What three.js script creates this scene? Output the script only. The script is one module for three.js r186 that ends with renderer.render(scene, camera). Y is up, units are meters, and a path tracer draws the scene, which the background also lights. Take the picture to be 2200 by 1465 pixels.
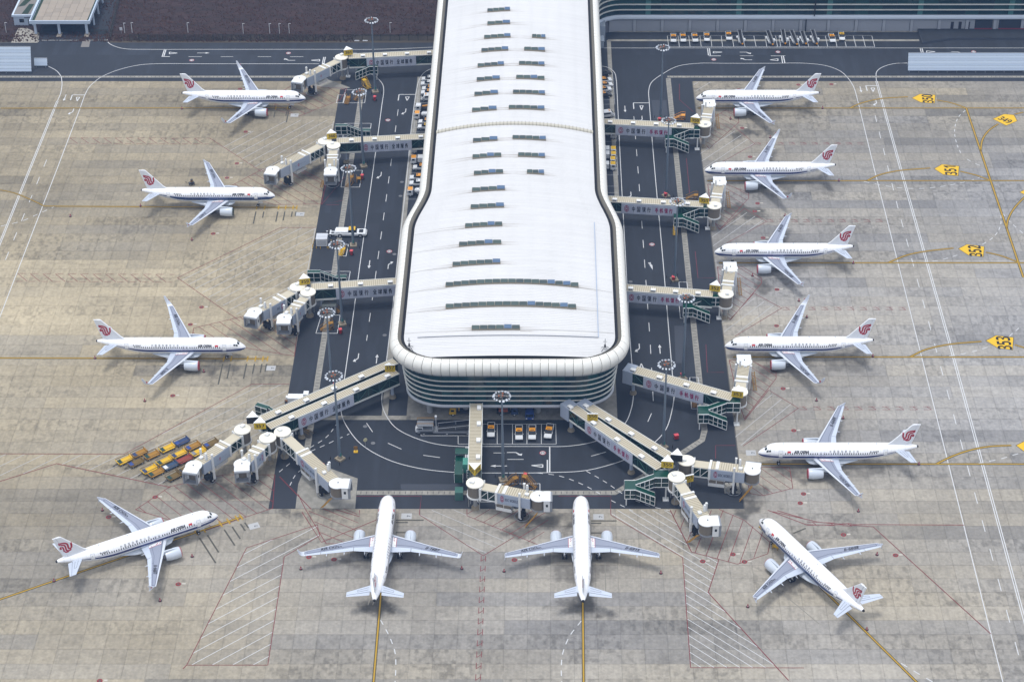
import * as THREE from 'three';
import { mergeGeometries, mergeVertices, toCreasedNormals } from 'three/addons/utils/BufferGeometryUtils.js';
import { FontLoader } from 'three/addons/loaders/FontLoader.js';
import { RoundedBoxGeometry } from 'three/addons/geometries/RoundedBoxGeometry.js';

// ---------------------------------------------------------------- camera, sky, sun, exposure
const scene = new THREE.Scene();
const camera = new THREE.PerspectiveCamera(18.8197, 2200 / 1465, 1, 3000);
camera.position.set(0, 306.0741, 398.9391);
camera.rotation.set(-THREE.MathUtils.degToRad(35.3000), 0, 0);
camera.setViewOffset(2 * 1173.0000, 1465, 0, 0, 2200, 1465);            // the frame is cut a little to the left of the lens axis
const renderer = new THREE.WebGLRenderer();
renderer.toneMapping = THREE.LinearToneMapping;
renderer.toneMappingExposure = 1.32;
renderer.shadowMap.enabled = true;
{ // an even overcast sky, a little brighter overhead than at the horizon
  const W = 64, H = 32, d = new Float32Array(W * H * 4);
  for (let j = 0; j < H; j++) for (let i = 0; i < W; i++) {
    const el = ((j + 0.5) / H - 0.5) * Math.PI, t = Math.max(0, Math.sin(el)), L = el < -0.02 ? 0.3 : 0.66 + 0.34 * t;
    d.set([L * 0.945, L * 0.985, L * 1.07, 1], (j * W + i) * 4);
  }
  const sky = new THREE.DataTexture(d, W, H, THREE.RGBAFormat, THREE.FloatType);
  sky.mapping = THREE.EquirectangularReflectionMapping; sky.magFilter = THREE.LinearFilter; sky.needsUpdate = true;
  scene.background = sky; scene.environment = sky;
}
const sun = new THREE.DirectionalLight(new THREE.Color().setRGB(1, 0.98, 0.95), 1.5);
sun.position.set(-60, 420, -45); sun.target.position.set(-5, 0, -50);
sun.castShadow = true; sun.shadow.radius = 28; sun.shadow.mapSize.set(4096, 4096);
Object.assign(sun.shadow.camera, { left: -260, right: 260, top: 260, bottom: -260, near: 10, far: 900 });
scene.add(sun, sun.target);
scene.fog = new THREE.FogExp2(0x86abe0, 0.00013);

// ---------------------------------------------------------------- helpers
let seed = 12345;
const rnd = () => { seed = (seed * 1664525 + 1013904223) >>> 0; return seed / 4294967296; };
const R = (a, b) => a + (b - a) * rnd();
const rad = THREE.MathUtils.degToRad, PI = Math.PI;
const lin = (v) => { v /= 255; return v <= 0.04045 ? v / 12.92 : ((v + 0.055) / 1.055) ** 2.4; };
const matCache = new Map();
function M(r, g, b, rough = 0.7, o = {}) {                             // r, g, b: the paint's colour on a 0..255 sRGB swatch
  const key = JSON.stringify([r, g, b, rough, o]);
  if (!matCache.has(key)) matCache.set(key, new THREE.MeshPhysicalMaterial({ color: new THREE.Color().setRGB(lin(r), lin(g), lin(b)), roughness: rough, ...o }));
  return matCache.get(key);
}
const taken = new Map();
function numbered(name) { const n = taken.get(name) || 0; taken.set(name, n + 1); return n ? `${name}_${String(n).padStart(3, '0')}` : name; }
function shadowed(o) { o.traverse((c) => { if (c.isMesh) { c.castShadow = true; c.receiveShadow = true; } }); return o; }
function thing(name, label, category, pos = [0, 0], turn = 0, group, y = 0) {
  const o = new THREE.Group(); o.name = numbered(name); o.position.set(pos[0], y, pos[1]); o.rotation.y = turn;
  o.userData = { label, category }; if (group) o.userData.group = group;
  scene.add(o); return o;
}
function structure(name) { const o = new THREE.Group(); o.name = name; o.userData = { kind: 'structure' }; scene.add(o); return o; }
function part(name, geo, mat, parent, label) {
  const g = Array.isArray(geo) ? merge(geo) : geo, m = new THREE.Mesh(g, mat);
  m.name = name; m.castShadow = m.receiveShadow = true; if (label) m.userData.label = label;
  parent.add(m); return m;
}
function stuff(name, geo, mat, parent) { const m = part(name, geo, mat, parent); m.userData.kind = 'stuff'; return m; }
function merge(list) {
  return mergeGeometries(list.map((g) => {
    let h = g.index ? g.toNonIndexed() : g;
    for (const k of Object.keys(h.attributes)) if (!['position', 'normal', 'uv'].includes(k)) h.deleteAttribute(k);
    return h;
  }));
}
const box = (w, h, d, x = 0, y = 0, z = 0, ry = 0) => { const g = new THREE.BoxGeometry(w, h, d); if (ry) g.rotateY(ry); return g.translate(x, y, z); };
const rbox = (w, h, d, x = 0, y = 0, z = 0, r = 0.08) => new RoundedBoxGeometry(w, h, d, 1, r).translate(x, y, z);
const cyl = (r0, r1, h, x = 0, y = 0, z = 0, n = 16) => new THREE.CylinderGeometry(r1, r0, h, n).translate(x, y + h / 2, z);   // r0 below, r1 above, standing on y
const V = (x, y, z) => new THREE.Vector3(x, y, z);
function bar(a, b, w, h = w, round = false) {                          // a beam from a to b
  const A = V(...a), B = V(...b), L = A.distanceTo(B), g = round ? new THREE.CylinderGeometry(w / 2, w / 2, L, 8).rotateX(PI / 2) : new THREE.BoxGeometry(w, h, L);
  const m = new THREE.Matrix4().lookAt(A, B, Math.abs(B.x - A.x) + Math.abs(B.z - A.z) < 1e-4 ? V(1, 0, 0) : V(0, 1, 0));
  return g.applyMatrix4(m.setPosition(A.add(B).multiplyScalar(0.5)));
}
function grid(P, nu, nv, uv) {                                         // a sheet P(i, j), uv(i, j) optional
  const pos = [], t = [], idx = [];
  for (let i = 0; i <= nu; i++) for (let j = 0; j <= nv; j++) { pos.push(...P(i, j)); t.push(...(uv ? uv(i, j) : [i / nu, j / nv])); }
  for (let i = 0; i < nu; i++) for (let j = 0; j < nv; j++) { const a = i * (nv + 1) + j, b = a + nv + 1; idx.push(a, b, a + 1, b, b + 1, a + 1); }
  const g = new THREE.BufferGeometry();
  g.setAttribute('position', new THREE.Float32BufferAttribute(pos, 3)); g.setAttribute('uv', new THREE.Float32BufferAttribute(t, 2));
  g.setIndex(idx); g.computeVertexNormals(); return g;
}
function loft(rings, caps = true, ang = 0.7) {                         // rings of equal length, each closed; rings run so that faces look outwards
  const n = rings[0].length, pos = [], idx = [], t = [];
  rings.forEach((r, i) => r.forEach((p, j) => { pos.push(...p); t.push(i / (rings.length - 1), j / n); }));
  for (let i = 0; i < rings.length - 1; i++) for (let j = 0; j < n; j++) { const a = i * n + j, b = i * n + (j + 1) % n, c = a + n, d = b + n; idx.push(a, c, b, b, c, d); }
  if (caps) for (const [r, f] of [[0, 1], [rings.length - 1, 0]]) for (let j = 1; j < n - 1; j++) f ? idx.push(r * n, r * n + j, r * n + j + 1) : idx.push(r * n, r * n + j + 1, r * n + j);
  const g = new THREE.BufferGeometry();
  g.setAttribute('position', new THREE.Float32BufferAttribute(pos, 3)); g.setAttribute('uv', new THREE.Float32BufferAttribute(t, 2));
  g.setIndex(idx); g.computeVertexNormals();
  return ang ? toCreasedNormals(g, ang) : g;
}
function prism(points, h, y0 = 0) {                                    // a flat polygon [x, z] raised by h
  const s = new THREE.Shape(points.map(([x, z]) => new THREE.Vector2(x, -z)));
  return new THREE.ExtrudeGeometry(s, { depth: h, bevelEnabled: false }).rotateX(-PI / 2).translate(0, y0, 0);
}
function side(points, w, bevel = 0.05) {                               // a side outline [x, y] extruded to the width w about z = 0
  const s = new THREE.Shape(points.map(([x, y]) => new THREE.Vector2(x, y)));
  return new THREE.ExtrudeGeometry(s, { depth: w - 2 * bevel, bevelEnabled: bevel > 0, bevelThickness: bevel, bevelSize: bevel, bevelOffset: -bevel, bevelSegments: 1 }).translate(0, 0, -w / 2 + bevel);
}
function flat(points, y) {
  const s = new THREE.Shape(points.map(([x, z]) => new THREE.Vector2(x, -z)));
  const g = new THREE.ShapeGeometry(s).rotateX(-PI / 2).translate(0, y, 0);
  return worldUV(g);
}
function worldUV(g, k = 1) { const p = g.attributes.position, uv = g.attributes.uv; for (let i = 0; i < p.count; i++) uv.setXY(i, p.getX(i) * k, -p.getZ(i) * k); return g; }
function smooth(path, step = 1.2) {                                    // a rounded run through the given points
  const c = new THREE.CatmullRomCurve3(path.map(([x, z]) => V(x, 0, z)), false, 'centripetal');
  return c.getSpacedPoints(Math.max(2, Math.round(c.getLength() / step))).map((p) => [p.x, p.z]);
}
function along(path) {
  const L = [0]; for (let i = 1; i < path.length; i++) L.push(L[i - 1] + Math.hypot(path[i][0] - path[i - 1][0], path[i][1] - path[i - 1][1]));
  const at = (s) => { let i = 1; while (i < path.length - 1 && L[i] < s) i++; const t = (s - L[i - 1]) / (L[i] - L[i - 1] || 1); return [path[i - 1][0] + (path[i][0] - path[i - 1][0]) * t, path[i - 1][1] + (path[i][1] - path[i - 1][1]) * t]; };
  return { length: L[L.length - 1], at };
}
function ribbon(path, w, y, off = 0) {
  const n = path.length;
  const nrm = path.map((p, i) => { const a = path[Math.max(0, i - 1)], b = path[Math.min(n - 1, i + 1)], dx = b[0] - a[0], dz = b[1] - a[1], l = Math.hypot(dx, dz) || 1; return [dz / l, -dx / l]; });
  const g = grid((i, j) => [path[i][0] + nrm[i][0] * (off + (j - 0.5) * w), y, path[i][1] + nrm[i][1] * (off + (j - 0.5) * w)], n - 1, 1);
  const nn = g.attributes.normal; for (let i = 0; i < nn.count; i++) nn.setXYZ(i, 0, 1, 0);
  return g;
}
function dashes(path, on, gap, w, y, start = 0) {
  const a = along(path), out = [];
  for (let s = start; s + on * 0.5 < a.length; s += on + gap) {
    const n = Math.max(1, Math.ceil(on / 1.5)), p = []; for (let k = 0; k <= n; k++) p.push(a.at(Math.min(a.length, s + on * k / n)));
    out.push(ribbon(p, w, y));
  }
  return out;
}
function hatch(poly, dir, gap, w, y, shift = 0) {                      // parallel strokes clipped to a polygon
  const l = Math.hypot(...dir), d = [dir[0] / l, dir[1] / l], n = [-d[1], d[0]], out = [];
  const q = poly.map((p) => p[0] * n[0] + p[1] * n[1]), lo = Math.min(...q), hi = Math.max(...q);
  for (let c = lo + gap * 0.5 + shift; c < hi; c += gap) {
    const ts = [];
    poly.forEach((p, i) => { const r = poly[(i + 1) % poly.length], a = p[0] * n[0] + p[1] * n[1] - c, b = r[0] * n[0] + r[1] * n[1] - c; if (a * b < 0) { const k = a / (a - b); ts.push((p[0] + (r[0] - p[0]) * k) * d[0] + (p[1] + (r[1] - p[1]) * k) * d[1]); } });
    ts.sort((a, b) => a - b);
    for (let i = 0; i + 1 < ts.length; i += 2) if (ts[i + 1] - ts[i] > 0.4) out.push(ribbon([[n[0] * c + d[0] * ts[i], n[1] * c + d[1] * ts[i]], [n[0] * c + d[0] * ts[i + 1], n[1] * c + d[1] * ts[i + 1]]], w, y));
  }
  return out;
}
const noiseN = 256, noiseT = Float32Array.from({ length: noiseN * noiseN }, () => rnd());
function vnoise(x, y) {
  const xi = Math.floor(x), yi = Math.floor(y), fx = x - xi, fy = y - yi, u = fx * fx * (3 - 2 * fx), v = fy * fy * (3 - 2 * fy), m = noiseN - 1;
  const a = noiseT[(yi & m) * noiseN + (xi & m)], b = noiseT[(yi & m) * noiseN + ((xi + 1) & m)], c = noiseT[((yi + 1) & m) * noiseN + (xi & m)], d = noiseT[((yi + 1) & m) * noiseN + ((xi + 1) & m)];
  return a + (b - a) * u + (c - a) * v + (a - b - c + d) * u * v;
}
const fbm = (x, y, o = 4) => { let s = 0, a = 0.5, t = 0; for (let i = 0; i < o; i++) { s += a * vnoise(x, y); t += a; a *= 0.5; x = x * 2.03 + 17.3; y = y * 2.03 + 5.1; } return s / t; };
const sstep = (a, b, x) => { const t = Math.min(1, Math.max(0, (x - a) / (b - a))); return t * t * (3 - 2 * t); };
function pixels(W, H, f, opt = {}) {                                   // a colour map from f(x, y) -> [r, g, b] in 0..255
  const d = new Uint8Array(W * H * 4);
  for (let y = 0; y < H; y++) for (let x = 0; x < W; x++) { const c = f(x, y), k = (y * W + x) * 4; d[k] = c[0]; d[k + 1] = c[1]; d[k + 2] = c[2]; d[k + 3] = 255; }
  const t = new THREE.DataTexture(d, W, H, THREE.RGBAFormat); t.colorSpace = THREE.SRGBColorSpace; t.magFilter = THREE.LinearFilter; t.minFilter = THREE.LinearMipmapLinearFilter; t.generateMipmaps = true;
  if (opt.repeat) t.wrapS = t.wrapT = THREE.RepeatWrapping;
  t.needsUpdate = true; return t;
}
function drawn(W, H, f) {
  const c = document.createElement('canvas'); c.width = W; c.height = H; f(c.getContext('2d'), W, H);
  const t = new THREE.CanvasTexture(c); t.colorSpace = THREE.SRGBColorSpace; t.magFilter = THREE.LinearFilter; return t;
}
const fontBold = await new FontLoader().loadAsync('fonts/droid/droid_sans_bold.typeface.json');
function lettering(text, h, slant = 0) {                               // flat letters in the xy plane, centred
  const g = new THREE.ShapeGeometry(fontBold.generateShapes(text, h), 3); g.computeBoundingBox();
  const b = g.boundingBox; g.translate(-(b.min.x + b.max.x) / 2, -(b.min.y + b.max.y) / 2, 0);
  if (slant) g.applyMatrix4(new THREE.Matrix4().makeShear(0, 0, slant, 0, 0, 0));
  return g;
}
// brush strokes of the characters that stand on the boards and fuselages, in a 100 x 100 square
const HAN = {
  zhong: [[15, 30, 85, 30, 85, 62, 15, 62, 15, 30], [50, 4, 50, 98]],
  guo: [[12, 8, 88, 8, 88, 95, 12, 95, 12, 8], [28, 28, 72, 28], [30, 50, 70, 50], [26, 76, 74, 76], [50, 28, 50, 76], [60, 60, 67, 68]],
  yin: [[28, 4, 10, 30], [22, 22, 44, 22], [12, 45, 42, 45], [27, 45, 27, 90, 44, 78], [54, 92, 54, 10, 86, 10, 86, 48, 54, 48], [54, 29, 86, 29], [54, 92, 70, 80], [86, 56, 66, 68], [62, 52, 92, 92]],
  hang: [[32, 5, 12, 28], [36, 30, 8, 58], [24, 48, 24, 96], [48, 18, 90, 18], [44, 45, 96, 45], [74, 45, 74, 94, 62, 88]],
  quan: [[50, 5, 10, 42], [50, 5, 90, 42], [28, 45, 72, 45], [28, 66, 72, 66], [14, 92, 86, 92], [50, 45, 50, 92]],
  qiu: [[8, 18, 38, 18], [10, 48, 36, 48], [6, 80, 40, 74], [23, 18, 23, 78], [46, 28, 94, 28], [70, 6, 70, 94, 60, 88], [82, 8, 90, 18], [52, 42, 60, 56], [46, 80, 64, 62], [88, 40, 76, 54], [74, 52, 94, 82]],
  fu: [[14, 12, 14, 70, 8, 92], [14, 12, 40, 12, 40, 94], [16, 36, 40, 36], [15, 60, 40, 60], [56, 96, 56, 12, 88, 12, 88, 34, 80, 34], [58, 48, 88, 48, 58, 94], [64, 58, 94, 94]],
  wu: [[42, 4, 16, 36], [34, 16, 76, 16, 14, 52], [34, 22, 88, 50], [20, 62, 80, 62, 74, 94, 62, 88], [50, 52, 20, 96]],
  shou: [[74, 6, 22, 16], [18, 36, 82, 36], [8, 60, 92, 60], [50, 14, 50, 94, 36, 86]],
  ji: [[6, 30, 46, 30], [26, 5, 26, 96], [26, 36, 6, 66], [28, 42, 46, 60], [46, 92, 58, 56, 58, 14, 82, 14, 82, 84, 96, 84, 96, 70]],
  jie: [[12, 96, 12, 8, 36, 8, 24, 36, 38, 58, 16, 64], [50, 18, 88, 18], [44, 42, 94, 42], [70, 42, 70, 92], [58, 58, 46, 82], [82, 58, 94, 82]],
  kongh: [[22, 4, 16, 16], [12, 18, 12, 70, 6, 94], [12, 18, 40, 18, 40, 94], [4, 52, 48, 52], [24, 28, 28, 38], [24, 64, 28, 76], [68, 4, 74, 16], [50, 24, 94, 24], [46, 94, 58, 70, 60, 42, 82, 42, 82, 86, 94, 86]],
  kong: [[50, 2, 50, 12], [10, 32, 12, 18, 88, 18, 84, 32], [38, 30, 14, 54], [60, 30, 86, 50], [22, 60, 78, 60], [50, 60, 50, 92], [10, 92, 90, 92]],
  gong: [[38, 8, 10, 46], [60, 8, 90, 44], [50, 48, 22, 86, 78, 82], [66, 66, 84, 96]],
  si: [[14, 16, 84, 16, 84, 92, 70, 86], [16, 38, 66, 38], [22, 56, 62, 56, 62, 84, 22, 84, 22, 56]],
};
function han(ctx, keys, x, y, size, gap, colour, weight) {
  ctx.strokeStyle = colour; ctx.lineWidth = weight; ctx.lineCap = 'round'; ctx.lineJoin = 'round';
  for (const k of keys) { for (const s of HAN[k]) { ctx.beginPath(); for (let i = 0; i < s.length; i += 2) ctx[i ? 'lineTo' : 'moveTo'](x + s[i] * size / 100, y + s[i + 1] * size / 100); ctx.stroke(); } x += size + gap; }
  return x;
}
function coinLogo(ctx, x, y, r) {                                      // ring, upright bar and small square: the emblem on the boards
  ctx.strokeStyle = '#8e1238'; ctx.lineWidth = r * 0.2; ctx.beginPath(); ctx.arc(x, y, r * 0.9, 0, 7); ctx.stroke();
  ctx.fillStyle = '#8e1238'; ctx.fillRect(x - r * 0.1, y - r * 0.85, r * 0.2, r * 1.7); ctx.lineWidth = r * 0.22; ctx.fillStyle = '#b9bcc9';
  ctx.strokeRect(x - r * 0.36, y - r * 0.36, r * 0.72, r * 0.72); ctx.fillRect(x - r * 0.24, y - r * 0.24, r * 0.48, r * 0.48);
}

// ---------------------------------------------------------------- ground, road, apron
const XL = -64.15, XR = 45.75, ZT = -174.2, ZB = 33.7;                  // the asphalt round the pier: west edge, east edge, north edge of the apron, south edge
const SX = 5, SZ = 4.46, X0 = 1, Z0 = 57.7;                             // concrete slabs
const black = M(30, 33, 40, 0.9), soilM = new THREE.MeshStandardMaterial({ roughness: 1, map: pixels(512, 512, (x, y) => { const n = fbm(x / 26, y / 26, 5), m = fbm(x / 7 + 50, y / 11, 3); const k = 0.55 + 0.75 * n; return [56 * k + 14 * m, 48 * k + 12 * m, 42 * k + 8 * m]; }, { repeat: true }) });
soilM.map.repeat.set(1 / 70, 1 / 70);
const land = structure('ground');
part('soil', worldUV(new THREE.PlaneGeometry(4000, 4000, 1, 1).rotateX(-PI / 2).translate(0, -0.25, 0)), soilM, land);

// asphalt
const tarM = new THREE.MeshStandardMaterial({ roughness: 0.85, map: pixels(1024, 1024, (x, y) => {
  const a = fbm(x / 160, y / 160, 4), b = fbm(x / 9 + 31, y / 40, 3), c = vnoise(x * 0.9, y * 0.9), s = sstep(0.5, 0.75, fbm(x / 26 + 7, y / 240 + 3, 4));
  const k = 0.8 + 0.3 * a + 0.12 * b + 0.12 * (c - 0.5) + 0.16 * s; return [35 * k, 39.5 * k, 47 * k];
}, { repeat: true }) });
tarM.map.repeat.set(1 / 96, 1 / 96);
const road = structure('service_road');
part('asphalt', flat([[-320, -200.5], [320, -200.5], [320, ZT], [XR, ZT], [XR, ZB], [XL, ZB], [XL, ZT], [-320, ZT]], 0), tarM, road);
part('asphalt', flat([[12, -216], [320, -216], [320, -200.52], [12, -200.52]], 0.002), tarM, road);
part('asphalt', flat([[-166.96, -196.76], [-163.88, -202.32], [-143.03, -202.32], [-141.67, -199.7], [-139.02, -197.41], [-135.32, -195.95], [-133.76, -195.53], [-171.2, -195.53]], 0.004), tarM, road);
part('asphalt', flat([[-165.02, -202], [-142.98, -202], [-146.19, -253.43], [-168.98, -253.43]], -0.01), tarM, road);
// patches of newer asphalt
const tarNew = M(42, 46, 54, 0.9), tarOld = M(58, 62, 70, 0.9);
for (const p of [[[-64.01, 28.14], [-64.17, 19.52], [-57.1, 18.64], [-57.63, 33.36], [-63.97, 33.36]], [[-53.74, -64.31], [-46.83, -64.31], [-46.67, -90.3], [-53.18, -90.3]], [[17.66, -137.42], [21.83, -137.42], [21.3, -105.34], [17.17, -105.34]]]) part('asphalt_patch', flat(p, 0.006), tarNew, road);
for (const p of [[[32.59, -161.93], [37.19, -161.93], [37.13, -137.42], [32.68, -137.42]], [[33.42, -40.16], [35.96, -40.16], [35.3, -23.64], [32.93, -23.64]], [[-34.15, 24.72], [-19.97, 24.72], [-20.44, 26.78], [-33.82, 26.78]]]) part('asphalt_patch', flat(p, 0.006), tarOld, road);

// concrete slabs of the apron
const AX0 = -214, AX1 = 186, AZ0 = -176, AZ1 = 114;                     // extent of the colour map
const hash = (a, b) => { const s = Math.sin(a * 127.1 + b * 311.7) * 43758.5453; return s - Math.floor(s); };
function slabTone(i, j) {                                               // slabs were poured in runs along the rows, each run from its own batch
  const row = hash(j, 3), len = 5 + 9 * hash(j, 8), seg = Math.floor(i / len + 7 * hash(j, 5)), run = hash(seg, j), one = hash(i, j), wide = fbm(i * 0.1 + 40, j * 0.12 + 11, 3);
  const warm = Math.min(1, Math.max(-0.5, 0.3 - i * 0.022 + 1.7 * (fbm(i * 0.07 + 3, j * 0.11 + 70, 3) - 0.5) + 0.5 * (run - 0.5)));
  return [0.99 + 0.06 * (row - 0.5) + 0.09 * (run - 0.5) + 0.04 * (one - 0.5) + 0.2 * (wide - 0.5) - (run < 0.1 ? 0.06 : 0), warm];
}
const apronMap = pixels(2048, 2048, (() => {
  const W = 2048, sx = (AX1 - AX0) / W, sz = (AZ1 - AZ0) / W;
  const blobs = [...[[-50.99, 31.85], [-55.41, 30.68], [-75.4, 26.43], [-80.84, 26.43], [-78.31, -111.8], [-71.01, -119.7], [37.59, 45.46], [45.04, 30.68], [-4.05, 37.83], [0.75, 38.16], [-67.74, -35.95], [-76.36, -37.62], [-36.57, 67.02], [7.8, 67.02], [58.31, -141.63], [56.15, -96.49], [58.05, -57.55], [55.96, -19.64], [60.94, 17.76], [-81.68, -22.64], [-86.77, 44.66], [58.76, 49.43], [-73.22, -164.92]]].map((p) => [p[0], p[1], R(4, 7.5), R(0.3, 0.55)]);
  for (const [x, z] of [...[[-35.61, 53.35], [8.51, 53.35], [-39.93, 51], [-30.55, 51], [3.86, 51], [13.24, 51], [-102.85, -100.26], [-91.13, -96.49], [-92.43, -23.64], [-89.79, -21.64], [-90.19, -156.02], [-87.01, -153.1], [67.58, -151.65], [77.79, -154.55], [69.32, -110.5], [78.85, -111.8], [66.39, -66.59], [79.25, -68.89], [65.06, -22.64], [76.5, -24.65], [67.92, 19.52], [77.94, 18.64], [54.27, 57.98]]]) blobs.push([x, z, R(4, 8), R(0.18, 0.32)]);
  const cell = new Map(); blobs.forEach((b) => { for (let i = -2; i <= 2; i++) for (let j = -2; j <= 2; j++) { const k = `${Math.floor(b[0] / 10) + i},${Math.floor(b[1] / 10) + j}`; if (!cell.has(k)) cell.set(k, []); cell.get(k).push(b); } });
  return (px, py) => {
    const x = AX0 + (px + 0.5) * sx, z = AZ1 - (py + 0.5) * sz, i = Math.floor((x - X0) / SX), j = Math.floor((z - Z0) / SZ), [k0, warm] = slabTone(i, j);
    const fine = fbm(x * 1.9, z * 1.9, 3), broom = vnoise(x * 3.1 + i * 17, z * 0.35 + j * 9), mott = sstep(0.46, 0.7, fbm(x * 1.15 + i * 3.7, z * 0.75 + j * 1.9, 4)) * sstep(0.44, 0.72, fbm(i * 0.17 + 8, j * 0.7 + 2, 2));
    const big = fbm(x * 0.035 + 4, z * 0.05 + 8, 4), speck = vnoise(x * 5.3, z * 5.3);
    let k = k0 * (0.93 + 0.16 * (fine - 0.5) + 0.07 * (broom - 0.5)) + 0.22 * (big - 0.5) - 0.16 * mott * (0.3 + 1.0 * speck) + 0.05 * (speck - 0.5);
    const scuff = sstep(0.6, 0.75, fbm(x * 0.16 + 90, z * 0.5, 4)); k -= 0.05 * scuff;
    const ex = Math.abs((x - X0) / SX - Math.round((x - X0) / SX)) * SX, ez = Math.abs((z - Z0) / SZ - Math.round((z - Z0) / SZ)) * SZ, e = Math.min(ex, ez);
    if (e < 0.35) k -= 0.06 * vnoise(x * 1.1, z * 1.1) * (1 - e / 0.35);   // dirt washed along the joints
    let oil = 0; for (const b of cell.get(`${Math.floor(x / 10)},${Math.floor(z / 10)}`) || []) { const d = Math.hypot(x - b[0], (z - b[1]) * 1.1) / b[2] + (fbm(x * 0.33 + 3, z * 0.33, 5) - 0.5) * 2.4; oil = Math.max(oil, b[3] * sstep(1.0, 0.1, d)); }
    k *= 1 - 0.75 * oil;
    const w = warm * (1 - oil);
    return [Math.max(20, 154 * k * (1 + 0.045 * w)), Math.max(20, 149 * k * (1 + 0.004 * w)), Math.max(20, 140 * k * (1 - 0.10 * w))];
  };
})());
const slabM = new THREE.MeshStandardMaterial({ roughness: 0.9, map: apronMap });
const apron = structure('apron');
part('joint_filler', new THREE.PlaneGeometry(420, 330).rotateX(-PI / 2).translate(-14, -0.06, -36), M(84, 82, 78, 1), apron);
{
  const rects = [], gap = 0.03;
  const i0 = Math.floor((-205 - X0) / SX), i1 = Math.ceil((180 - X0) / SX), j0 = Math.floor((ZT - Z0) / SZ), j1 = Math.ceil((110 - Z0) / SZ);
  for (let i = i0; i < i1; i++) for (let j = j0; j < j1; j++) {
    let a = X0 + i * SX, b = a + SX, c = Math.max(ZT, Z0 + j * SZ), d = Z0 + (j + 1) * SZ;
    if (d - c < 0.3) continue;
    const halves = [];
    if (c >= ZB) halves.push([a, b, c, d]);
    else if (d <= ZB) { if (a < XL) halves.push([a, Math.min(b, XL), c, d]); if (b > XR) halves.push([Math.max(a, XR), b, c, d]); }
    else { halves.push([a, b, ZB, d]); if (a < XL) halves.push([a, Math.min(b, XL), c, ZB]); if (b > XR) halves.push([Math.max(a, XR), b, c, ZB]); }
    for (const q of halves) if (q[1] - q[0] > 0.3 && q[3] - q[2] > 0.2) rects.push(q);
  }
  const slab = ([a, b, c, d]) => {
    const g = box(b - a - gap, 0.2, d - c - gap, (a + b) / 2, -0.1, (c + d) / 2), p = g.attributes.position, uv = g.attributes.uv;
    for (let k = 0; k < p.count; k++) uv.setXY(k, (p.getX(k) - AX0) / (AX1 - AX0), (AZ1 - p.getZ(k)) / (AZ1 - AZ0));
    return g;
  };
  const inView = ([a, b, c, d]) => { const z = (c + d) / 2, x = (a + b) / 2; return z < 88 && x > -113 - (88 - z) * 0.27 && x < 99 + (88 - z) * 0.2; };
  const near = rects.filter(inView).sort((p, q) => q[2] - p[2]).slice(0, 300), set = new Set(near);
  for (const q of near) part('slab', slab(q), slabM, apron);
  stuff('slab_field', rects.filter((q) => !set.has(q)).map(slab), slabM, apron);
}
// concrete pads and duct covers lying in the asphalt
const padM = new THREE.MeshStandardMaterial({ roughness: 0.9, map: pixels(256, 256, (x, y) => { const k = 0.8 + 0.3 * fbm(x / 22, y / 22, 4) + 0.08 * vnoise(x, y); return [138 * k, 135 * k, 127 * k]; }, { repeat: true }) }); padM.map.repeat.set(1 / 12, 1 / 12);
part('concrete_pad', flat([[-58.16, 24.72], [-57.14, 18.29], [-52.17, 18.29], [-44.35, 22.65], [-44.12, 33.59], [-57.93, 33.59]], 0.008), padM, road);
part('concrete_pad', flat([[-34.2, -60], [17.5, -60], [17.5, 0], [-34.2, 0]], 0.008), padM, road);
part('concrete_pad', flat([[-55.06, -1.68], [-33.17, -1.68], [-33.08, 0], [-55.13, 0]], 0.008), padM, road);
part('concrete_pad', flat([[-78.79, -173.1], [-79.92, -174.14], [-68.81, -175.56], [-61.08, -170.05], [-63.88, -168.83]], 0.008), padM, road);
part('concrete_pad', flat([[41.72, 24.2], [45.32, 24.2], [45.35, 28.14], [41.66, 28.14]], 0.010), padM, road);
function ductCover(path, w, y = 0.010) {
  part('duct_cover', worldUV(ribbon(path, w, y)), padM, road);
  const a = along(path), s = []; for (let t = 0.6; t < a.length - 0.4; t += 1.3) { const p = a.at(t), q = a.at(t + 0.22); s.push(ribbon([p, q], w * 0.62, y + 0.006)); }
  stuff('duct_slots', s, M(96, 95, 92, 1), road);
}
ductCover([[-57.3, -168], [-57.3, 16]], 1.5); ductCover([[38.45, -176.17], [38.5, 4.26], [37.7, 7.92], [29.56, 16]], 1.5); ductCover([[26.69, 18.46], [16.17, 27.88], [-44.17, 27.88]], 1.6);
ductCover([[-320, -177.2], [-78, -177.2]], 1.2); ductCover([[38.2, -177.2], [320, -177.2]], 1.2);
part('kerb_strip', worldUV(ribbon([[-39.67, -177.1], [-39.63, -161.93], [-40.07, -105.34], [-39.63, -13.74], [-39.55, -1.68]], 1.5, 0.01)), padM, road);
part('kerb_strip', worldUV(ribbon([[20.39, -202.32], [20.22, -119.43], [20.3, -102.79]], 1.3, 0.01)), padM, road);
part('kerb_strip', worldUV(ribbon([[20.08, -202.16], [121.26, -202.16]], 1.3, 0.01)), padM, road);
part('kerb_strip', worldUV(ribbon([[19.33, -208.8], [121.63, -208.8]], 1.6, 0.012)), padM, road);

// ---- painted markings
const white = M(194, 196, 198, 0.8), white2 = M(168, 169, 170, 0.85), yellow = M(166, 132, 26, 0.8), red = M(112, 40, 44, 0.9), dark = M(64, 62, 52, 0.9), tarPaint = M(34, 37, 44, 0.95);
const Y1 = 0.016, Y2 = 0.026, Y3 = 0.036;
const line = (name, path, w, m, o = road, y = Y1, sm = false) => part(name, ribbon(sm ? smooth(path) : path, w, y), m, o);
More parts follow.
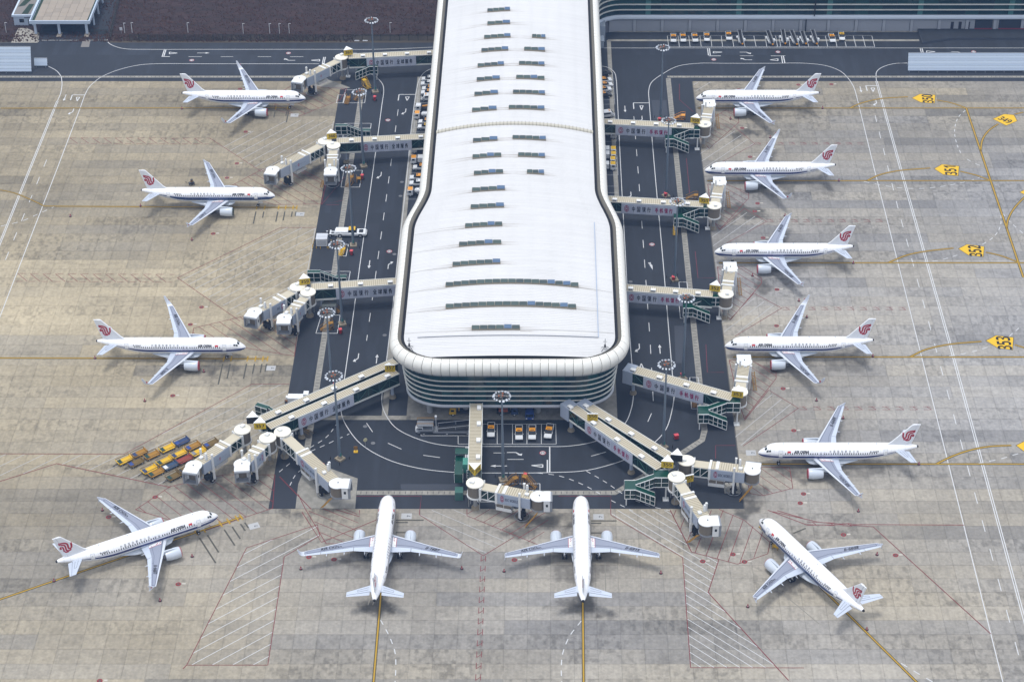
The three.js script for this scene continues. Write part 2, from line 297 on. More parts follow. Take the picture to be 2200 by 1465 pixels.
// pier road: outer and inner edge lines, both sides round the head
line('edge_line', [[-56.89, -180.52], [-53.58, -177.1], [-51.23, -172.49], [-50.52, -168.23], [-50.49, -158.96], [-50.49, -119.43], [-50.61, -73.07], [-50.58, -33.45], [-50.64, -16.28], [-50.55, -5.08], [-50.04, -1.68], [-48.43, 2.79], [-44.54, 9.55], [-37.79, 15.46], [-30.09, 18.82], [-21.77, 20.3], [-14.61, 20.56], [-8.02, 20.56], [-3.63, 20.56], [0.99, 20.39], [9.24, 19.69], [16.81, 16.7], [19.63, 14.93], [25.63, 9.55], [29.02, 4.08], [30.99, -3.76], [31.96, -11.4], [31.87, -18.85], [31.88, -33.45], [31.92, -73.07], [31.76, -119.43], [31.85, -161.33], [31.98, -167.93], [33.07, -173.41], [36.52, -178.65], [41.95, -184.28], [48.41, -186.18], [57.3, -186.18], [70.62, -186.18], [82.76, -186.18], [88.95, -184.6], [92.98, -181.15], [94.93, -176.48], [96.08, -170.35], [96.23, -159.85]], 0.2, white, road, Y1, true);
line('edge_line', [[-35.56, -183.34], [-38.36, -180.21], [-39.85, -174.94], [-40.3, -169.44], [-40.66, -141.07], [-40.45, -119.43], [-40.48, -73.77], [-40.51, -33.45], [-40.68, -13.74], [-40.75, -9.47], [-40.38, -5.65], [-39.09, -1.5], [-36.53, 3.16], [-32.15, 6.83], [-26.41, 9.55], [-20.79, 10.46], [-14.86, 10.46], [-8.16, 10.46], [-1.79, 10.46], [5.81, 10.28], [12.56, 8.1], [18.92, 2.05], [20.94, -4.13], [21.71, -9.86], [21.87, -17.66], [21.69, -33.45], [21.76, -73.54], [21.85, -119.43], [22.09, -166.42], [22.06, -175.56], [21.6, -180.21], [19.77, -183.34], [16.85, -184.6]], 0.2, white, road, Y1, true);
line('edge_line', [[-142.64, -202.65], [-141.78, -200.35], [-139.08, -197.74], [-135.35, -196.11], [-127.81, -195.79], [-112.82, -195.79], [-93.34, -195.79], [-70.87, -195.79], [-55.89, -195.79], [-45.44, -196.44], [-35.73, -197.41]], 0.2, white, road, Y1, true);
line('edge_line', [[16.95, -196.76], [169.06, -196.76]], 0.2, white); line('edge_line', [[112.1, -186.3], [166.89, -186.3]], 0.2, white);
line('edge_line', [[-72.22, -185.86], [-92.2, -185.86], [-108.48, -185.86], [-124.47, -185.86], [-129.79, -184.91], [-135.85, -181.46], [-140.18, -176.79], [-141.44, -174.02]], 0.2, white, road, Y1, true);
line('edge_line', [[-141.44, -174.02], [-142.49, -170.96], [-143, -165.82], [-142.94, -156.9]], 0.2, white, apron, Y1, true);
line('edge_line', [[-142.94, -156.9], [-142.93, -119.43], [-143.15, -45.28], [-143.19, -23.64]], 0.2, white, apron);
line('edge_line', [[-158.19, -184.28], [-154.93, -181.15], [-152.68, -177.1], [-151.92, -174.33]], 0.2, white, road, Y1, true);
line('edge_line', [[-151.92, -174.33], [-151.5, -172.49], [-150.76, -166.42], [-150.79, -161.33]], 0.2, white, apron, Y1, true);
for (const o of [-0.22, 0.22]) part('edge_line', ribbon([[-150.79, -161.33], [-150.87, -119.43], [-150.89, -80.98], [-150.94, -63.85]], 0.2, Y1, o), white, apron);
line('edge_line', [[96.23, -159.85], [95.96, -119.43], [95.82, -33.45], [95.61, 34.53], [95.43, 90.43]], 0.2, white, apron);
line('edge_line', [[115.09, -186.49], [110.55, -185.86], [106.86, -183.65], [104.71, -180.83], [104.01, -177.72], [103.71, -174.33]], 0.2, white, road, Y1, true);
for (const o of [-0.24, 0.24]) part('edge_line', ribbon([[103.71, -174.33], [103.7, -119.43], [103.91, -33.45], [103.66, 34.53], [103.43, 93.13]], 0.2, Y1, o), white, apron);
// lane dashes
const dashLine = (path, m, o, on = 4, gap = 6, w = 0.18, start = 0) => { for (const g of dashes(path, on, gap, w, Y1, start)) part('lane_dash', g, m, o); };
dashLine([[-147, -125.6], [-147.62, -65.9]], white, apron); dashLine([[100.39, -152.23], [99.86, -98.75], [99.96, -33.45], [100.06, 24.72], [100.25, 87.01]], white, apron);
dashLine([[-45.31, -156.02], [-45.58, -112.58], [-46.26, -33.45]], white, road); dashLine([[26.78, -151.65], [26.9, -116.52], [26.85, -33.45], [26.56, -6.98]], white, road);
dashLine([[-92.31, -190.7], [-71.91, -190.7]], white, road, 4.3, 6); dashLine([[-114.5, -190.7], [-100.2, -190.7]], white, road, 4.3, 6); dashLine([[62.14, -191.34], [77.04, -191.34]], white, road, 4.3, 6);
for (const p of [[[-43.79, 1.3], [-42.07, 4.81]], [[-38.07, 9.19], [-34.69, 11.54]], [[-29.34, 13.86], [-25.3, 14.75]], [[-9.2, 15.46], [-5.32, 15.46]], [[-12.58, 12.97], [-9.9, 12.97]], [[10.77, 14.22], [14.36, 12.61]], [[24.87, 0.75], [25.92, -2.62]]]) part('lane_dash', ribbon(p, 0.18, Y1), white, road);
// stop bars, give-way triangles, arrows, speed discs
const wr = (p, w = 0.22, o = road) => part('stop_line', ribbon(p, w, Y1), white, o);
for (const p of [[[-122.97, -190.63], [-122.96, -195.46]], [[-122.45, -190.63], [-122.44, -195.46]], [[-122.85, -190.79], [-120.47, -190.79]], [[-71.22, -186.18], [-71.15, -190.47]], [[-70.7, -186.18], [-70.63, -190.47]], [[52.11, -196.44], [52.1, -191.6]], [[52.71, -196.44], [52.69, -191.6]], [[52.3, -191.28], [56.02, -191.28]], [[75.47, -191.28], [75.38, -186.34]], [[76.06, -191.28], [76.12, -186.34]], [[72.11, -191.28], [75.99, -191.28]], [[120.71, -196.44], [120.63, -192.88]], [[121.31, -196.44], [121.23, -192.88]]]) wr(p, 0.3);
for (const p of [[[-45.58, -165.52], [-40.39, -165.52]], [[-45.58, -165.52], [-45.64, -161.63]], [[26.93, -160.14], [31.8, -160.14]], [[26.93, -160.14], [26.94, -156.31]], [[0.33, 15.64], [0.33, 20.39]], [[0.89, 10.64], [0.88, 20.39]], [[-19.21, 10.64], [-19.17, 15.46]], [[-18.77, 10.64], [-18.73, 15.46]]]) wr(p, 0.3);
for (const p of [[[-146.93, -165.22], [-143.03, -165.22]], [[-146.93, -165.22], [-146.88, -161.93]], [[99.97, -171.27], [103.75, -171.27]], [[99.97, -171.27], [99.98, -167.93]]]) wr(p, 0.3, apron);
const tri = (a, o = road) => { for (let i = 0; i < 3; i++) part('give_way_mark', ribbon([a[i], a[(i + 1) % 3]], 0.28, Y1 + i * 0.003), white, o); };
tri([[-43.48, -164.02], [-42.33, -164.02], [-42.91, -161.63]]); tri([[28.87, -158.37], [29.87, -158.37], [29.27, -155.73]]); tri([[-145.35, -163.72], [-144.34, -163.72], [-144.69, -161.33]], apron); tri([[101.37, -169.74], [102.53, -169.74], [101.78, -167.32]], apron);
tri([[-121.07, -193.85], [-120.88, -192.56], [-118.44, -193.2]]); tri([[-72.35, -188.88], [-72.23, -187.61], [-74.96, -188.24]]); tri([[53.84, -194.33], [53.77, -193.2], [56.65, -193.85]]); tri([[74.17, -189.36], [74.04, -187.92], [71.58, -188.56]]); tri([[-3.42, 17.76], [-0.77, 17.41], [-0.77, 18.46]]); tri([[23.51, -20.84], [24.8, -20.84], [24.19, -23.44]]); tri([[122.56, -194.82], [122.37, -193.53], [125.16, -194.17]]);
const arrowMark = (x, z, turn, bend = 0, o = road) => {                 // arrow about 4 m long
  const s = bend ? [[-0.12, 2], [0.12, 2], [0.12, 0], [bend * 0.9, -0.8], [bend * 1.0, -0.35], [bend * 1.6, -1.5], [bend * 0.5, -1.7], [bend * 0.75, -1.15], [-0.12, -0.2]] : [[-0.12, 2], [0.12, 2], [0.12, -0.7], [0.45, -0.7], [0, -2], [-0.45, -0.7], [-0.12, -0.7]];
  const c = Math.cos(turn), n = Math.sin(turn), g = flat(s.map(([a, b]) => [x + a * c - b * n, z + a * n + b * c]), Y1); part('lane_arrow', g, white, o);
};
for (const [p, t, b] of [[[-110.08, -193.27], PI / 2, 0], [[-82.08, -188.21], -PI / 2, 0.8], [[-47.99, -116.52], PI, 0.8], [[-48.06, -69.35], PI, 0], [[-42.86, -69.12], 0, 0.8], [[-47.86, -25.86], PI, 0.8], [[-43.09, -25.46], 0, 0], [[24.36, -105.34], PI, 0.8], [[29.06, -68.66], 0, -0.8], [[23.97, -30.15], PI, 0.8], [[29.2, -29.74], 0, 0], [[-42.95, -154.55], PI, 0.8], [[29.26, -149.91], PI, 0.8], [[24.23, -156.31], PI, 0], [[64.27, -193.85], PI / 2, 0.8], [[63.85, -188.56], -PI / 2, 0.8], [[-7.35, 12.79], PI / 2, 0.8], [[-11.26, 17.94], -PI / 2, 0], [[132.31, -194.01], PI / 2, 0.8]]) arrowMark(p[0], p[1], t, b);
for (const [p, t, b] of [[[-148.89, -163.42], PI, 0], [[-144.78, -154.55], PI, 0.8], [[101.85, -160.14], PI, 0.8], [[98.07, -168.83], PI, 0]]) arrowMark(p[0], p[1], t, b, apron);
const five = lettering('25', 0.7).rotateX(-PI / 2);
for (const p of [[-113.12, -188.3], [-82.74, -193.2], [-48.03, -149.33], [-43.03, -75.88], [29.26, -79.43], [-0.78, 12.97], [74.6, -194.01], [53.62, -188.78], [137.57, -194.17]]) { part('speed_disc', new THREE.CircleGeometry(0.8, 24).rotateX(-PI / 2).translate(p[0], Y1, p[1]), M(150, 66, 74, 0.9), road); part('speed_disc', new THREE.CircleGeometry(0.62, 24).rotateX(-PI / 2).translate(p[0], Y2, p[1]), white, road); part('speed_figure', five.clone().translate(p[0], Y3, p[1]), M(60, 60, 66, 0.9), road); }
// equipment boxes on the asphalt
const outline = (p, w = 0.16, m = white, o = road) => { for (let i = 0; i < p.length; i++) part('bay_line', ribbon([p[i], p[(i + 1) % p.length]], w, Y1 + (i % 2) * 0.003), m, o); };
outline([[-62.41, -168.53], [-55.89, -168.53], [-55.87, -160.14], [-62.6, -160.14]]); outline([[-64.45, -165.22], [-62.14, -165.22], [-62.46, -160.14], [-64.61, -160.14]]); outline([[-61, -147.32], [-52.97, -147.32], [-52.94, -138.82], [-60.88, -138.82]]); line('bay_line', [[-61.05, -144.47], [-53.05, -144.47]], 0.14, white2); line('bay_line', [[-60.97, -141.63], [-53, -141.63]], 0.14, white2);
outline([[-59.04, -119.43], [-53.61, -119.43], [-53.73, -109.98], [-59.09, -109.98]]); outline([[-56.73, -79.43], [-54.55, -79.43], [-54.72, -73.54], [-56.63, -73.54]], 0.2); line('bay_line', [[-55.64, -79.43], [-55.68, -73.54]], 0.16, white); outline([[-61.16, -65.9], [-52.98, -65.9], [-53.08, -60.68], [-61.07, -60.68]]); line('bay_line', [[-61.15, -62.94], [-53, -62.94]], 0.12, white2);
outline([[-58.93, -45.06], [-54.05, -45.06], [-54.09, -36.78], [-59.63, -36.78]]); outline([[35.75, -104.06], [43.46, -104.06], [43.42, -101.27], [35.87, -101.27]]); outline([[35.72, -60.68], [37.84, -60.68], [37.91, -57.55], [35.68, -57.55]]); outline([[35.2, -50.92], [37.17, -50.92], [37.13, -43.56], [35.18, -43.56]]); outline([[36.12, -17.46], [38.23, -17.46], [38.82, -4.51], [35.84, -4.51]]); outline([[-10.7, 24.55], [-1.42, 24.55], [-1.41, 27.12], [-10.65, 27.12]]); outline([[-15.89, 30.17], [-12, 30.17], [-11.98, 31.18], [-15.86, 31.18]]);
outline([[-30.45, 2.6], [-18.22, 2.79], [-18, 6.28], [-30.27, 6.28]], 0.16); outline([[-21.27, 6.28], [-18.12, 6.28], [-18.02, 9.55], [-21.15, 9.55]], 0.14);
for (const p of [[[-15.42, 1.67], [-15.22, 9.55]], [[-11.9, 1.67], [-11.75, 9.55]], [[-8.16, 1.67], [-8.06, 9.55]], [[-4.65, 1.67], [-4.59, 9.55]], [[-1.13, 1.67], [-1.12, 9.55]], [[2.38, 1.67], [2.46, 9.55]]]) line('bay_line', p, 0.14, white);
line('bay_line', [[-15.42, 1.67], [2.38, 1.67]], 0.14, white); line('bay_line', [[-15.33, 9.55], [2.46, 9.55]], 0.14, white, road, Y1 + 0.003);
line('bay_line', [[39.5, -197.67], [106.18, -197.67]], 0.15, white); line('bay_line', [[39.58, -205.57], [106.3, -205.57]], 0.1, white2);
for (const p of [[[39.56, -205.3], [39.65, -197.74]], [[43.05, -205.3], [43.1, -197.74]], [[46.54, -205.3], [46.56, -197.74]], [[50.18, -205.3], [50.16, -197.74]], [[53.66, -205.3], [53.62, -197.74]], [[57.15, -205.3], [57.07, -197.74]], [[60.64, -205.3], [60.68, -197.74]], [[64.27, -205.3], [64.28, -197.74]], [[67.76, -205.3], [67.89, -197.74]], [[71.4, -205.3], [71.34, -197.74]], [[74.88, -205.3], [74.8, -197.74]], [[75.95, -205.3], [75.85, -197.74]], [[78.98, -205.3], [78.85, -197.74]], [[82.01, -205.3], [81.85, -197.74]], [[84.89, -205.3], [84.86, -197.74]], [[88.07, -205.3], [88.01, -197.74]], [[91.1, -205.3], [91.02, -197.74]], [[94.14, -205.3], [94.02, -197.74]], [[97.02, -205.3], [97.02, -197.74]], [[100.2, -205.3], [100.18, -197.74]], [[103.23, -205.3], [103.18, -197.74]], [[106.26, -205.3], [106.19, -197.74]]]) line('bay_line', p, 0.16, white);
for (let i = 0; i < 8; i++) { const a = [71.9 + i * 3.98, -201.2], b = [71.9 + i * 3.98, -197.6]; line('bay_line', [[a[0] + 62, a[1]], [b[0] + 62, b[1]]], 0.14, tarPaint); line('bay_line', [[a[0] + 63, a[1]], [b[0] + 63, b[1]]], 0.14, tarPaint); }
for (const p of [[[-39.56, -174.94], [-34.6, -174.94]], [[-39.55, -171.88], [-34.46, -171.88]], [[-39.69, -168.83], [-34.62, -168.83]], [[-39.67, -165.52], [-34.76, -165.52]], [[-39.67, -162.82], [-34.93, -162.82]], [[-39.68, -160.14], [-34.81, -160.14]], [[-39.78, -153.68], [-35.09, -153.68]], [[-39.76, -147.9], [-35.11, -147.9]], [[-39.74, -144.75], [-34.96, -144.75]], [[-39.87, -141.91], [-34.83, -141.91]], [[-40.07, -125.06], [-35.7, -125.06]], [[-39.99, -121.03], [-35.78, -121.03]], [[-39.95, -117.84], [-35.62, -117.84]], [[-39.72, -108.68], [-35.84, -108.68]], [[-39.69, -103.3], [-35.58, -103.3]], [[-39.59, -175.56], [-39.67, -159.85]], [[-39.78, -153.68], [-39.87, -141.91]], [[-39.8, -125.06], [-39.69, -103.3]]]) line('bay_line', p, 0.12, white2);
for (const p of [[[17.19, -180.21], [21.01, -180.21]], [[17.12, -176.79], [21.07, -176.79]], [[17.05, -173.41], [21.13, -173.41]], [[16.96, -169.44], [21.17, -169.44]], [[16.89, -166.12], [21.22, -166.12]], [[16.81, -162.22], [21.26, -162.22]], [[16.74, -159.26], [21.18, -159.26]], [[17.76, -153.97], [21.03, -153.97]], [[17.36, -136.3], [20.97, -136.3]], [[17.52, -131.6], [20.97, -131.6]], [[17.18, -116.78], [20.96, -116.78]], [[17.43, -110.5], [20.78, -110.5]], [[17.48, -106.88], [20.81, -106.88]], [[21.01, -180.21], [21.18, -159.26]], [[21.03, -153.97], [20.97, -136.3]], [[20.97, -131.6], [20.96, -116.78]]]) line('bay_line', p, 0.12, white2);

// stand centre lines in yellow with dark borders
const stand = (p, w = 0.3, sm = false) => { const q = sm ? smooth(p) : p; part('stand_line', ribbon(q, w + 0.34, Y2), dark, apron); part('stand_line', ribbon(q, w, Y3), yellow, apron); };
for (const p of [[[-167.3, -156.75], [-78.9, -157.05]], [[-142.48, -99.5], [-70.57, -98.75]], [[-142.5, -25.86], [-70.79, -25.46]], [[46.64, -156.81], [150.78, -156.9]], [[46.72, -113.52], [142.34, -113.62]], [[47.11, -70.14], [133.85, -70.14]], [[47.65, -26.27], [125.29, -26.27]], [[51.05, 17.23], [116.8, 17.23]], [[-122.12, 65.91], [-69.83, 36.51]], [[-36.38, 47.85], [-35.99, 93.13]], [[8.18, 47.85], [7.84, 93.13]], [[48.79, 39.96], [78.55, 91.78]]]) stand(p, 0.34);
stand([[-159.62, -108.94], [-156.8, -108.3], [-152.44, -106.62], [-147.81, -103.55], [-144.69, -101.27], [-142.48, -99.5]], 0.26, true);
stand([[128.96, -156.9], [128.81, -119.43], [128.68, -62.94]], 0.42);
for (const p of [[[93.29, -156.9], [96.94, -159.85], [103.5, -162.82], [112.15, -164.02]], [[120.61, -161.93], [124.91, -160.14], [128.96, -156.9]], [[146, -154.26], [142.89, -152.81], [143.79, -153.1]], [[137.03, -147.04], [133.32, -142.76], [130.57, -137.42], [128.77, -130.23]], [[92.9, -113.49], [96.97, -116.78], [102.71, -119.17], [112.45, -120.76]], [[120.85, -118.9], [125.32, -116.52], [128.51, -113.89]], [[141.72, -110.5], [136.43, -103.81], [132.16, -97.24], [129.67, -91.53], [128.64, -87.37]], [[93.2, -70.14], [98.95, -74], [104.32, -75.88], [112.25, -77.53]], [[120.71, -75.41], [124.37, -73.77], [128.6, -70.51]], [[92.94, -26.37], [97.33, -29.53], [103.65, -31.79], [112.25, -33.14]], [[120.59, -31.59], [124.14, -29.53]], [[92.83, 17.14], [97.42, 14.04], [102.26, 11.72], [106.94, 10.46], [111.93, 10.1]]]) if (p.length > 2 && p[0][0] < 170) stand(p, 0.38, true); else stand(p, 0.38);
// stop bars ahead of the nose wheels
const nosebars = (p, dir, w) => { for (const [c, l] of p) { const n = [-dir[1], dir[0]]; part('stop_bar', ribbon([[c[0] - n[0] * 1.1, c[1] - n[1] * 1.1], [c[0] + n[0] * 1.1, c[1] + n[1] * 1.1]], 0.36, Y3 + 0.01), yellow, apron); part('stop_bar', ribbon([[c[0] + n[0] * 2.2, c[1] + n[1] * 2.2], [c[0] + n[0] * l, c[1] + n[1] * l]], 0.36, Y2 + 0.004), M(78, 76, 68, 0.95), apron); } };
nosebars([[[-82.05, -98.75], 8.6], [[-79.81, -98.75], 5.5], [[-75.85, -98.75], 7.6], [[-73.87, -98.75], 7], [[-71.76, -98.75], 5], [[-70.71, -98.75], 4.6]], [1, 0]);
nosebars([[[-82.04, -25.46], 11], [[-80.14, -25.46], 8.5], [[-76, -25.46], 8.6], [[-73.99, -25.46], 6.5], [[-72.09, -25.46], 6], [[-70.91, -25.46], 5.6]], [1, 0]);
nosebars([[[-82.88, -156.9], 6], [[-79.31, -156.9], 5], [[-78.74, -156.9], 9]], [1, 0]);
nosebars([[[-79.75, 42.08], 12], [[-78.08, 41.1], 9], [[-74.52, 39.14], 8.5], [[-72.83, 38.16], 7], [[-71.03, 37.17], 5], [[-70.13, 36.68], 4.4]], [0.872, -0.49]);
for (const p of [[[-34.47, 37.75], [-28.06, 37.75]], [[-34.42, 38.57], [-31.65, 38.57]], [[-34.21, 42.08], [-31.67, 42.08]], [[10.35, 38], [16.21, 38]], [[10.33, 38.82], [12.67, 38.82]], [[10.27, 42.24], [13.45, 42.24]], [[56.31, 42.4], [59.35, 40.61]]]) line('stop_bar', p, 0.4, M(78, 76, 68, 0.95), apron, Y2);
for (const [p, t] of [[[-76.72, -152.37], 0], [[-69.44, -95.25], 0], [[-69.64, -21.44], 0], [[-66.78, 39.8], 0.4], [[-32.09, 36.35], 0], [[12.08, 36.6], 0], [[49.08, 12.97], 0]]) { part('bar_number_plate', box(2.4, 0.008, 2, p[0], Y2, p[1], t), white2, apron); part('bar_number_figure', lettering('7', 0.8).rotateX(-PI / 2).rotateY(t + PI / 2).translate(p[0] + 0.5, Y3, p[1]), M(40, 40, 44, 0.9), apron); }
// stand number boards painted on the apron
function numberField(text, pts, c, ang, h) {
  part('stand_number_field', flat(pts, Y2), M(212, 170, 20, 0.8), apron);
  for (let i = 0; i < pts.length; i++) part('stand_number_field', ribbon([pts[i], pts[(i + 1) % pts.length]], 0.14, Y3), dark, apron);
  part('stand_number', lettering(text, h * 1.25).scale(0.72, 1, 1).rotateX(-PI / 2).rotateY(ang).translate(c[0], Y3 + 0.008, c[1]), M(26, 26, 26, 0.9), apron);
}
numberField('350', [[113.19, -163.27], [116.01, -165.82], [120.83, -165.22], [119.71, -159.85], [115.5, -160.44]], [118.01, -162.82], PI / 2 - 0.06, 2.7);
numberField('351', [[113.48, -120.36], [116.19, -122.91], [121.06, -121.83], [119.87, -116.25], [115.54, -117.04]], [118.09, -119.43], PI / 2 - 0.06, 2.8);
numberField('352', [[113.47, -77.18], [116.15, -79.43], [120.82, -78.24], [119.67, -73.07], [115.63, -74]], [117.9, -76.12], PI / 2 - 0.06, 2.8);
numberField('353', [[113.38, -33.45], [116.31, -35.74], [120.84, -34.9], [119.57, -29.33], [115.91, -30.15]], [117.87, -32.41], PI / 2 - 0.06, 2.9);
numberField('349', [[135.87, -150.05], [139.82, -153.1], [142.83, -152.52], [143.12, -148.76], [139.21, -145.89]], [139.58, -149.48], -0.8, 2.0);
numberField('354', [[113.04, 10.1], [116.14, 7.92], [120.71, 8.65], [119.42, 14.04], [115.11, 13.33]], [117.57, 11], PI / 2 - 0.06, 3); numberField('358', [[136, -107.14], [139.16, -109.72], [144.05, -108.68], [142.76, -103.55], [138.39, -104.32]], [140.97, -106.62], PI / 2 - 0.06, 2.8);
// dashed turning curves
const dashCurve = (p, o = apron, on = 1.6, gap = 1.6, w = 0.2) => { part('turn_curve', merge(dashes(smooth(p, 0.8), on, gap, w, Y1 + 0.004)), white, o).userData.kind = 'stuff'; };
for (const p of [[[128.43, -155.43], [125.58, -151.07], [123.14, -143.05], [122.47, -134.64], [122.9, -128.04]], [[124.05, -125.87], [125.83, -123.44], [128.46, -121.3]], [[92.04, -113.1], [94.97, -111.8], [101.39, -109.72], [108.01, -109.2], [116.33, -111.02], [124.29, -114.41], [128.48, -117.57]], [[102.21, -70.28], [107.46, -71.44], [113.25, -74.24]], [[120.52, -79.43], [124.11, -83.02], [127.05, -88.59], [128.51, -95.25]], [[128.99, -95.74], [130.61, -90.3], [132.86, -84.95]], [[102.83, -26.67], [108.44, -28.3], [114.26, -30.97]], [[119.88, -35.53], [124.48, -40.79]], [[102.46, 17.06], [108.31, 15.29], [114.36, 12.61]], [[-35.8, 70.99], [-33.69, 75.77], [-32.1, 80.75], [-31.65, 84.94], [-31.52, 90.43]], [[7.64, 71.28], [5.18, 75.77], [3.65, 80.75], [3.23, 84.94], [3.3, 90.43]], [[74.97, 84.25], [77.37, 86.6], [81.22, 90.16]], [[-152.59, -88.83], [-147.29, -91.53], [-143.47, -95.25], [-139.66, -99.25]]]) dashCurve(p);
for (const p of [[[-63.11, 20.21], [-59.14, 14.75], [-52.92, 9.73], [-47.65, 5.55]], [[-60.07, 25.23], [-58.97, 20.91], [-56.64, 17.76]], [[-56.72, 11], [-53.16, 7.01], [-50.84, 1.12]], [[-1.98, 20.56], [2.96, 21.61], [8.4, 24.72], [13.54, 29.16]], [[9.57, 19.87], [13.88, 23.86], [19.16, 29.49], [24.43, 32.86], [28.66, 34.36]], [[15.12, 30.68], [20.07, 34.53]]]) dashCurve(p, road, 1.3, 1.3, 0.18);
// hatched areas
const zone = (name, poly, dir, gap, w, m, o = apron, edge) => { stuff(name, hatch(poly, dir, gap, w, Y1), m, o); if (edge) for (let i = 0; i < edge.length - 1; i++) part('zone_edge', ribbon([edge[i], edge[i + 1]], 0.15, Y2 + (i % 2) * 0.003), red, apron); };
const dW = (p) => [p[1][0] - p[0][0], p[1][1] - p[0][1]];
zone('white_hatching', [[-97.04, -134.08], [-80.94, -149.33], [-64.48, -149.33], [-64.93, -127.77], [-72.19, -117.84], [-83.14, -118.9]], dW([[-85.24, -137.42], [-77.82, -146.46]]), 3.1, 0.16, white2, apron, [[-100.65, -138.26], [-83.14, -118.9]]);
zone('white_hatching', [[-98.67, -62.49], [-74.2, -88.1], [-64.45, -88.1], [-64.44, -62.04], [-66.47, -59.78], [-80.2, -44.42]], dW([[-93.91, -59.78], [-73.67, -80.62]]), 2.9, 0.16, white2, apron, [[-79.94, -42.28], [-99.33, -62.72], [-74.2, -88.1], [-64.45, -88.1]]);
line('zone_edge', [[-64.43, -87.86], [-64.61, -61.13]], 0.16, white2, apron, Y1 + 0.003); line('zone_edge', [[-64.5, -148.76], [-64.77, -129.14]], 0.16, white2, apron, Y1 + 0.003);
zone('white_hatching', [[-131.53, 13.51], [-100.93, 13.69], [-73.1, -14.71], [-64.46, -14.52], [-65.18, -0.37], [-71.83, 10.64], [-88.01, 25.75], [-116.39, 17.06], [-129.23, 24.03]], dW([[-87.47, 10.64], [-70.26, -5.08]]), 3.1, 0.14, white2, apron, [[-131.57, 13.33], [-100.96, 13.51], [-73.67, -14.62], [-64.25, -14.71]]); line('zone_edge', [[-87.99, 25.92], [-116.39, 17.06], [-129.2, 24.2]], 0.2, red, apron, Y2 + 0.006);
zone('white_hatching', [[-75.79, 84.66], [-67.58, 47.37], [-52.36, 39.31], [-51.48, 43.21], [-58.76, 50.38], [-58.73, 84.66]], dW([[-72.4, 80.75], [-59.75, 69.97]]), 2.8, 0.14, white, apron, [[-75.77, 84.8], [-67.58, 47.37], [-52.36, 39.31], [-51.48, 43.21], [-58.76, 50.38], [-58.67, 84.8], [-75.77, 84.8]]); line('zone_edge', [[-76.39, 85.91], [-75.77, 84.8]], 0.2, red, apron, Y2);
zone('white_hatching', [[-29.1, 34.19], [-29.01, 35.85], [-14.1, 49.9], [-7.5, 43.37], [-18.57, 34.19]], dW([[-26.58, 35.19], [-8.72, 46.57]]), 2.8, 0.14, white2, apron, [[-29.22, 33.86], [-29.12, 35.85], [-14.1, 50.06], [-7.29, 43.69]]);
zone('white_hatching', [[15.03, 34.19], [15.09, 36.02], [30.67, 50.69], [30.44, 85.49], [48.65, 85.49], [35.66, 62.24], [38.76, 51.32], [32.76, 48.8], [28.67, 34.19]], dW([[33.53, 60.27], [46.8, 72.88]]), 1.86, 0.13, white, apron, [[14.93, 33.86], [14.98, 36.02], [30.67, 50.69], [30.44, 85.56], [54.32, 85.63]]); line('zone_edge', [[50.73, 89.34], [35.66, 62.24], [38.76, 51.32], [32.76, 48.8], [28.67, 34.19]], 0.2, red, apron, Y2 + 0.006);
for (const [p, e] of [[[[45.91, -173.71], [52.03, -173.71], [47.19, -165.82]], null], [[[45.65, -131.33], [56.36, -143.61], [62.2, -134.64], [46.01, -119.43]], [[48.47, -132.15], [56.91, -145.32], [62.23, -134.92], [50.75, -123.18]]], [[[46.09, -85.43], [55.79, -96.99], [62, -91.29], [46, -76.35]], [[48.53, -87.13], [56.29, -98.24], [62, -91.29], [49.98, -80.15]]], [[[45.91, -42.07], [54.28, -53.99], [62.16, -48.3], [46.44, -34.28]], [[48.02, -42.71], [55.38, -55.32], [62.16, -48.3], [48.94, -35.53]]], [[[45.85, 5.55], [55.23, -11.4], [62.2, -4.7], [47.41, 10.1], [45.75, 9.92]], [[48.53, 0.19], [55.53, -12.18], [62.2, -4.7], [47.4, 10.28]]]]) zone('white_hatching', p, dW([[50.1, -123.71], [59.16, -134.64]]), 2.9, 0.16, white2, apron, e);
for (const p of [[[55.12, -155.73], [58.58, -152.52], [58.51, -147.9], [48.47, -132.15], [46.23, -138.54], [48.94, -148.18]], [[46.73, -111.54], [51.96, -111.54], [58.17, -106.88], [57.92, -103.81], [48.53, -87.13], [46.7, -92.77]], [[46.59, -68.2], [53.29, -68.2], [58.1, -62.49], [57.91, -60.23], [48.28, -42.92], [46.37, -47]], [[46.6, -24.85], [51.92, -24.85], [58.07, -19.64], [57.83, -17.07], [48.57, -0.37], [47.84, -5.65]], [[47.1, 18.29], [57.78, 18.46], [57.79, 26.26], [50.59, 28.99], [47.62, 28.14]]]) zone('red_hatching', p, dW([[59.38, -137.42], [64.41, -131.33]]), 2.2, 0.13, red, apron, [...p, p[0]]);
for (const p of [[[-79.48, -171.27], [-62.05, -169.44], [-63.61, -161.93], [-75.52, -151.65], [-83.07, -156.02], [-84.03, -164.92]], [[-90.57, -111.02], [-83.23, -119.7], [-75.5, -123.71], [-63.6, -112.58], [-63.89, -100.76], [-77.07, -100.26], [-91.25, -107.91]], [[-91.47, -35.32], [-91.64, -39.1], [-79.59, -44.42], [-64.65, -41.22], [-64.17, -26.67], [-75.43, -29.74]], [[-94.83, 34.03], [-88.04, 25.58], [-76.06, 21.26], [-63.99, 21.26], [-63.2, 33.53], [-65.74, 34.86], [-77.72, 41.43]]]) zone('red_hatching', p, dW([[-82.19, -110.5], [-70.26, -98.24]]), 2.6, 0.14, red, apron, [...p, p[0]]);
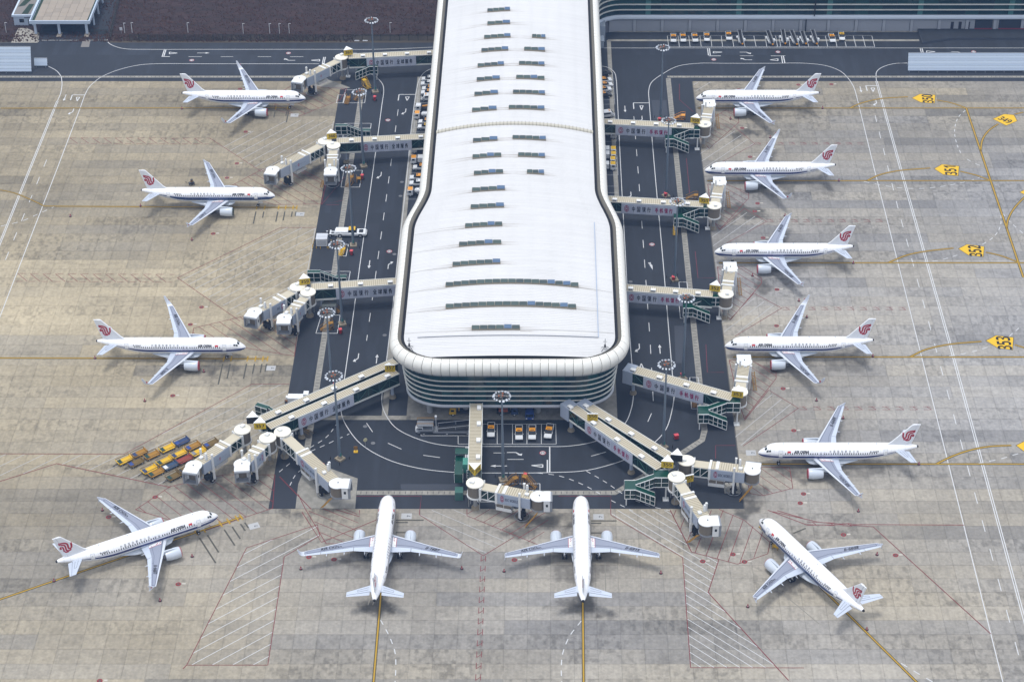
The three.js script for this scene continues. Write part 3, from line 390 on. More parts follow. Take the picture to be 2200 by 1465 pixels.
zone('red_hatching', [[-55.13, 33.69], [-44.38, 33.69], [-43.1, 36.51], [-42.43, 45.46], [-49.76, 45.94]], dW([[-51.72, 35.69], [-39.44, 43.05]]), 2.4, 0.14, red, apron, [[-57.79, 28.48], [-55.66, 33.69], [-49.76, 45.94], [-45.02, 45.94]]); zone('red_hatching', [[-18.16, 33.86], [0.97, 33.86], [0.96, 35.85], [-1.37, 46.26], [-5.59, 44.66], [-17.98, 36.18]], dW([[-15.25, 38.16], [-10, 33.19]]), 2.4, 0.14, red, apron, [[-18.26, 33.86], [-18.19, 36.18], [-1.37, 46.57]]); zone('red_hatching', [[28.67, 34.19], [41.55, 34.19], [50.43, 43.05], [48.83, 49.43], [42.81, 52.88], [32.76, 48.8]], dW([[37.43, 47.85], [41.5, 34.86]]), 2.6, 0.14, red, apron, [[39.96, 33.86], [45.56, 37.83], [50.75, 45.46], [49.87, 49.43], [42.81, 52.88], [32.76, 48.8]]);
for (const p of [[[-48.44, 34.03], [-42.88, 36.51], [-43.05, 34.19]], [[-56.3, 34.86], [-50.85, 45.46], [-34.64, 34.86]], [[-62.82, 21.96], [-54.25, 33.86]], [[51.21, 34.19], [59.79, 39.47], [71.83, 39.31]], [[52.24, 34.69], [62.56, 38.49], [74.81, 40.12], [95.48, 75.34]], [[71.83, 39.31], [95.75, 39.47]], [[53.35, 34.36], [58.98, 37.01]]]) line('zone_edge', p, 0.2, red, apron, Y2);
for (const p of [[[-44.18, 29.16], [-29.02, 29.16], [-29.12, 33.69]], [[2.92, 29.16], [15.16, 29.16], [14.94, 33.69]], [[41.77, -172.49], [41.22, -162.22], [45.08, -154.55]], [[41.38, -126.41], [41.21, -106.62]], [[40.99, -75.88], [40.96, -62.72], [45.34, -62.72]], [[41.13, -31.79], [40.71, -19.64], [44.93, -19.64]], [[-57.71, -102.79], [-63.85, -100.26], [-58.48, -115.73]], [[-62.53, -100.26], [-58.83, -100.26]], [[40.47, 15.11], [40.81, 10.1], [45.51, 10.1]]]) line('zone_edge', p, 0.13, M(112, 48, 58, 0.9), road, Y2);
// red broken clearance strips
function ladder(a, b, w, gap = 3.4) {
  const dx = b[0] - a[0], dz = b[1] - a[1], l = Math.hypot(dx, dz), d = [dx / l, dz / l], n = [-d[1], d[0]], out = [];
  for (const k of [-0.5, 0.5]) out.push(...dashes([[a[0] + n[0] * w * k, a[1] + n[1] * w * k], [b[0] + n[0] * w * k, b[1] + n[1] * w * k]], gap * 0.55, gap * 0.45, 0.14, Y1));
  for (let s = gap * 0.4; s < l - 1; s += gap) out.push(ribbon([[a[0] + d[0] * (s - w * 0.45) - n[0] * w / 2, a[1] + d[1] * (s - w * 0.45) - n[1] * w / 2], [a[0] + d[0] * (s + w * 0.45) + n[0] * w / 2, a[1] + d[1] * (s + w * 0.45) + n[1] * w / 2]], 0.14, Y1 + 0.003));
  stuff('clearance_strip', out, red, apron);
}
ladder([-142.56, -136.86], [-100.42, -136.58], 3.4); ladder([-142.47, -62.94], [-100.3, -62.49], 3.8); ladder([62.25, -135.19], [94.97, -135.19], 1.0); ladder([62.05, -91.78], [95.62, -91.78], 1.1); ladder([62.38, -48.09], [95.47, -48.09], 1.1); ladder([62.43, -4.7], [95.65, -4.7], 1.2); ladder([-14.05, 50.06], [-14.22, 91.78], 1.0); ladder([59.86, 38.82], [72.03, 39.47], 0.9, 4);
// fuel pit lids
for (const p of [[-90.4, -142.2], [-90.75, -123.44], [-92.58, -115.2], [-92.62, -84.95], [-90.9, -48.74], [-92.73, -40.79], [-92.75, -9.86], [-91.02, 29.49], [-100.6, 36.68], [-81.23, 59.51], [-93.27, 89.48], [-47.52, 51.32], [-53.22, 50.53], [-7.08, 51.48], [35.08, 51.95], [42.02, 49.59], [44.43, 52.1], [67.69, 42.88], [78.56, 49.9], [60.11, -168.83], [78.96, -171.88], [59.23, -144.47], [60.22, -127.23], [60.21, -101.02], [59.06, -96.74], [60.23, -82.78], [61.74, -57.1], [60.06, -40.16], [59.18, -12.76], [60.17, 4.26], [60.08, 28.31], [58.98, 31.69], [-95.35, -169.14], [89.32, -172.18]]) {
  part('fuel_pit_ring', new THREE.RingGeometry(0.3, 0.62, 20).rotateX(-PI / 2).translate(p[0], Y2, p[1]), M(128, 40, 44, 0.8), apron); part('fuel_pit_lid', cyl(0.3, 0.29, 0.03, p[0], 0, p[1], 14), M(92, 84, 82, 0.6, { metalness: 0.3 }), apron);
  part('fuel_pit_plate', box(0.8, 0.006, 0.45, p[0] + 1.2, Y1, p[1] - 0.2), M(182, 178, 168, 0.9), apron);
}
// tyre scuffs: dark rubber left on the concrete
for (const p of [[[-38.85, 66.28], [-37.43, 57.21], [-37.17, 53.35]], [[-37.84, 66.28], [-36.19, 57.21]], [[-113.83, 61.78], [-108.29, 53.35], [-111.45, 47.85]], [[-115.24, 64.79], [-105.62, 51]], [[-95.81, 21.26], [-87.65, 28.14], [-87.19, 34.86]], [[49.94, 60.27], [53.6, 64.79], [58.91, 72.16]], [[13.22, 51.79], [13.12, 64.79]]]) part('tyre_mark', ribbon(smooth(p), 0.22, Y1 - 0.004), M(128, 124, 116, 0.9), apron);
part('manhole_cover', cyl(0.5, 0.5, 0.02, ...(([x, z]) => [x, 0, z])([-41.75, -10.63]), 16), M(120, 120, 120), road);
for (const p of [[-41.66, 9.19], [-41.7, -112.84], [-41.65, -105.08], [-41.54, -74.47], [-41.75, -35.95], [22.74, -60.91], [-44.03, 2.6]]) part('manhole_cover', cyl(0.55, 0.55, 0.02, p[0], 0, p[1], 16), M(104, 106, 110), road);
// ---------------------------------------------------------------- pier of the terminal
const CX = -8.8, HE = 20, ZF = 2.3;                                      // centre line, roof edge height, front edge
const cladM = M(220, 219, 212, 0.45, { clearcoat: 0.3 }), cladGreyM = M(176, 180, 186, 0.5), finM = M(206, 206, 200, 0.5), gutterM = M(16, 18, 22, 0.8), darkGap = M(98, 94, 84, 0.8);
const glassMs = [[24, 60, 62], [18, 50, 54], [30, 68, 68], [20, 46, 52]].map((c) => M(...c, 0.08, { specularIntensity: 0.9 })), concM = M(150, 152, 154, 0.85);
const pier = thing('terminal_pier', 'long white roofed terminal pier with rounded glazed head between the parked airliners', 'terminal', [0, 0]);
const hw = (z) => { const t = sstep(-76, -55, z); let w = 22.6 + 3.6 * t; const d = ZF - z; if (d < 9.5) { const k = Math.max(0, 1 - (9.5 - d) / 9.5); w -= 11 * (1 - Math.sqrt(Math.max(0, 1 - (1 - k) ** 2.3))); } return w; };
const edge = [];                                                          // plan of the roof edge, west side, head, east side
for (let z = -216; z < -7; z += 1.5) edge.push([CX - hw(z), z]);
for (let k = 0; k <= 14; k++) { const a = k / 14 * PI / 2, z = ZF - 9.5 + 9.5 * Math.sin(a) ** 0.9; if (z > -7) edge.push([CX - hw(Math.min(z, ZF - 0.001)), z]); }
const half = edge.slice(); const plan = smooth([...half, ...half.slice().reverse().map(([x, z]) => [2 * CX - x, z]).filter(([x, z]) => z > -206)].filter((p, i, a) => !i || Math.hypot(p[0] - a[i - 1][0], p[1] - a[i - 1][1]) > 0.4), 0.6);
const pl = along(plan);
function rimAt(s, off) { const a = pl.at(Math.max(0, s - 0.7)), b = pl.at(Math.min(pl.length, s + 0.7)), p = pl.at(s), dx = b[0] - a[0], dz = b[1] - a[1], l = Math.hypot(dx, dz) || 1; return [p[0] - dz / l * off, p[1] + dx / l * off]; }
const sFront = (() => { let best = 0, bz = -1e9; for (let s = 0; s < pl.length; s += 0.5) { const p = pl.at(s); if (p[1] - Math.abs(p[0] - CX) * 0.001 > bz) { bz = p[1] - Math.abs(p[0] - CX) * 0.001; best = s; } } return best; })();
function sweep(s0, s1, n, profile, shrink = 0) { return grid((i, j) => { const s = s0 + (s1 - s0) * i / n, [o, h] = profile[j], p = rimAt(s, o - shrink); return [p[0], h, p[1]]; }, n, profile.length - 1); }
const rimP = [[0.1, 19.9], [0.25, 20.35], [0.9, 20.6], [1.7, 20.35], [2.35, 19.8], [2.75, 19.1], [2.85, 18.3], [2.65, 17.5], [2.25, 16.8]], underP = [[2.25, 16.8], [1.6, 16.0], [0.8, 15.4], [0.35, 15.1]];
{
  part('rim_backing', sweep(0, pl.length, 340, [...rimP, ...underP.slice(1)], 0.1), darkGap, pier);
  const n = Math.round(pl.length / 1.95), w = pl.length / n;
  for (let k = 0; k < n; k++) {                                          // white cladding panels round the rim, each with folded edges
    const s0 = k * w + 0.055, s1 = (k + 1) * w - 0.055, m = Math.abs((s0 + s1) / 2 - sFront) < 48 ? 3 : 1;
    part('cladding_panel', grid((i, j) => { const c = Math.min(m, Math.max(0, i - 1)), [o, h] = rimP[j], p = rimAt(s0 + (s1 - s0) * c / m, i === 0 || i === m + 2 ? o - 0.09 : o); return [p[0], h, p[1]]; }, m + 2, rimP.length - 1), cladM, pier);
    if (Math.abs((s0 + s1) / 2 - sFront) < 48) part('soffit_panel', sweep(s0, s1, 2, underP), cladGreyM, pier);
  }
  part('rim_soffit', [sweep(0, sFront - 48, 160, underP), sweep(sFront + 48, pl.length, 160, underP)], cladGreyM, pier);
  part('roof_gutter', sweep(0, pl.length, 340, [[-0.75, 20.0], [-0.7, 19.6], [0.0, 19.6], [0.05, 19.9]]), gutterM, pier);
}
// facade: five white fins between bands of dark glass, leaning in towards the bottom
const wallAt = (h) => 0.3 - (15.1 - h) * 0.125;
{
  const rows = 6, top = 15.1, bot = 5.6, rh = (top - bot) / rows;
  for (let r = 0; r < rows; r++) {
    const h1 = top - r * rh - (r ? 0.22 : 0.02), h0 = top - (r + 1) * rh + 0.2, f0 = sFront - 46, f1 = sFront + 46, n = 34;
    for (let k = 0; k < n; k++) { const a = f0 + (f1 - f0) * k / n + 0.04, b = f0 + (f1 - f0) * (k + 1) / n - 0.04; part('window_pane', sweep(a, b, 2, [[wallAt(h1), h1], [wallAt(h0), h0]]), glassMs[Math.floor(rnd() * 4)], pier); }
    part('side_glazing', sweep(0, f0, 150, [[wallAt(h1), h1], [wallAt(h0), h0]]), glassMs[1], pier); part('side_glazing', sweep(f1, pl.length, 150, [[wallAt(h1), h1], [wallAt(h0), h0]]), glassMs[1], pier);
    if (r < rows - 1) { const h = top - (r + 1) * rh, o = wallAt(h); part('facade_fin', sweep(0, pl.length, 340, [[o - 0.1, h + 0.07], [o + 0.18, h + 0.08], [o + 0.22, h], [o + 0.18, h - 0.14], [o - 0.1, h - 0.16]]), finM, pier); }
  }
  part('glazing_core', sweep(0, pl.length, 340, [[-0.1, 15], [wallAt(5.6) - 0.3, 5.5]]), M(30, 38, 40, 0.8), pier);
  const o = wallAt(5.2); part('soffit_band', sweep(0, pl.length, 340, [[o - 0.1, 5.62], [o + 0.3, 5.6], [o + 0.32, 5.0], [o - 0.1, 4.8], [o - 6, 4.75]]), cladGreyM, pier);
  part('underside', grid((i, j) => { const z = -216 + 215 * i / 60; return [CX + (hw(z) - 6) * (j - 1), 4.74, z]; }, 60, 2), concM, pier);
  // ground floor wall set back under the overhang, with round columns
  part('ground_floor_wall', prism([[CX - 15, -216], [CX + 15, -216], [CX + 15, -9], [CX - 15, -9]], 4.7, 0), M(96, 100, 104, 0.9), pier);
  for (const x of [-24, -14.5, -5, 4.5, 13]) part('column', cyl(0.75, 0.75, 4.76, CX + x * 0.93 + 2.6, 0, -3.4, 20), concM, pier);
  for (let z = -18; z > -200; z -= 12) for (const s of [-1, 1]) part('column', cyl(0.6, 0.6, 4.76, CX + s * (hw(z) - 4.2), 0, z, 12), concM, pier);
}
// roof: shallow arch, dust washed down from the skylight ends
const roofH = (x, z) => { const u = (x - CX) / hw(z); return 19.95 + 2.5 * Math.max(0, 1 - u * u) * sstep(1.5, -26, z) + 0.5 * Math.max(0, 1 - u * u); };
const lights = [];
for (const [a, b, y] of [[1047, 1096, 25], [1047, 1096, 53], [1040, 1097, 82], [1034, 1092, 110], [1026, 1083, 142], [1024, 1074, 172], [1019, 1070, 203], [1014, 1067, 237], [1016, 1069, 303], [1015, 1077, 338], [1018, 1081, 374], [1014, 1085, 410], [1011, 1083, 447], [999, 1079, 487], [986, 1077, 526], [972, 1075, 568], [957, 1243, 611], [957, 1238, 656], [1013, 1117, 698], [1143, 1172, 82], [1126, 1171, 110], [1115, 1170, 141], [1109, 1170, 171], [1102, 1171, 203], [1093, 1170, 236], [1101, 1173, 301], [1113, 1171, 338], [1132, 1169, 374]]) lights.push([a, b, y]);
const skylights = [[[[-18.08, -177.21], [-11.05, -177.21]]], [[[-17.87, -168.33], [-10.92, -168.33]]], [[[-18.64, -159.35], [-10.65, -159.35]]], [[[-19.26, -150.87], [-11.23, -150.87]]], [[[-20.12, -141.41], [-12.32, -141.41]]], [[[-20.15, -132.75], [-13.39, -132.75]]], [[[-20.58, -124.02], [-13.76, -124.02]]], [[[-20.97, -114.68], [-13.98, -114.68]]], [[[-20.2, -97.22], [-13.38, -97.22]]], [[[-20.07, -88.3], [-12.2, -88.3]]], [[[-19.44, -79.36], [-11.54, -79.36]]], [[[-19.68, -70.65], [-10.89, -70.65]]], [[[-19.79, -61.93], [-11, -61.93]]], [[[-20.96, -52.75], [-11.32, -52.75]]], [[[-22.23, -44.05], [-11.41, -44.05]]], [[[-23.55, -34.93], [-11.48, -34.93]]], [[[-24.95, -25.97], [8.09, -25.97]]], [[[-24.59, -16.95], [7.4, -16.95]]], [[[-17.97, -8.47], [-6.29, -8.47]]], [[[-4.2, -159.35], [-0.14, -159.35]]], [[[-6.51, -150.87], [-0.28, -150.87]]], [[[-7.94, -141.7], [-0.41, -141.7]]], [[[-8.66, -133.04], [-0.41, -133.04]]], [[[-9.49, -124.02], [-0.27, -124.02]]], [[[-10.56, -114.95], [-0.4, -114.95]]], [[[-9.27, -97.73], [0, -97.73]]], [[[-7.62, -88.3], [-0.25, -88.3]]], [[[-5.14, -79.36], [-0.5, -79.36]]]].map(([p]) => [p[0][0], p[1][0], p[0][1]]);
{
  const RW = 1024, RH = 2048, rx0 = CX - 27, rx1 = CX + 27, rz0 = -217, rz1 = 3;
  const map = pixels(RW, RH, (() => {
    const byRow = new Map();
    for (const s of skylights) for (let z = Math.floor(s[2] - 2); z <= s[2] + 2; z++) { if (!byRow.has(z)) byRow.set(z, []); byRow.get(z).push(s); }
    return (px, py) => {
      const x = rx0 + (px + 0.5) / RW * (rx1 - rx0), z = rz1 - (py + 0.5) / RH * (rz1 - rz0);
      let k = 0.97 + 0.05 * (fbm(x * 0.09, z * 0.06, 4) - 0.5) + 0.045 * (vnoise(x * 0.12, z * 2.3) - 0.5) + 0.02 * (vnoise(x * 3, z * 3) - 0.5), st = 0;
      for (const s of byRow.get(Math.floor(z)) || []) {                  // thin rusty runs on either side of each skylight
        const out = x < s[0] ? s[0] - x : x > s[1] ? x - s[1] : -1; if (out < 0) continue;
        const thin = Math.abs(z - s[2] - 0.5 + 0.3 * Math.sin(x * 0.3)) < 0.16 || Math.abs(z - s[2] + 0.6) < 0.12; const len = x < s[0] ? 8 : 5;
        st = Math.max(st, (thin ? 0.42 : 0.1 * (1 - Math.min(1, Math.abs(z - s[2]) / 1.1))) * Math.max(0, 1 - out / (len * (0.5 + vnoise(z * 9, 3)))) * (0.6 + 0.9 * vnoise(x * 1.3, z * 7)));
      }
      return [(208 * k) * (1 - 0.55 * st), (208 * k) * (1 - 0.62 * st), (208 * k) * (1 - 0.7 * st)];
    };
  })());
  const roofM = new THREE.MeshPhysicalMaterial({ map, roughness: 0.55 });
  const nz = 150, nx = 26, zs = (i) => -216 + (ZF - 0.75 + 216) * Math.min(1, i / nz * 0.96 + 0.04 * (1 - (1 - i / nz) ** 8));
  part('roof_sheeting', grid((i, j) => { const z = zs(i), x = CX + (j / nx * 2 - 1) * (hw(z) - 0.7); return [x, roofH(x, z), z]; }, nz, nx, (i, j) => { const z = zs(i), x = CX + (j / nx * 2 - 1) * (hw(z) - 0.7); return [(x - rx0) / (rx1 - rx0), (rz1 - z) / (rz1 - rz0)]; }), roofM, pier);
  const seams = [];                                                       // standing seams across the sheets
  for (let z = -215; z < ZF - 1.4; z += 0.62) seams.push(grid((i, j) => { const w = hw(z) - 0.8, x = CX + (i / 10 * 2 - 1) * w; return [x, roofH(x, z) + (j === 1 || j === 2 ? 0.06 : -0.02), z + [-0.05, -0.035, 0.035, 0.05][j]]; }, 10, 3));
  stuff('standing_seams', seams, M(206, 206, 206, 0.55), pier);
  const zj = [-9.51, -106.1][1];
  part('movement_joint', grid((i, j) => { const w = hw(zj) - 0.6, x = CX + (i / 24 * 2 - 1) * w; return [x, roofH(x, zj) + [0, 0.45, 0.45, 0][j], zj + [-0.55, -0.5, 0.5, 0.55][j]]; }, 24, 3), M(186, 182, 168, 0.7), pier);
  const jr = []; for (let i = -21; i <= 21; i++) { const x = CX + i * 1.02; jr.push(box(0.12, 0.55, 1.3, x, roofH(x, zj) + 0.28, zj)); } stuff('joint_ribs', jr, M(142, 138, 126, 0.8), pier);
  const lx = [12.64, -38.95][0]; const lp = []; for (let z = -57; z < -6; z += 6) lp.push([lx, roofH(lx, z) + 0.25, z], [lx, roofH(lx, Math.min(-6, z + 6)) + 0.25, Math.min(-6, z + 6)]);
  part('lightning_tape', lp.reduce((a, p, i) => (i % 2 ? [...a, bar(lp[i - 1], p, 0.16, 0.12)] : a), []), M(150, 166, 190, 0.5), pier);
  const fp = []; for (let i = 0; i <= 16; i++) { const x = -31 + (lx + 31) * i / 16; fp.push([x, roofH(x, -6) + 0.2, -6]); } part('lightning_tape', fp.slice(1).map((p, i) => bar(fp[i], p, 0.12, 0.1)), M(120, 126, 138, 0.5), pier);
  for (const [px, pz] of [[-32.73, -1.84], [14.13, -1.46]]) {
    const y = roofH(px, pz), gs = [bar([px, y, pz], [px, y + 3.2, pz], 0.12)]; for (let k = 0; k < 4; k++) { const a = PI / 4 + k * PI / 2; gs.push(bar([px + 1.3 * Math.cos(a), y, pz + 1.3 * Math.sin(a)], [px, y + 1, pz], 0.1)); } gs.push(bar([px - 0.5, y + 2.4, pz], [px + 0.5, y + 2.4, pz], 0.07), box(0.45, 0.5, 0.45, px, y + 1.2, pz));
    part('lightning_rod', gs, M(70, 72, 76, 0.6), pier);
  }
  // skylights: raised kerb with sloping panes
  const kerbM = M(150, 140, 122, 0.8), skyGlass = [[50, 68, 66], [46, 62, 62], [56, 74, 70]].map((c) => M(...c, 0.3)), blueM = M(70, 96, 126, 0.3);
  for (const [x0, x1, z] of skylights) {
    const n = Math.max(3, Math.round((x1 - x0) / 2)), w = (x1 - x0) / n, kerb = [];
    for (let k = 0; k < n; k++) { const x = x0 + (k + 0.5) * w; kerb.push(box(w + 0.01, 0.6, 1.1, x, roofH(x, z) + 0.15, z)); kerb.push(box(0.08, 0.08, 1.25, x - w / 2, roofH(x, z) + 0.56, z)); }
    if (z > -60) { const run = [], xe = CX - hw(z) + 0.9; if (x0 < CX + 2) for (let k = 0; k < 5; k++) { const a = x0 + (xe - x0) * k / 5, b = x0 + (xe - x0) * (k + 1) / 5; run.push(bar([a, roofH(a, z + 0.4) + 0.1, z + 0.4], [b, roofH(b, z + 0.4) + 0.1, z + 0.4], 0.04)); } const xr = CX + hw(z) - 0.9; if (x1 > CX + 2) for (let k = 0; k < 5; k++) { const a = x1 + (xr - x1) * k / 5, b = x1 + (xr - x1) * (k + 1) / 5; run.push(bar([a, roofH(a, z + 0.3) + 0.1, z + 0.3], [b, roofH(b, z + 0.3) + 0.1, z + 0.3], 0.06)); } if (run.length) part('conduit', run, M(188, 186, 180, 0.7), pier); }
    const sk = part('skylight', kerb, kerbM, pier), blue = Math.max(1, Math.round(n * (rnd() < 0.5 ? 0.6 : 0.78))), lift = R(0, 1);
    for (let k = 0; k < n; k++) { const x = x0 + (k + 0.5) * w, y = roofH(x, z) + 0.42, open = k === blue || (n > 9 && k === n - 2); const g = grid((i, j) => [x + (i - 0.5) * (w - 0.12), y + (j ? 0.06 : 0.42) + (open ? 0.16 : 0), z + (j ? 0.62 : -0.55)], 1, 1); part('pane', g, open ? blueM : skyGlass[Math.floor(rnd() * 3)], sk); }
  }
}
// ---------------------------------------------------------------- main terminal behind the pier, only its apron front in view
{
  const T = thing('main_terminal', 'wide terminal front with long white fins over dark glass and a grey concrete base wall', 'terminal', [0, 0]);
  const z0 = -208.6, r = 9, x0 = 15.5; const front = []; for (let k = 0; k <= 12; k++) { const a = PI / 2 * (1 - k / 12); front.push([x0 + r - r * Math.sin(a) , z0 + r - r * Math.cos(a)]); } front.push([120, z0], [230, z0]);
  const fa = along(front), N = (s, o) => { const a = fa.at(Math.max(0, s - 0.6)), b = fa.at(s + 0.6), p = fa.at(s), dx = b[0] - a[0], dz = b[1] - a[1], l = Math.hypot(dx, dz); return [p[0] - dz / l * o, p[1] + dx / l * o]; };
  const sw = (s0, s1, n, prof) => grid((i, j) => { const p = N(s0 + (s1 - s0) * i / n, prof[j][0]); return [p[0], prof[j][1], p[1]]; }, n, prof.length - 1);
  const L = fa.length, base = M(148, 152, 160, 0.9), w = 9.05; let k = 0;
  part('base_wall', sw(0, L, 120, [[-0.35, 0], [-0.35, 4.6]]), M(100, 102, 108, 0.9), T);
  for (let s = 10; s < L - 1; s += w, k++) { part('wall_panel', sw(s + 0.1, Math.min(L, s + w - 1.1), 2, [[-0.2, 0.05], [0, 0.1], [0, 4.4], [-0.2, 4.5]]), base, T); part('pilaster', sw(s + w - 1.0, Math.min(L, s + w), 1, [[-0.2, 0.02], [0.3, 0.04], [0.3, 4.5], [-0.2, 4.55]]), M(158, 162, 170, 0.9), T); }
  part('ledge', sw(0, L, 120, [[-0.4, 4.55], [0.75, 4.6], [0.85, 4.9], [0.8, 5.9], [0.2, 6.05]]), M(186, 196, 208, 0.6), T);
  for (let rr = 0; rr < 6; rr++) { const a = 6.0 + rr * 2.02, b = a + 2.02; for (let s = 0; s < L - 2; s += 4.5) part('window_pane', sw(s + 0.06, Math.min(L, s + 4.44), s < 14 ? 4 : 1, [[0.05 + rr * 0.22, a + 0.06], [0.05 + (rr + 1) * 0.22, b - 0.06]]), glassMs[Math.floor(rnd() * 4)], T); part('facade_fin', sw(0, L, 130, [[0.1 + (rr + 1) * 0.22, b - 0.1], [0.6 + (rr + 1) * 0.22, b - 0.14], [0.65 + (rr + 1) * 0.22, b + 0.02], [0.6 + (rr + 1) * 0.22, b + 0.14], [0.1 + (rr + 1) * 0.22, b + 0.12]]), finM, T); }
  part('glazing_core', sw(0, L, 120, [[-0.3, 5.9], [1.1, 18.2]]), M(34, 44, 48, 0.8), T);
  for (let s = 22; s < L; s += 29.5) part('glass_pier', sw(s, s + 1.7, 1, [[0.12, 6.1], [1.36, 18]]), M(58, 108, 106, 0.3), T);
  part('roof', prism([[14, -209.4], [230, -209.4], [230, -250], [14, -250]], 0.8, 18.2), cladM, T);
  part('end_wall', prism([[15, -249], [229, -249], [229, -211], [15, -211]], 18, 0), base, T);
  part('expansion_gap', [bar([...(([x]) => [x, 6, z0 + 0.9])([87.31, -221.2])], [...(([x]) => [x, 18, z0 + 2.2])([87.31, -221.2])], 0.35), bar([...(([x]) => [x - 0.6, 0.1, z0 + 0.25])([85.48, -210.98])], [...(([x]) => [x - 0.6, 4.5, z0 + 0.25])([85.48, -210.98])], 0.3)], M(16, 20, 26, 0.9), T);
  const dx = (px) => (px - 1173) / 6.66; for (const px of [2057, 2074, 2092]) part('door', rbox(0.95, 2.5, 0.12, dx(px), 1.3 + 0.9, z0 + 0.1, 0.03), M(34, 32, 44, 0.6), T);
  for (const [a, b] of [[2106, 2144], [2158, 2240]]) { const g = part('loading_bay', box((b - a) / 6.66, 3.4, 0.1, dx((a + b) / 2), 2.9, z0 + 0.06), M(40, 46, 58, 0.9), T); part('bumper', box((b - a) / 6.66, 0.55, 0.25, dx((a + b) / 2), 0.95, z0 + 0.3), M(118, 26, 48, 0.7), g); }
  part('stair_block', [box(3.2, 5.5, 4.5, 17.6, 2.75, -203.5), box(2.6, 2.6, 4, 17.4, 1.3, -198.6)], M(150, 160, 172, 0.9), T);
  // loading ramp
  const ramp = thing('loading_ramp', 'dark asphalt loading ramp with low kerb wall before the terminal base wall', 'ramp', [0, 0]);
  part('deck', prism([[121.63, -208.8], [165.48, -208.8], [164.18, -202.32], [133.97, -202.32], [130.9, -202], [121.9, -199.37]], 0.05, 0.9), tarM, ramp); part('kerb_wall', prism([[121.63, -208.8], [165.48, -208.8], [164.16, -202.23], [133.95, -202.23], [130.89, -201.93], [121.72, -199.21]], 0.88, 0.0), M(70, 74, 84, 0.9), ramp);
}
// ---------------------------------------------------------------- airliners
// station from the nose s, crown height, belly height, half width
const FUS = [[0, 3.44, 3.30, 0.05], [0.08, 3.62, 3.12, 0.25], [0.3, 3.88, 2.92, 0.48], [0.7, 4.22, 2.68, 0.78], [1.3, 4.62, 2.4, 1.1], [1.9, 5.12, 2.2, 1.34], [2.6, 5.58, 2.05, 1.56], [3.4, 5.85, 1.95, 1.74], [4.6, 5.98, 1.89, 1.89], [6, 6.02, 1.88, 1.965], [8, 6.02, 1.88, 1.975], [23.5, 6.02, 1.88, 1.975], [25.5, 6.02, 1.97, 1.955], [28, 6.02, 2.36, 1.85], [30, 6.02, 2.86, 1.68], [32, 6.01, 3.42, 1.42], [34, 5.97, 4.0, 1.1], [35.5, 5.88, 4.42, 0.82], [36.8, 5.74, 4.84, 0.52], [37.45, 5.6, 5.05, 0.32]];
const OX = 17.7;                                                          // the main wheels stand at the origin
function fus(s) { let i = 1; while (i < FUS.length - 1 && FUS[i][0] < s) i++; const a = FUS[i - 1], b = FUS[i], t = Math.min(1, Math.max(0, (s - a[0]) / (b[0] - a[0]))), p0 = FUS[Math.max(0, i - 2)], p3 = FUS[Math.min(FUS.length - 1, i + 1)];
  return [1, 2, 3].map((k) => { const h = b[0] - a[0], m0 = i > 1 ? (b[k] - p0[k]) / (b[0] - p0[0]) : (b[k] - a[k]) / h, m1 = (p3[k] - a[k]) / (p3[0] - a[0]), t2 = t * t, t3 = t2 * t; return (2 * t3 - 3 * t2 + 1) * a[k] + (t3 - 2 * t2 + t) * h * m0 + (-2 * t3 + 3 * t2) * b[k] + (t3 - t2) * h * m1; }); }
function hull(s, a, off = 0) {                                            // a: degrees from the crown, positive to starboard
  const [t, b, w] = fus(s), yc = (t + b) / 2, r = rad(a); return [OX - s, yc + ((t - b) / 2 + off) * Math.cos(r), (w + off) * Math.sin(r)];
}
function skinPatch(s0, s1, a0, a1, off, n = 3, m = 4) { return grid((i, j) => hull(s0 + (s1 - s0) * i / n, a0 + (a1 - a0) * j / m, off), n, m); }
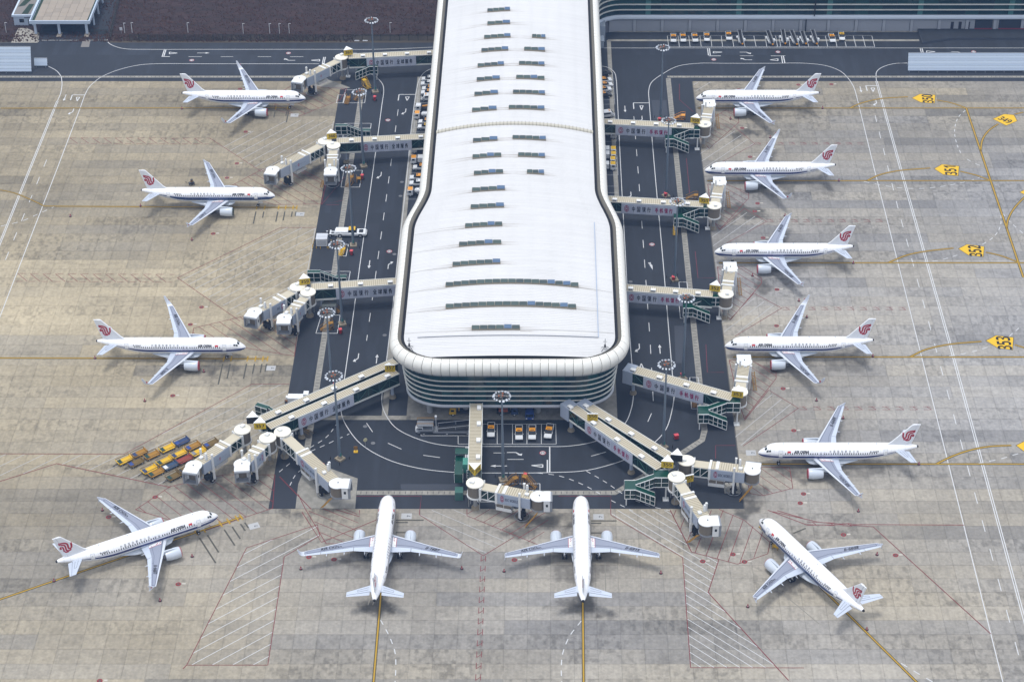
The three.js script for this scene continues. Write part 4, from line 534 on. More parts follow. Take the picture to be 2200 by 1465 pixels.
function livery(wide) {
  return drawn(2048, 512, (ctx, W, H) => {
    ctx.fillStyle = '#ecedef'; ctx.fillRect(0, 0, W, H); const k = W / 37.57, Y = (a) => a / 180 * H / 2;
    for (const port of [true, false]) {
      port ? ctx.setTransform(1, 0, 0, -1, 0, H / 2) : ctx.setTransform(1, 0, 0, 1, 0, H / 2);
      const X = (s) => s * k, b0 = wide ? 86 : 91, b1 = wide ? 114 : 109.5;
      ctx.fillStyle = '#dde1e6'; ctx.fillRect(0, Y(b1), W, H); ctx.fillStyle = '#dfe3e8'; ctx.fillRect(0, Y(b1), X(33), Y(3));
      const band = (a0, a1, e0, e1, c) => { ctx.fillStyle = c; ctx.beginPath(); ctx.moveTo(X(0.15), Y(a0 - 3)); ctx.lineTo(X(3), Y(a0)); ctx.lineTo(X(27), Y(a0)); ctx.lineTo(X(33.6), Y(e0)); ctx.lineTo(X(33.6), Y(e1)); ctx.lineTo(X(27), Y(a1)); ctx.lineTo(X(3), Y(a1)); ctx.lineTo(X(0.1), Y(a1 + 10)); ctx.fill(); };
      band(b0, b1, 91, 93.5, wide ? '#0a3268' : '#0c2266'); band(80, 82.4, 84, 86, '#2f4d88');
      ctx.fillStyle = '#1c1f26'; for (let i = 0; i < 41; i++) { const s = 6.3 + i * 0.536; if (Math.abs(s - 14.62) < 0.3 || Math.abs(s - 15.45) < 0.3) continue; ctx.beginPath(); ctx.ellipse(X(s), Y(73), 7, 8.5, 0, 0, 7); ctx.fill(); }
      ctx.lineWidth = 3; ctx.strokeStyle = '#8d93a8'; for (const s of [14.62, 15.45]) { ctx.beginPath(); ctx.roundRect(X(s) - 14, Y(63), 28, Y(24), 8); ctx.stroke(); ctx.fillStyle = '#1c1f26'; ctx.beginPath(); ctx.ellipse(X(s), Y(73), 7, 8, 0, 0, 7); ctx.fill(); }
      const text = (f) => { ctx.save(); if (!port) { ctx.translate(W, 0); ctx.scale(-1, 1); } f((s0, s1) => (port ? X(s0) : W - X(s1))); ctx.restore(); };
      // the starboard half is drawn mirrored, so writing is turned back to read from left to right
      text((at) => {
        ctx.fillStyle = '#c31f2b'; ctx.fillRect(at(6.7, 7.5), Y(55), 0.8 * k, Y(13)); ctx.fillStyle = '#f0c030'; ctx.fillRect(at(6.7, 7.5) + 4, Y(57), 5, 5);
        ctx.fillStyle = '#26262c'; ctx.save(); ctx.translate(at(8.3, 11.8), Y(68)); ctx.transform(1, 0, -0.25, 1, 0, 0); ctx.font = 'bold 34px sans-serif'; ctx.scale(188 / ctx.measureText('AIR CHINA').width, 0.9); ctx.fillText('AIR CHINA', 0, 0); ctx.lineWidth = 4; ctx.strokeStyle = '#1e1e26'; ctx.strokeText('AIR CHINA', 0, 0); ctx.restore();
        const c = ['zhong', 'guo', 'guo', 'jie', 'kongh', 'kong', 'gong', 'si']; let x = at(16.6, 23.6); for (const q of c) { han(ctx, [q], x, Y(48), 27, 0, '#5a5b62', 2.8); x += 50; }
      });
      ctx.strokeStyle = '#b4b9c4'; ctx.lineWidth = 1.5; for (const s of [3.6, 6, 9, 12.5, 16, 18.3, 20.5, 23, 25, 28.6, 31.2, 33, 34.6, 36]) { ctx.beginPath(); ctx.moveTo(X(s), 0); ctx.lineTo(X(s), Y(170)); ctx.stroke(); }
    }
  });
}
const liveries = [livery(false), livery(true)].map((map) => new THREE.MeshPhysicalMaterial({ map, roughness: 0.35, clearcoat: 0.5, clearcoatRoughness: 0.15 }));
const finMap = drawn(512, 512, (ctx, W, H) => {                           // red phoenix: a U-shaped neck and three feathers, on white
  ctx.fillStyle = '#dfe2e6'; ctx.fillRect(0, 0, W, H); ctx.lineCap = 'round'; ctx.lineJoin = 'round';
  ctx.save(); ctx.translate(256, 256);
  const feather = (p, w, c) => { ctx.strokeStyle = c; ctx.lineWidth = w; ctx.beginPath(); ctx.moveTo(p[0], p[1]); for (let i = 2; i < p.length; i += 6) ctx.bezierCurveTo(...p.slice(i, i + 6)); ctx.stroke(); };
  for (const [w, c] of [[46, '#d89aa4'], [41, '#a00d28']]) { // pale outline below, red above
    feather([-118, -60, -118, -10, -128, 78, -78, 78, -30, 78, -46, -10, -34, -50, -18, -112, 40, -128, 150, -142], w, c);
    feather([-88, 118, -40, 138, 10, 120, 14, 62, 18, -10, 20, -66, 80, -78, 110, -86, 132, -92, 146, -108], w * 0.94, c);
    feather([-30, 150, 30, 158, 66, 128, 68, 66, 70, 6, 76, -24, 110, -24, 146, -22, 138, 26, 116, 22], w * 0.94, c);
  }
  ctx.restore();
});
const finM2 = new THREE.MeshPhysicalMaterial({ map: finMap, roughness: 0.4, clearcoat: 0.4 });
const P = { white: M(226, 228, 230, 0.35, { clearcoat: 0.5 }), wing: M(136, 142, 158, 0.45), slat: M(200, 206, 216, 0.35), flap: M(184, 193, 207, 0.45), line: M(92, 98, 116, 0.6), nac: M(190, 198, 208, 0.35, { clearcoat: 0.3 }), red: M(156, 32, 42, 0.6), green: M(40, 58, 50, 0.7), metal: M(110, 110, 114, 0.35, { metalness: 0.7 }), tyre: M(26, 27, 30, 0.9), hub: M(196, 198, 200, 0.5), glass: M(18, 34, 34, 0.08), black: M(22, 22, 26, 0.7), text: M(30, 31, 38, 0.7), doorLine: M(118, 128, 156, 0.5), redText: M(176, 44, 56, 0.7) };
const LE = (z) => 13.0 + (z - 1.9) * 0.516, TE = (z) => (z < 6.4 ? 18.95 + (z - 1.9) * 0.05 : 19.17 + (z - 6.4) * 0.3), wy = (z) => 2.78 + (z - 1.9) * 0.105;
const foil = (c, t) => 5 * t * (0.2969 * Math.sqrt(c) - 0.126 * c - 0.3516 * c * c + 0.2843 * c ** 3 - 0.1036 * c ** 4);
function foilPiece(zs, c0, c1, le, te, yy, thick, side, lift = 0, nc = 6) {
  const rings = zs.map((z) => { const ch = te(z) - le(z), t = thick(z), top = [], bot = []; for (let k = 0; k <= nc; k++) { const c = c0 + (c1 - c0) * (k / nc) ** (c0 < 0.01 ? 1.6 : 1), f = foil(c, t) * ch; top.push([OX - le(z) - c * ch, yy(z) + f + lift, z * side]); bot.push([OX - le(z) - c * ch, yy(z) - f * 0.7 + lift, z * side]); } return [...top, ...bot.reverse()]; });
  return loft(side > 0 ? rings : rings.reverse(), true, 0.6);
}
const wt = (z) => 0.145 - 0.003 * z, span = (a, b, n) => Array.from({ length: n + 1 }, (_, k) => a + (b - a) * k / n);
const G3 = {};                                                             // geometries shared by all the airliners
G3.hull = (() => { const st = [0, 0.03, 0.08, 0.18, 0.3, 0.5, 0.7, 1, 1.3, 1.6, 1.9, 2.25, 2.6, 3, 3.4, 4, 4.6, 5.3, 6, 7, 8, 12, 16, 20, 23.5, 24.5, 25.5, 27, 28, 29, 30, 31, 32, 33, 34, 34.8, 35.5, 36.2, 36.8, 37.2, 37.45], n = 44;
  const g = grid((i, j) => hull(st[i], -180 + 360 * j / n), st.length - 1, n, (i, j) => { const a = -180 + 360 * j / n; return [st[i] / 37.57, a >= 0 ? 0.5 - a / 360 : 0.5 - a / 360]; }); return g; })();
G3.belly = loft([[11.2, 0.02], [12, 0.7], [13.2, 0.95], [18.6, 1], [20.6, 0.75], [22.3, 0.35], [23.6, 0.03]].map(([s, k]) => Array.from({ length: 20 }, (_, i) => { const a = -PI + i / 20 * 2 * PI; return [OX - s, 2.2 - 0.55 * k + Math.cos(a) * 0.75 * k, Math.sin(a) * 2.35 * (0.55 + 0.45 * k)]; })), true, 1.0);
const wingZ = [...span(1.0, 6.4, 4), ...span(6.4, 17.05, 8).slice(1)];
for (const s of [-1, 1]) {
  G3['wing' + s] = foilPiece(wingZ, 0.13, 0.72, LE, TE, wy, wt, s);
  G3['slat' + s] = foilPiece(span(1.7, 17.05, 10), 0, 0.125, LE, TE, wy, wt, s, 0, 5);
  G3['flapIn' + s] = foilPiece(span(1.6, 6.35, 3), 0.725, 1, LE, TE, wy, wt, s); G3['flapOut' + s] = foilPiece(span(6.45, 13.4, 4), 0.725, 1, LE, TE, wy, wt, s); G3['aileron' + s] = foilPiece(span(13.5, 16.7, 2), 0.725, 1, LE, TE, wy, wt, s); G3['tipcap' + s] = foilPiece(span(16.75, 17.05, 1), 0.725, 1, LE, TE, wy, wt, s);
  const onWing = (z, c, up = 0.03) => { const ch = TE(z) - LE(z); return [OX - LE(z) - c * ch, wy(z) + foil(c, wt(z)) * ch + up, z * s]; };
  const seg = (a, b, w) => { const n = 6, o = []; for (let k = 0; k < n; k++) o.push(bar(onWing(a[0] + (b[0] - a[0]) * k / n, a[1] + (b[1] - a[1]) * k / n, 0.012), onWing(a[0] + (b[0] - a[0]) * (k + 1) / n, a[1] + (b[1] - a[1]) * (k + 1) / n, 0.012), w, 0.03)); return o; };
  G3['lines' + s] = merge([...seg([2.2, 0.17], [16.6, 0.19], 0.09), ...seg([6.4, 0.58], [16.4, 0.6], 0.08), ...seg([2.4, 0.62], [6.4, 0.57], 0.08), ...seg([16.5, 0.19], [16.4, 0.6], 0.08), ...[8.7, 11, 12.6].flatMap((z) => seg([z, 0.6], [z + 0.1, 0.72], 0.06))]);
  G3['root' + s] = grid((i, j) => onWing(2.0 + i * 0.9 / 2, 0.2 + j * 0.13, 0.02), 2, 4);
  G3['rootmark' + s] = merge([...seg([2.95, 0.2], [2.95, 0.74], 0.09), ...seg([2.2, 0.24], [2.5, 0.24], 0.12), ...seg([2.5, 0.24], [2.5, 0.3], 0.12), ...seg([2.2, 0.36], [2.55, 0.36], 0.12), ...seg([2.55, 0.36], [2.55, 0.43], 0.12)]);
  G3['fairing' + s] = [3.9, 8.4, 12.2].map((z) => loft([[0.55, 0.05], [0.62, 0.8], [0.85, 1], [1.05, 0.7], [1.22, 0.08]].map(([c, k]) => Array.from({ length: 10 }, (_, i) => { const a = i / 10 * 2 * PI * s, ch = TE(z) - LE(z); return [OX - LE(z) - c * (z < 5 ? ch * 0.95 : ch), wy(z) - 0.32 + Math.cos(a) * 0.22 * k, z * s + Math.sin(a) * 0.17 * k]; })), true, 1));
  // engine: cowl, intake cover, nozzle, pylon
  const ez = 5.75 * s, ey = 1.72, lathe = (pts) => new THREE.LatheGeometry(pts.map(([x, r]) => new THREE.Vector2(r, x)), 28).rotateZ(PI / 2).translate(OX, ey, ez);
  G3['cowl' + s] = lathe([[11.6, 1.02], [11.35, 1.06], [11.28, 1.12], [11.36, 1.2], [11.8, 1.3], [12.6, 1.34], [13.8, 1.26], [14.9, 1.06], [14.95, 0.98], [14.5, 0.9]].map(([a, r]) => [a, r]));
  G3['cover' + s] = lathe([[11.2, 0.02], [11.18, 0.6], [11.22, 1.08], [11.3, 1.17], [11.46, 1.235]]); G3['nozzle' + s] = lathe([[14.5, 0.88], [15.3, 0.66], [15.9, 0.5], [15.9, 0.4], [15.5, 0.38], [16.3, 0.04]]);
  G3['pylon' + s] = loft([[12.0, 2.95, 3.05], [12.8, 2.6, 3.25], [14.2, 2.3, 3.35], [16.4, 2.3, 3.3], [17.4, 2.7, 3.1]].map(([x, a, b]) => [[OX - x, a, ez - 0.2], [OX - x, a, ez + 0.2], [OX - x, b, ez + 0.16], [OX - x, b, ez - 0.16]]), true, 0.5);
  // tailplane
  const hl = (z) => 32.0 + (z - 1.0) * 0.6, ht = (z) => 35.35 + (z - 1.0) * 0.235, hy = (z) => 4.85 + (z - 1) * 0.105, htk = () => 0.1;
  G3['stab' + s] = foilPiece(span(0.6, 6.2, 4), 0, 0.7, hl, ht, hy, htk, s, 0, 6); G3['elevator' + s] = foilPiece(span(1.3, 6.05, 3), 0.71, 1, hl, ht, hy, htk, s); G3['stabend' + s] = foilPiece(span(6.08, 6.2, 1), 0.71, 1, hl, ht, hy, htk, s);
  const os = (z, c) => [OX - hl(z) - c * (ht(z) - hl(z)), hy(z) + foil(c, 0.1) * (ht(z) - hl(z)) + 0.015, z * s];
  G3['stabline' + s] = merge([[[1.6, 0.25], [3.9, 0.25]], [[3.9, 0.25], [3.9, 0.48]], [[1.6, 0.48], [3.9, 0.48]], [[1.2, 0.69], [6.1, 0.69]]].map(([a, b]) => bar(os(...a), os(...b), 0.05, 0.03)));
  // wing tips: tall blended sharklet or small arrow fence
  const ring = (x0, ch, y, z, th) => [[OX - x0, y, z - th * s], [OX - x0 - ch * 0.3, y, z + th * s * 2], [OX - x0 - ch, y, z - th * s], [OX - x0 - ch * 0.3, y, z - th * s * 3]];
  const order = (r) => (s > 0 ? r : r.map((q) => q.slice().reverse()));
  G3['sharklet' + s] = loft(order([ring(20.82, 1.55, 4.37, 17.0 * s, 0.05), ring(21.15, 1.4, 4.55, 17.5 * s, 0.05), ring(21.6, 1.2, 5.0, 17.85 * s, 0.04), ring(22.3, 0.85, 5.9, 18.05 * s, 0.03), ring(22.85, 0.45, 6.8, 18.2 * s, 0.02)]), true, 0.6);
  G3['fence' + s] = loft(order([ring(22.3, 0.25, 3.75, 17.12 * s, 0.02), ring(21.0, 1.35, 4.4, 17.08 * s, 0.05), ring(22.35, 0.3, 5.3, 17.16 * s, 0.02)]), true, 0.6);
  G3['tipdot' + s] = new THREE.CircleGeometry(0.24, 12).rotateY(PI).translate(OX - 22.1, 5.55, 18.03 * s - 0.02);
  G3['tipdotfence' + s] = new THREE.CircleGeometry(0.16, 12).translate(OX - 21.9, 4.55, 17.17 * s + 0.03);
  // main gear
  const wheel = (x, y, z, r, w) => new THREE.CylinderGeometry(r, r, w, 18).rotateX(PI / 2).translate(x, y, z);
  G3['strut' + s] = merge([bar([0, 0.6, 3.8 * s], [0.1, 2.9, 3.7 * s], 0.26, 0.26, true), bar([0, 0.6, 3.3 * s], [0, 0.6, 4.3 * s], 0.2, 0.2, true), bar([0, 1, 3.8 * s], [0.2, 2.6, 2.4 * s], 0.14, 0.14, true), box(1.2, 1.5, 0.06, 0.1, 1.9, 4.12 * s)]);
  for (const k of [0, 1]) { G3[`mw${s}${k}`] = merge([wheel(0, 0.585, (3.42 + k * 0.76) * s, 0.585, 0.4)]); G3[`mh${s}${k}`] = wheel(0, 0.585, (3.42 + k * 0.76) * s, 0.26, 0.43); }
  G3[`nw${s}`] = wheel(OX - 5.07, 0.39, 0.25 * s, 0.39, 0.23); G3[`nh${s}`] = wheel(OX - 5.07, 0.39, 0.25 * s, 0.17, 0.26);
}
G3.noseStrut = merge([bar([OX - 5.07, 0.39, 0], [OX - 4.9, 2.1, 0], 0.2, 0.2, true), bar([OX - 5.07, 0.39, -0.3], [OX - 5.07, 0.39, 0.3], 0.14, 0.14, true), box(1.2, 0.75, 0.04, OX - 4.2, 1.65, 0.45), box(1.2, 0.75, 0.04, OX - 4.2, 1.65, -0.45)]);
{ // fin with dorsal fillet; rudder behind
  const pr = [[29.9, 6.0], [30.6, 6.22], [31.3, 6.75], [35.75, 11.75], [36.1, 11.9], [36.9, 11.9], [35.05, 6.0], [34, 5.6], [31, 5.6]];
  const finGeo = (pts, th) => { const s = new THREE.Shape(pts.map(([x, y]) => new THREE.Vector2(OX - x, y))), g = new THREE.ExtrudeGeometry(s, { depth: th - 0.16, bevelEnabled: true, bevelThickness: 0.08, bevelSize: 0.16, bevelOffset: -0.16, bevelSegments: 2 }).translate(0, 0, -th / 2 + 0.08); const p = g.attributes.position, uv = g.attributes.uv, cx = 34.95, cy = 8.72, k = 1 / 5.0; for (let i = 0; i < p.count; i++) uv.setXY(i, 0.5 + (OX - p.getX(i) - cx) * k, 0.5 + (p.getY(i) - cy) * k); return g; };
  G3.fin = finGeo(pr, 0.42); G3.rudder = finGeo([[36.93, 11.9], [37.65, 11.9], [36.0, 6.15], [35.1, 6.0]], 0.3);
}
G3.apu = loft([[37.4, 0.33], [37.75, 0.24], [37.7, 0.16]].map(([s, r]) => Array.from({ length: 16 }, (_, i) => { const a = i / 16 * 2 * PI; return [OX - s, 5.33 + Math.cos(a) * r, Math.sin(a) * r]; })), true, 0.9);
G3.antenna = [[5.6, 0.3], [14.2, 0.2], [21, 0.35], [27.6, 0.3]].map(([s, h]) => loft([[[OX - s, 5.98, 0.03], [OX - s - 0.35, 5.98, 0.03], [OX - s - 0.35, 5.98, -0.03], [OX - s, 5.98, -0.03]], [[OX - s - 0.2, 6.02 + h, 0.015], [OX - s - 0.38, 6.02 + h, 0.015], [OX - s - 0.38, 6.02 + h, -0.015], [OX - s - 0.2, 6.02 + h, -0.015]]]));
G3.windows = []; for (const s of [-1, 1]) G3.windows.push(skinPatch(1.5, 2.0, s * 5, s * 34, 0.012), skinPatch(1.85, 2.35, s * 42, s * 60, 0.012), skinPatch(2.43, 2.85, s * 46, s * 61, 0.012));
G3.doors = []; for (const s of [-1, 1]) for (const [a, b] of [[4.72, 5.62], [29.45, 30.3]]) G3.doors.push([skinPatch(a - 0.05, b + 0.05, s * 51, s * 100, 0.008), skinPatch(a, b, s * 52.5, s * 98.5, 0.018), skinPatch(a + 0.4, a + 0.55, s * 72, s * 77, 0.024)]);
const aircraft = [];
function airliner(o) {
  const t = thing('airliner', o.label, 'airplane', o.at, o.turn, 'airliners parked nose in round the pier');
  aircraft.push(t);
  part('fuselage', G3.hull, liveries[o.wide ? 1 : 0], t); part('belly_fairing', G3.belly, P.nac, t);
  for (const g of G3.windows) part('cockpit_window', g, P.glass, t);
  for (const [a, b, c] of G3.doors) { const d = part('door', b, P.white, t); part('outline', a, P.doorLine, d); part('door_window', c, P.black, d); }
  for (const s of [-1, 1]) {
    const w = part('wing', G3['wing' + s], P.wing, t);
    part('slat', G3['slat' + s], P.slat, w); part('flap', G3['flapIn' + s], P.flap, w); part('flap', G3['flapOut' + s], P.flap, w); part('aileron', G3['aileron' + s], P.flap, w); part('wing_tip_cap', G3['tipcap' + s], P.slat, w); part('panel_lines', G3['lines' + s], P.line, w).userData.kind = 'stuff';
    part('walkway_patch', G3['root' + s], P.white, w); part('walkway_marking', G3['rootmark' + s], P.redText, w).userData.kind = 'stuff';
    for (const g of G3['fairing' + s]) part('flap_fairing', g, P.slat, w);
    const z = 11.3, ang = Math.atan(0.4), txt = lettering(s < 0 ? 'AIR CHINA' : o.reg, s < 0 ? 0.72 : 0.78, 0.2); txt.scale(s < 0 ? 0.95 : 1, 1, 1);
    // letters lie on the upper skin, read from behind, running along the wing
    const q = txt.rotateX(-PI / 2).rotateY(-PI / 2); q.rotateX(-s * Math.atan(0.105)); q.rotateY(s > 0 ? -ang : ang); const ch = TE(z) - LE(z); q.translate(OX - LE(z) - 0.4 * ch, wy(z) + foil(0.4, wt(z)) * ch + 0.05, z * s);
    part('wing_lettering', q, P.text, w);
    const tip = part('winglet', G3[(o.sharklet ? 'sharklet' : 'fence') + s], P.slat, t); part('emblem', G3[(o.sharklet ? 'tipdot' : 'tipdotfence') + s], P.redText, tip);
    const e = part('engine', G3['cowl' + s], P.nac, t); part('intake_cover', G3['cover' + s], o.cover || P.red, e); part('nozzle', G3['nozzle' + s], P.metal, e); part('pylon', G3['pylon' + s], P.nac, e);
    const h = part('tailplane', G3['stab' + s], P.flap, t); part('elevator', G3['elevator' + s], P.flap, h); part('tip', G3['stabend' + s], P.slat, h); part('panel_lines', G3['stabline' + s], P.line, h).userData.kind = 'stuff';
    const gear = part('main_gear', G3['strut' + s], P.hub, t); for (const k of [0, 1]) { part('tyre', G3[`mw${s}${k}`], P.tyre, gear); part('wheel_hub', G3[`mh${s}${k}`], P.hub, gear); }
    const regText = lettering(o.reg, 0.42); regText.scale(1.15, 1, 1); const pos = regText.attributes.position; for (let i = 0; i < pos.count; i++) { const sx = 27.2 - (s > 0 ? pos.getX(i) : -pos.getX(i)), p = hull(sx, s * (62 - pos.getY(i) / 2.02 * 57.3), 0.02); pos.setXYZ(i, ...p); } regText.computeVertexNormals();
    part('registration', regText, P.text, t);
  }
  const ng = part('nose_gear', G3.noseStrut, P.hub, t); for (const s of [-1, 1]) { part('tyre', G3['nw' + s], P.tyre, ng); part('wheel_hub', G3['nh' + s], P.hub, ng); }
  const f = part('fin', G3.fin, finM2, t); part('rudder', G3.rudder, finM2, f);
  part('exhaust', G3.apu, P.black, t); for (const g of G3.antenna) part('antenna', g, P.slat, t);
  return t;
}
const noseAt = (x, z, dx, dz) => { const l = Math.hypot(dx, dz); return { at: [x - dx / l * OX, z - dz / l * OX], turn: Math.atan2(-dz, dx) }; };
airliner({ ...noseAt(45.9, -156.9, -1, 0), reg: 'B-6836', label: 'white airliner B-6836 at the farthest stand east of the pier, beside the number 350' });
airliner({ ...noseAt(45.8, -113.6, -1, 0), reg: 'B-1873', sharklet: true, label: 'white airliner B-1873 with tall upturned wing tips, beside the ground number 351' });
airliner({ ...noseAt(45.7, -70.2, -1, 0), reg: 'B-6610', label: 'white airliner B-6610 facing left, in line with the ground number 352' });
airliner({ ...noseAt(45.4, -26.3, -1, 0), reg: 'B-304E', sharklet: true, label: 'white airliner B-304E with tall upturned wing tips, in line with ground number 353' });
airliner({ ...noseAt(50.2, 17.2, -1, 0), reg: 'B-6609', label: 'white airliner B-6609 facing left, nearest of the five east of the pier' });
airliner({ ...noseAt(-73.5, -156.75, 1, 0), reg: 'B-1640', sharklet: true, label: 'white airliner B-1640 facing right, farthest of the three west of the pier' });
airliner({ ...noseAt(-76.7, -99.5, 1, 0), reg: 'B-6613', wide: true, cover: P.green, label: 'white airliner with a broad blue stripe and dark engine covers, facing right' });
airliner({ ...noseAt(-76.2, -25.86, 1, 0), reg: 'B-304F', sharklet: true, label: 'white airliner B-304F with upturned wing tips, facing right above the baggage carts' });
airliner({ ...noseAt(-74.7, 40.1, 32.2, -17.6), reg: 'B-6607', label: 'white airliner B-6607 parked aslant in the lower left corner' });
airliner({ ...noseAt(-36.15, 33.1, 0.02, -1), reg: 'B-1687', sharklet: true, label: 'white airliner B-1687 seen from behind, left of the two at the pier head' });
airliner({ ...noseAt(8.0, 33.3, 0, -1), reg: 'B-6915', label: 'white airliner B-6915 seen from behind, right of the two at the pier head' });
airliner({ ...noseAt(48.6, 41.6, -19, -31.8), reg: 'B-6608', wide: true, label: 'white airliner B-6608 parked aslant in the lower right corner, tail towards viewer' });
// ---------------------------------------------------------------- boarding bridges
const B = { beige: M(188, 180, 160, 0.8), rib: M(146, 136, 114, 0.85), trim: M(206, 208, 204, 0.5), ac: M(222, 224, 224, 0.5), acGrille: M(120, 122, 124, 0.7), glass: M(16, 46, 44, 0.1), truss: M(52, 96, 88, 0.5), white: M(214, 216, 216, 0.45), panel: M(160, 170, 186, 0.55), grey: M(128, 132, 138, 0.7), shutter: M(112, 104, 92, 0.75), rubber: M(34, 35, 38, 0.9), steel: M(150, 152, 152, 0.5, { metalness: 0.3 }), yellow: M(206, 158, 20, 0.6), base: M(140, 130, 112, 0.9), green: M(14, 70, 58, 0.18, { transmission: 0.35, thickness: 0 }), greenSolid: M(10, 62, 50, 0.22), signY: M(198, 168, 18, 0.6), ink: M(20, 20, 20, 0.8), cream: M(226, 222, 208, 0.55) };
function adBoard(words, colour) {
  return new THREE.MeshPhysicalMaterial({ roughness: 0.55, map: drawn(1024, 128, (ctx, W, H) => {
    ctx.fillStyle = '#a9afbf'; ctx.fillRect(0, 0, W, H); ctx.fillStyle = '#b2b7c5'; for (let i = 0; i < 9; i += 2) ctx.fillRect(i * W / 9, 0, W / 9, H); ctx.fillStyle = '#8c93a6'; for (let i = 1; i < 9; i++) ctx.fillRect(i * W / 9, 0, 2, H);
    coinLogo(ctx, 96, 62, 44); han(ctx, ['zhong', 'guo', 'yin', 'hang'], 190, 28, 70, 26, '#1e1e2a', 9); ctx.fillStyle = '#8c93a6'; ctx.fillRect(584, 26, 3, 74); han(ctx, words, 622, 30, 66, 22, colour, 10);
  }) });
}
const boards = { world: adBoard(['quan', 'qiu', 'fu', 'wu'], '#23262f'), mobile: adBoard(['shou', 'ji', 'yin', 'hang'], '#86104a') };
function tunnelBoard(text, long) {
  return new THREE.MeshPhysicalMaterial({ roughness: 0.55, map: drawn(512, 128, (ctx, W, H) => { ctx.fillStyle = '#9aa5b6'; ctx.fillRect(0, 0, W, H); coinLogo(ctx, 112, 58, long ? 46 : 34); ctx.fillStyle = '#23283a'; ctx.font = 'bold 60px sans-serif'; if (text) { ctx.save(); ctx.translate(176, 80); ctx.scale(320 / ctx.measureText(text).width, 0.95); ctx.fillText(text, 0, 0); ctx.restore(); } }) });
}
const tunnelBoards = { mobile: tunnelBoard('BOC MOBILE', true), boc: new THREE.MeshPhysicalMaterial({ roughness: 0.55, map: drawn(512, 128, (ctx, W, H) => { ctx.fillStyle = '#9aa5b6'; ctx.fillRect(0, 0, W, H); ctx.fillStyle = '#23283a'; ctx.font = 'bold 52px sans-serif'; ctx.fillText('BOC', 210, 84); coinLogo(ctx, 400, 62, 44); }) }), small: new THREE.MeshPhysicalMaterial({ roughness: 0.55, map: drawn(512, 128, (ctx, W, H) => { ctx.fillStyle = '#a2adbd'; ctx.fillRect(0, 0, W, H); coinLogo(ctx, 220, 64, 24); ctx.fillStyle = '#8089a0'; ctx.font = '30px sans-serif'; ctx.fillText('BOC', 120, 74); ctx.fillStyle = '#8089a0'; ctx.font = '22px sans-serif'; ctx.fillText('BANK OF CHINA', 262, 72); }) }) };
const quad = (w, h) => new THREE.PlaneGeometry(w, h);
// a covered walkway on columns: runs along local +x from the terminal end; boardSide +1 puts the board on local +z
function walkway(a, b, o) {
  const L = Math.hypot(b[0] - a[0], b[1] - a[1]), t = thing('covered_walkway', o.label, 'walkway', a, Math.atan2(-(b[1] - a[1]), b[0] - a[0]), 'fixed walkways from the pier');
  const w = o.width || 3.0, f = 4.05, top = 7.2, sd = o.boardSide || 1;
  part('floor_deck', rbox(L, 0.45, w + 0.1, L / 2, f, 0, 0.06), B.trim, t);
  part('roof', rbox(L, 0.3, w, L / 2, top, 0, 0.1), B.beige, t);
  const ribs = []; for (let x = 0.5; x < L - 0.2; x += 0.55) ribs.push(box(0.12, 0.09, w - 0.3, x, top + 0.17, 0)); stuff('roof_ribs', ribs, B.rib, t);
  for (const s of [-1, 1]) {
    part('eave_trim', box(L, 0.22, 0.14, L / 2, top + 0.12, s * (w / 2 + 0.02)), B.trim, t);
    const gl = part('glazing', box(L - 0.4, top - f - 0.5, 0.06, L / 2, (top + f) / 2 + 0.08, s * (w / 2 - 0.1)), B.glass, t);
    const tr = []; const n = Math.max(2, Math.round(L / 3.1)), z = s * (w / 2 - 0.02); for (let k = 0; k < n; k++) { const x0 = L * k / n, x1 = L * (k + 1) / n; tr.push(bar([x0, k % 2 ? top - 0.2 : f + 0.3, z], [x1, k % 2 ? f + 0.3 : top - 0.2, z], 0.1), bar([x1, f + 0.2, z], [x1, top - 0.2, z], 0.07)); } part('truss', tr, B.truss, gl).userData.kind = 'stuff';
  }
  const na = o.units ?? 4; for (let k = 0; k < na; k++) { const x = L * (k + 0.35) / na; const u = part('roof_unit', rbox(1.35, 0.6, 1.0, x, top + 0.5, sd * 0.75, 0.06), B.ac, t); part('grille', box(1.0, 0.36, 0.03, x, top + 0.5, sd * 1.265), B.acGrille, u); }
  if (o.board) { const [b0, b1] = o.span || [0.12, 0.78], bl = L * (b1 - b0), z = sd * (w / 2 + 0.16), bd = part('sign_board', rbox(bl, 3.15, 0.16, L * (b0 + b1) / 2, (top + f) / 2 - 0.1, z, 0.03), B.panel, t); const g = quad(bl - 0.1, 3.05); if (sd < 0) g.rotateY(PI); part('sign_face', g.translate(L * (b0 + b1) / 2, (top + f) / 2 - 0.1, z + sd * 0.085), o.board, bd); }
  if (o.portal) part('end_portal', rbox(o.portal, 3.9, w + 0.5, o.portal / 2 + 0.1, 5.6, 0, 0.08), B.panel, t);
  for (const x of o.columns || [L - 2.5]) { const c = part('column', cyl(0.42, 0.42, f - 0.2, x, 0, 0, 16), B.panel, t); part('footing', [cyl(0.95, 0.8, 0.5, x, 0, 0, 8), cyl(0.52, 0.52, 0.5, x, 0.5, 0, 16)], B.base, c); }
  return t;
}
const bw = boards.world, bm = boards.mobile;

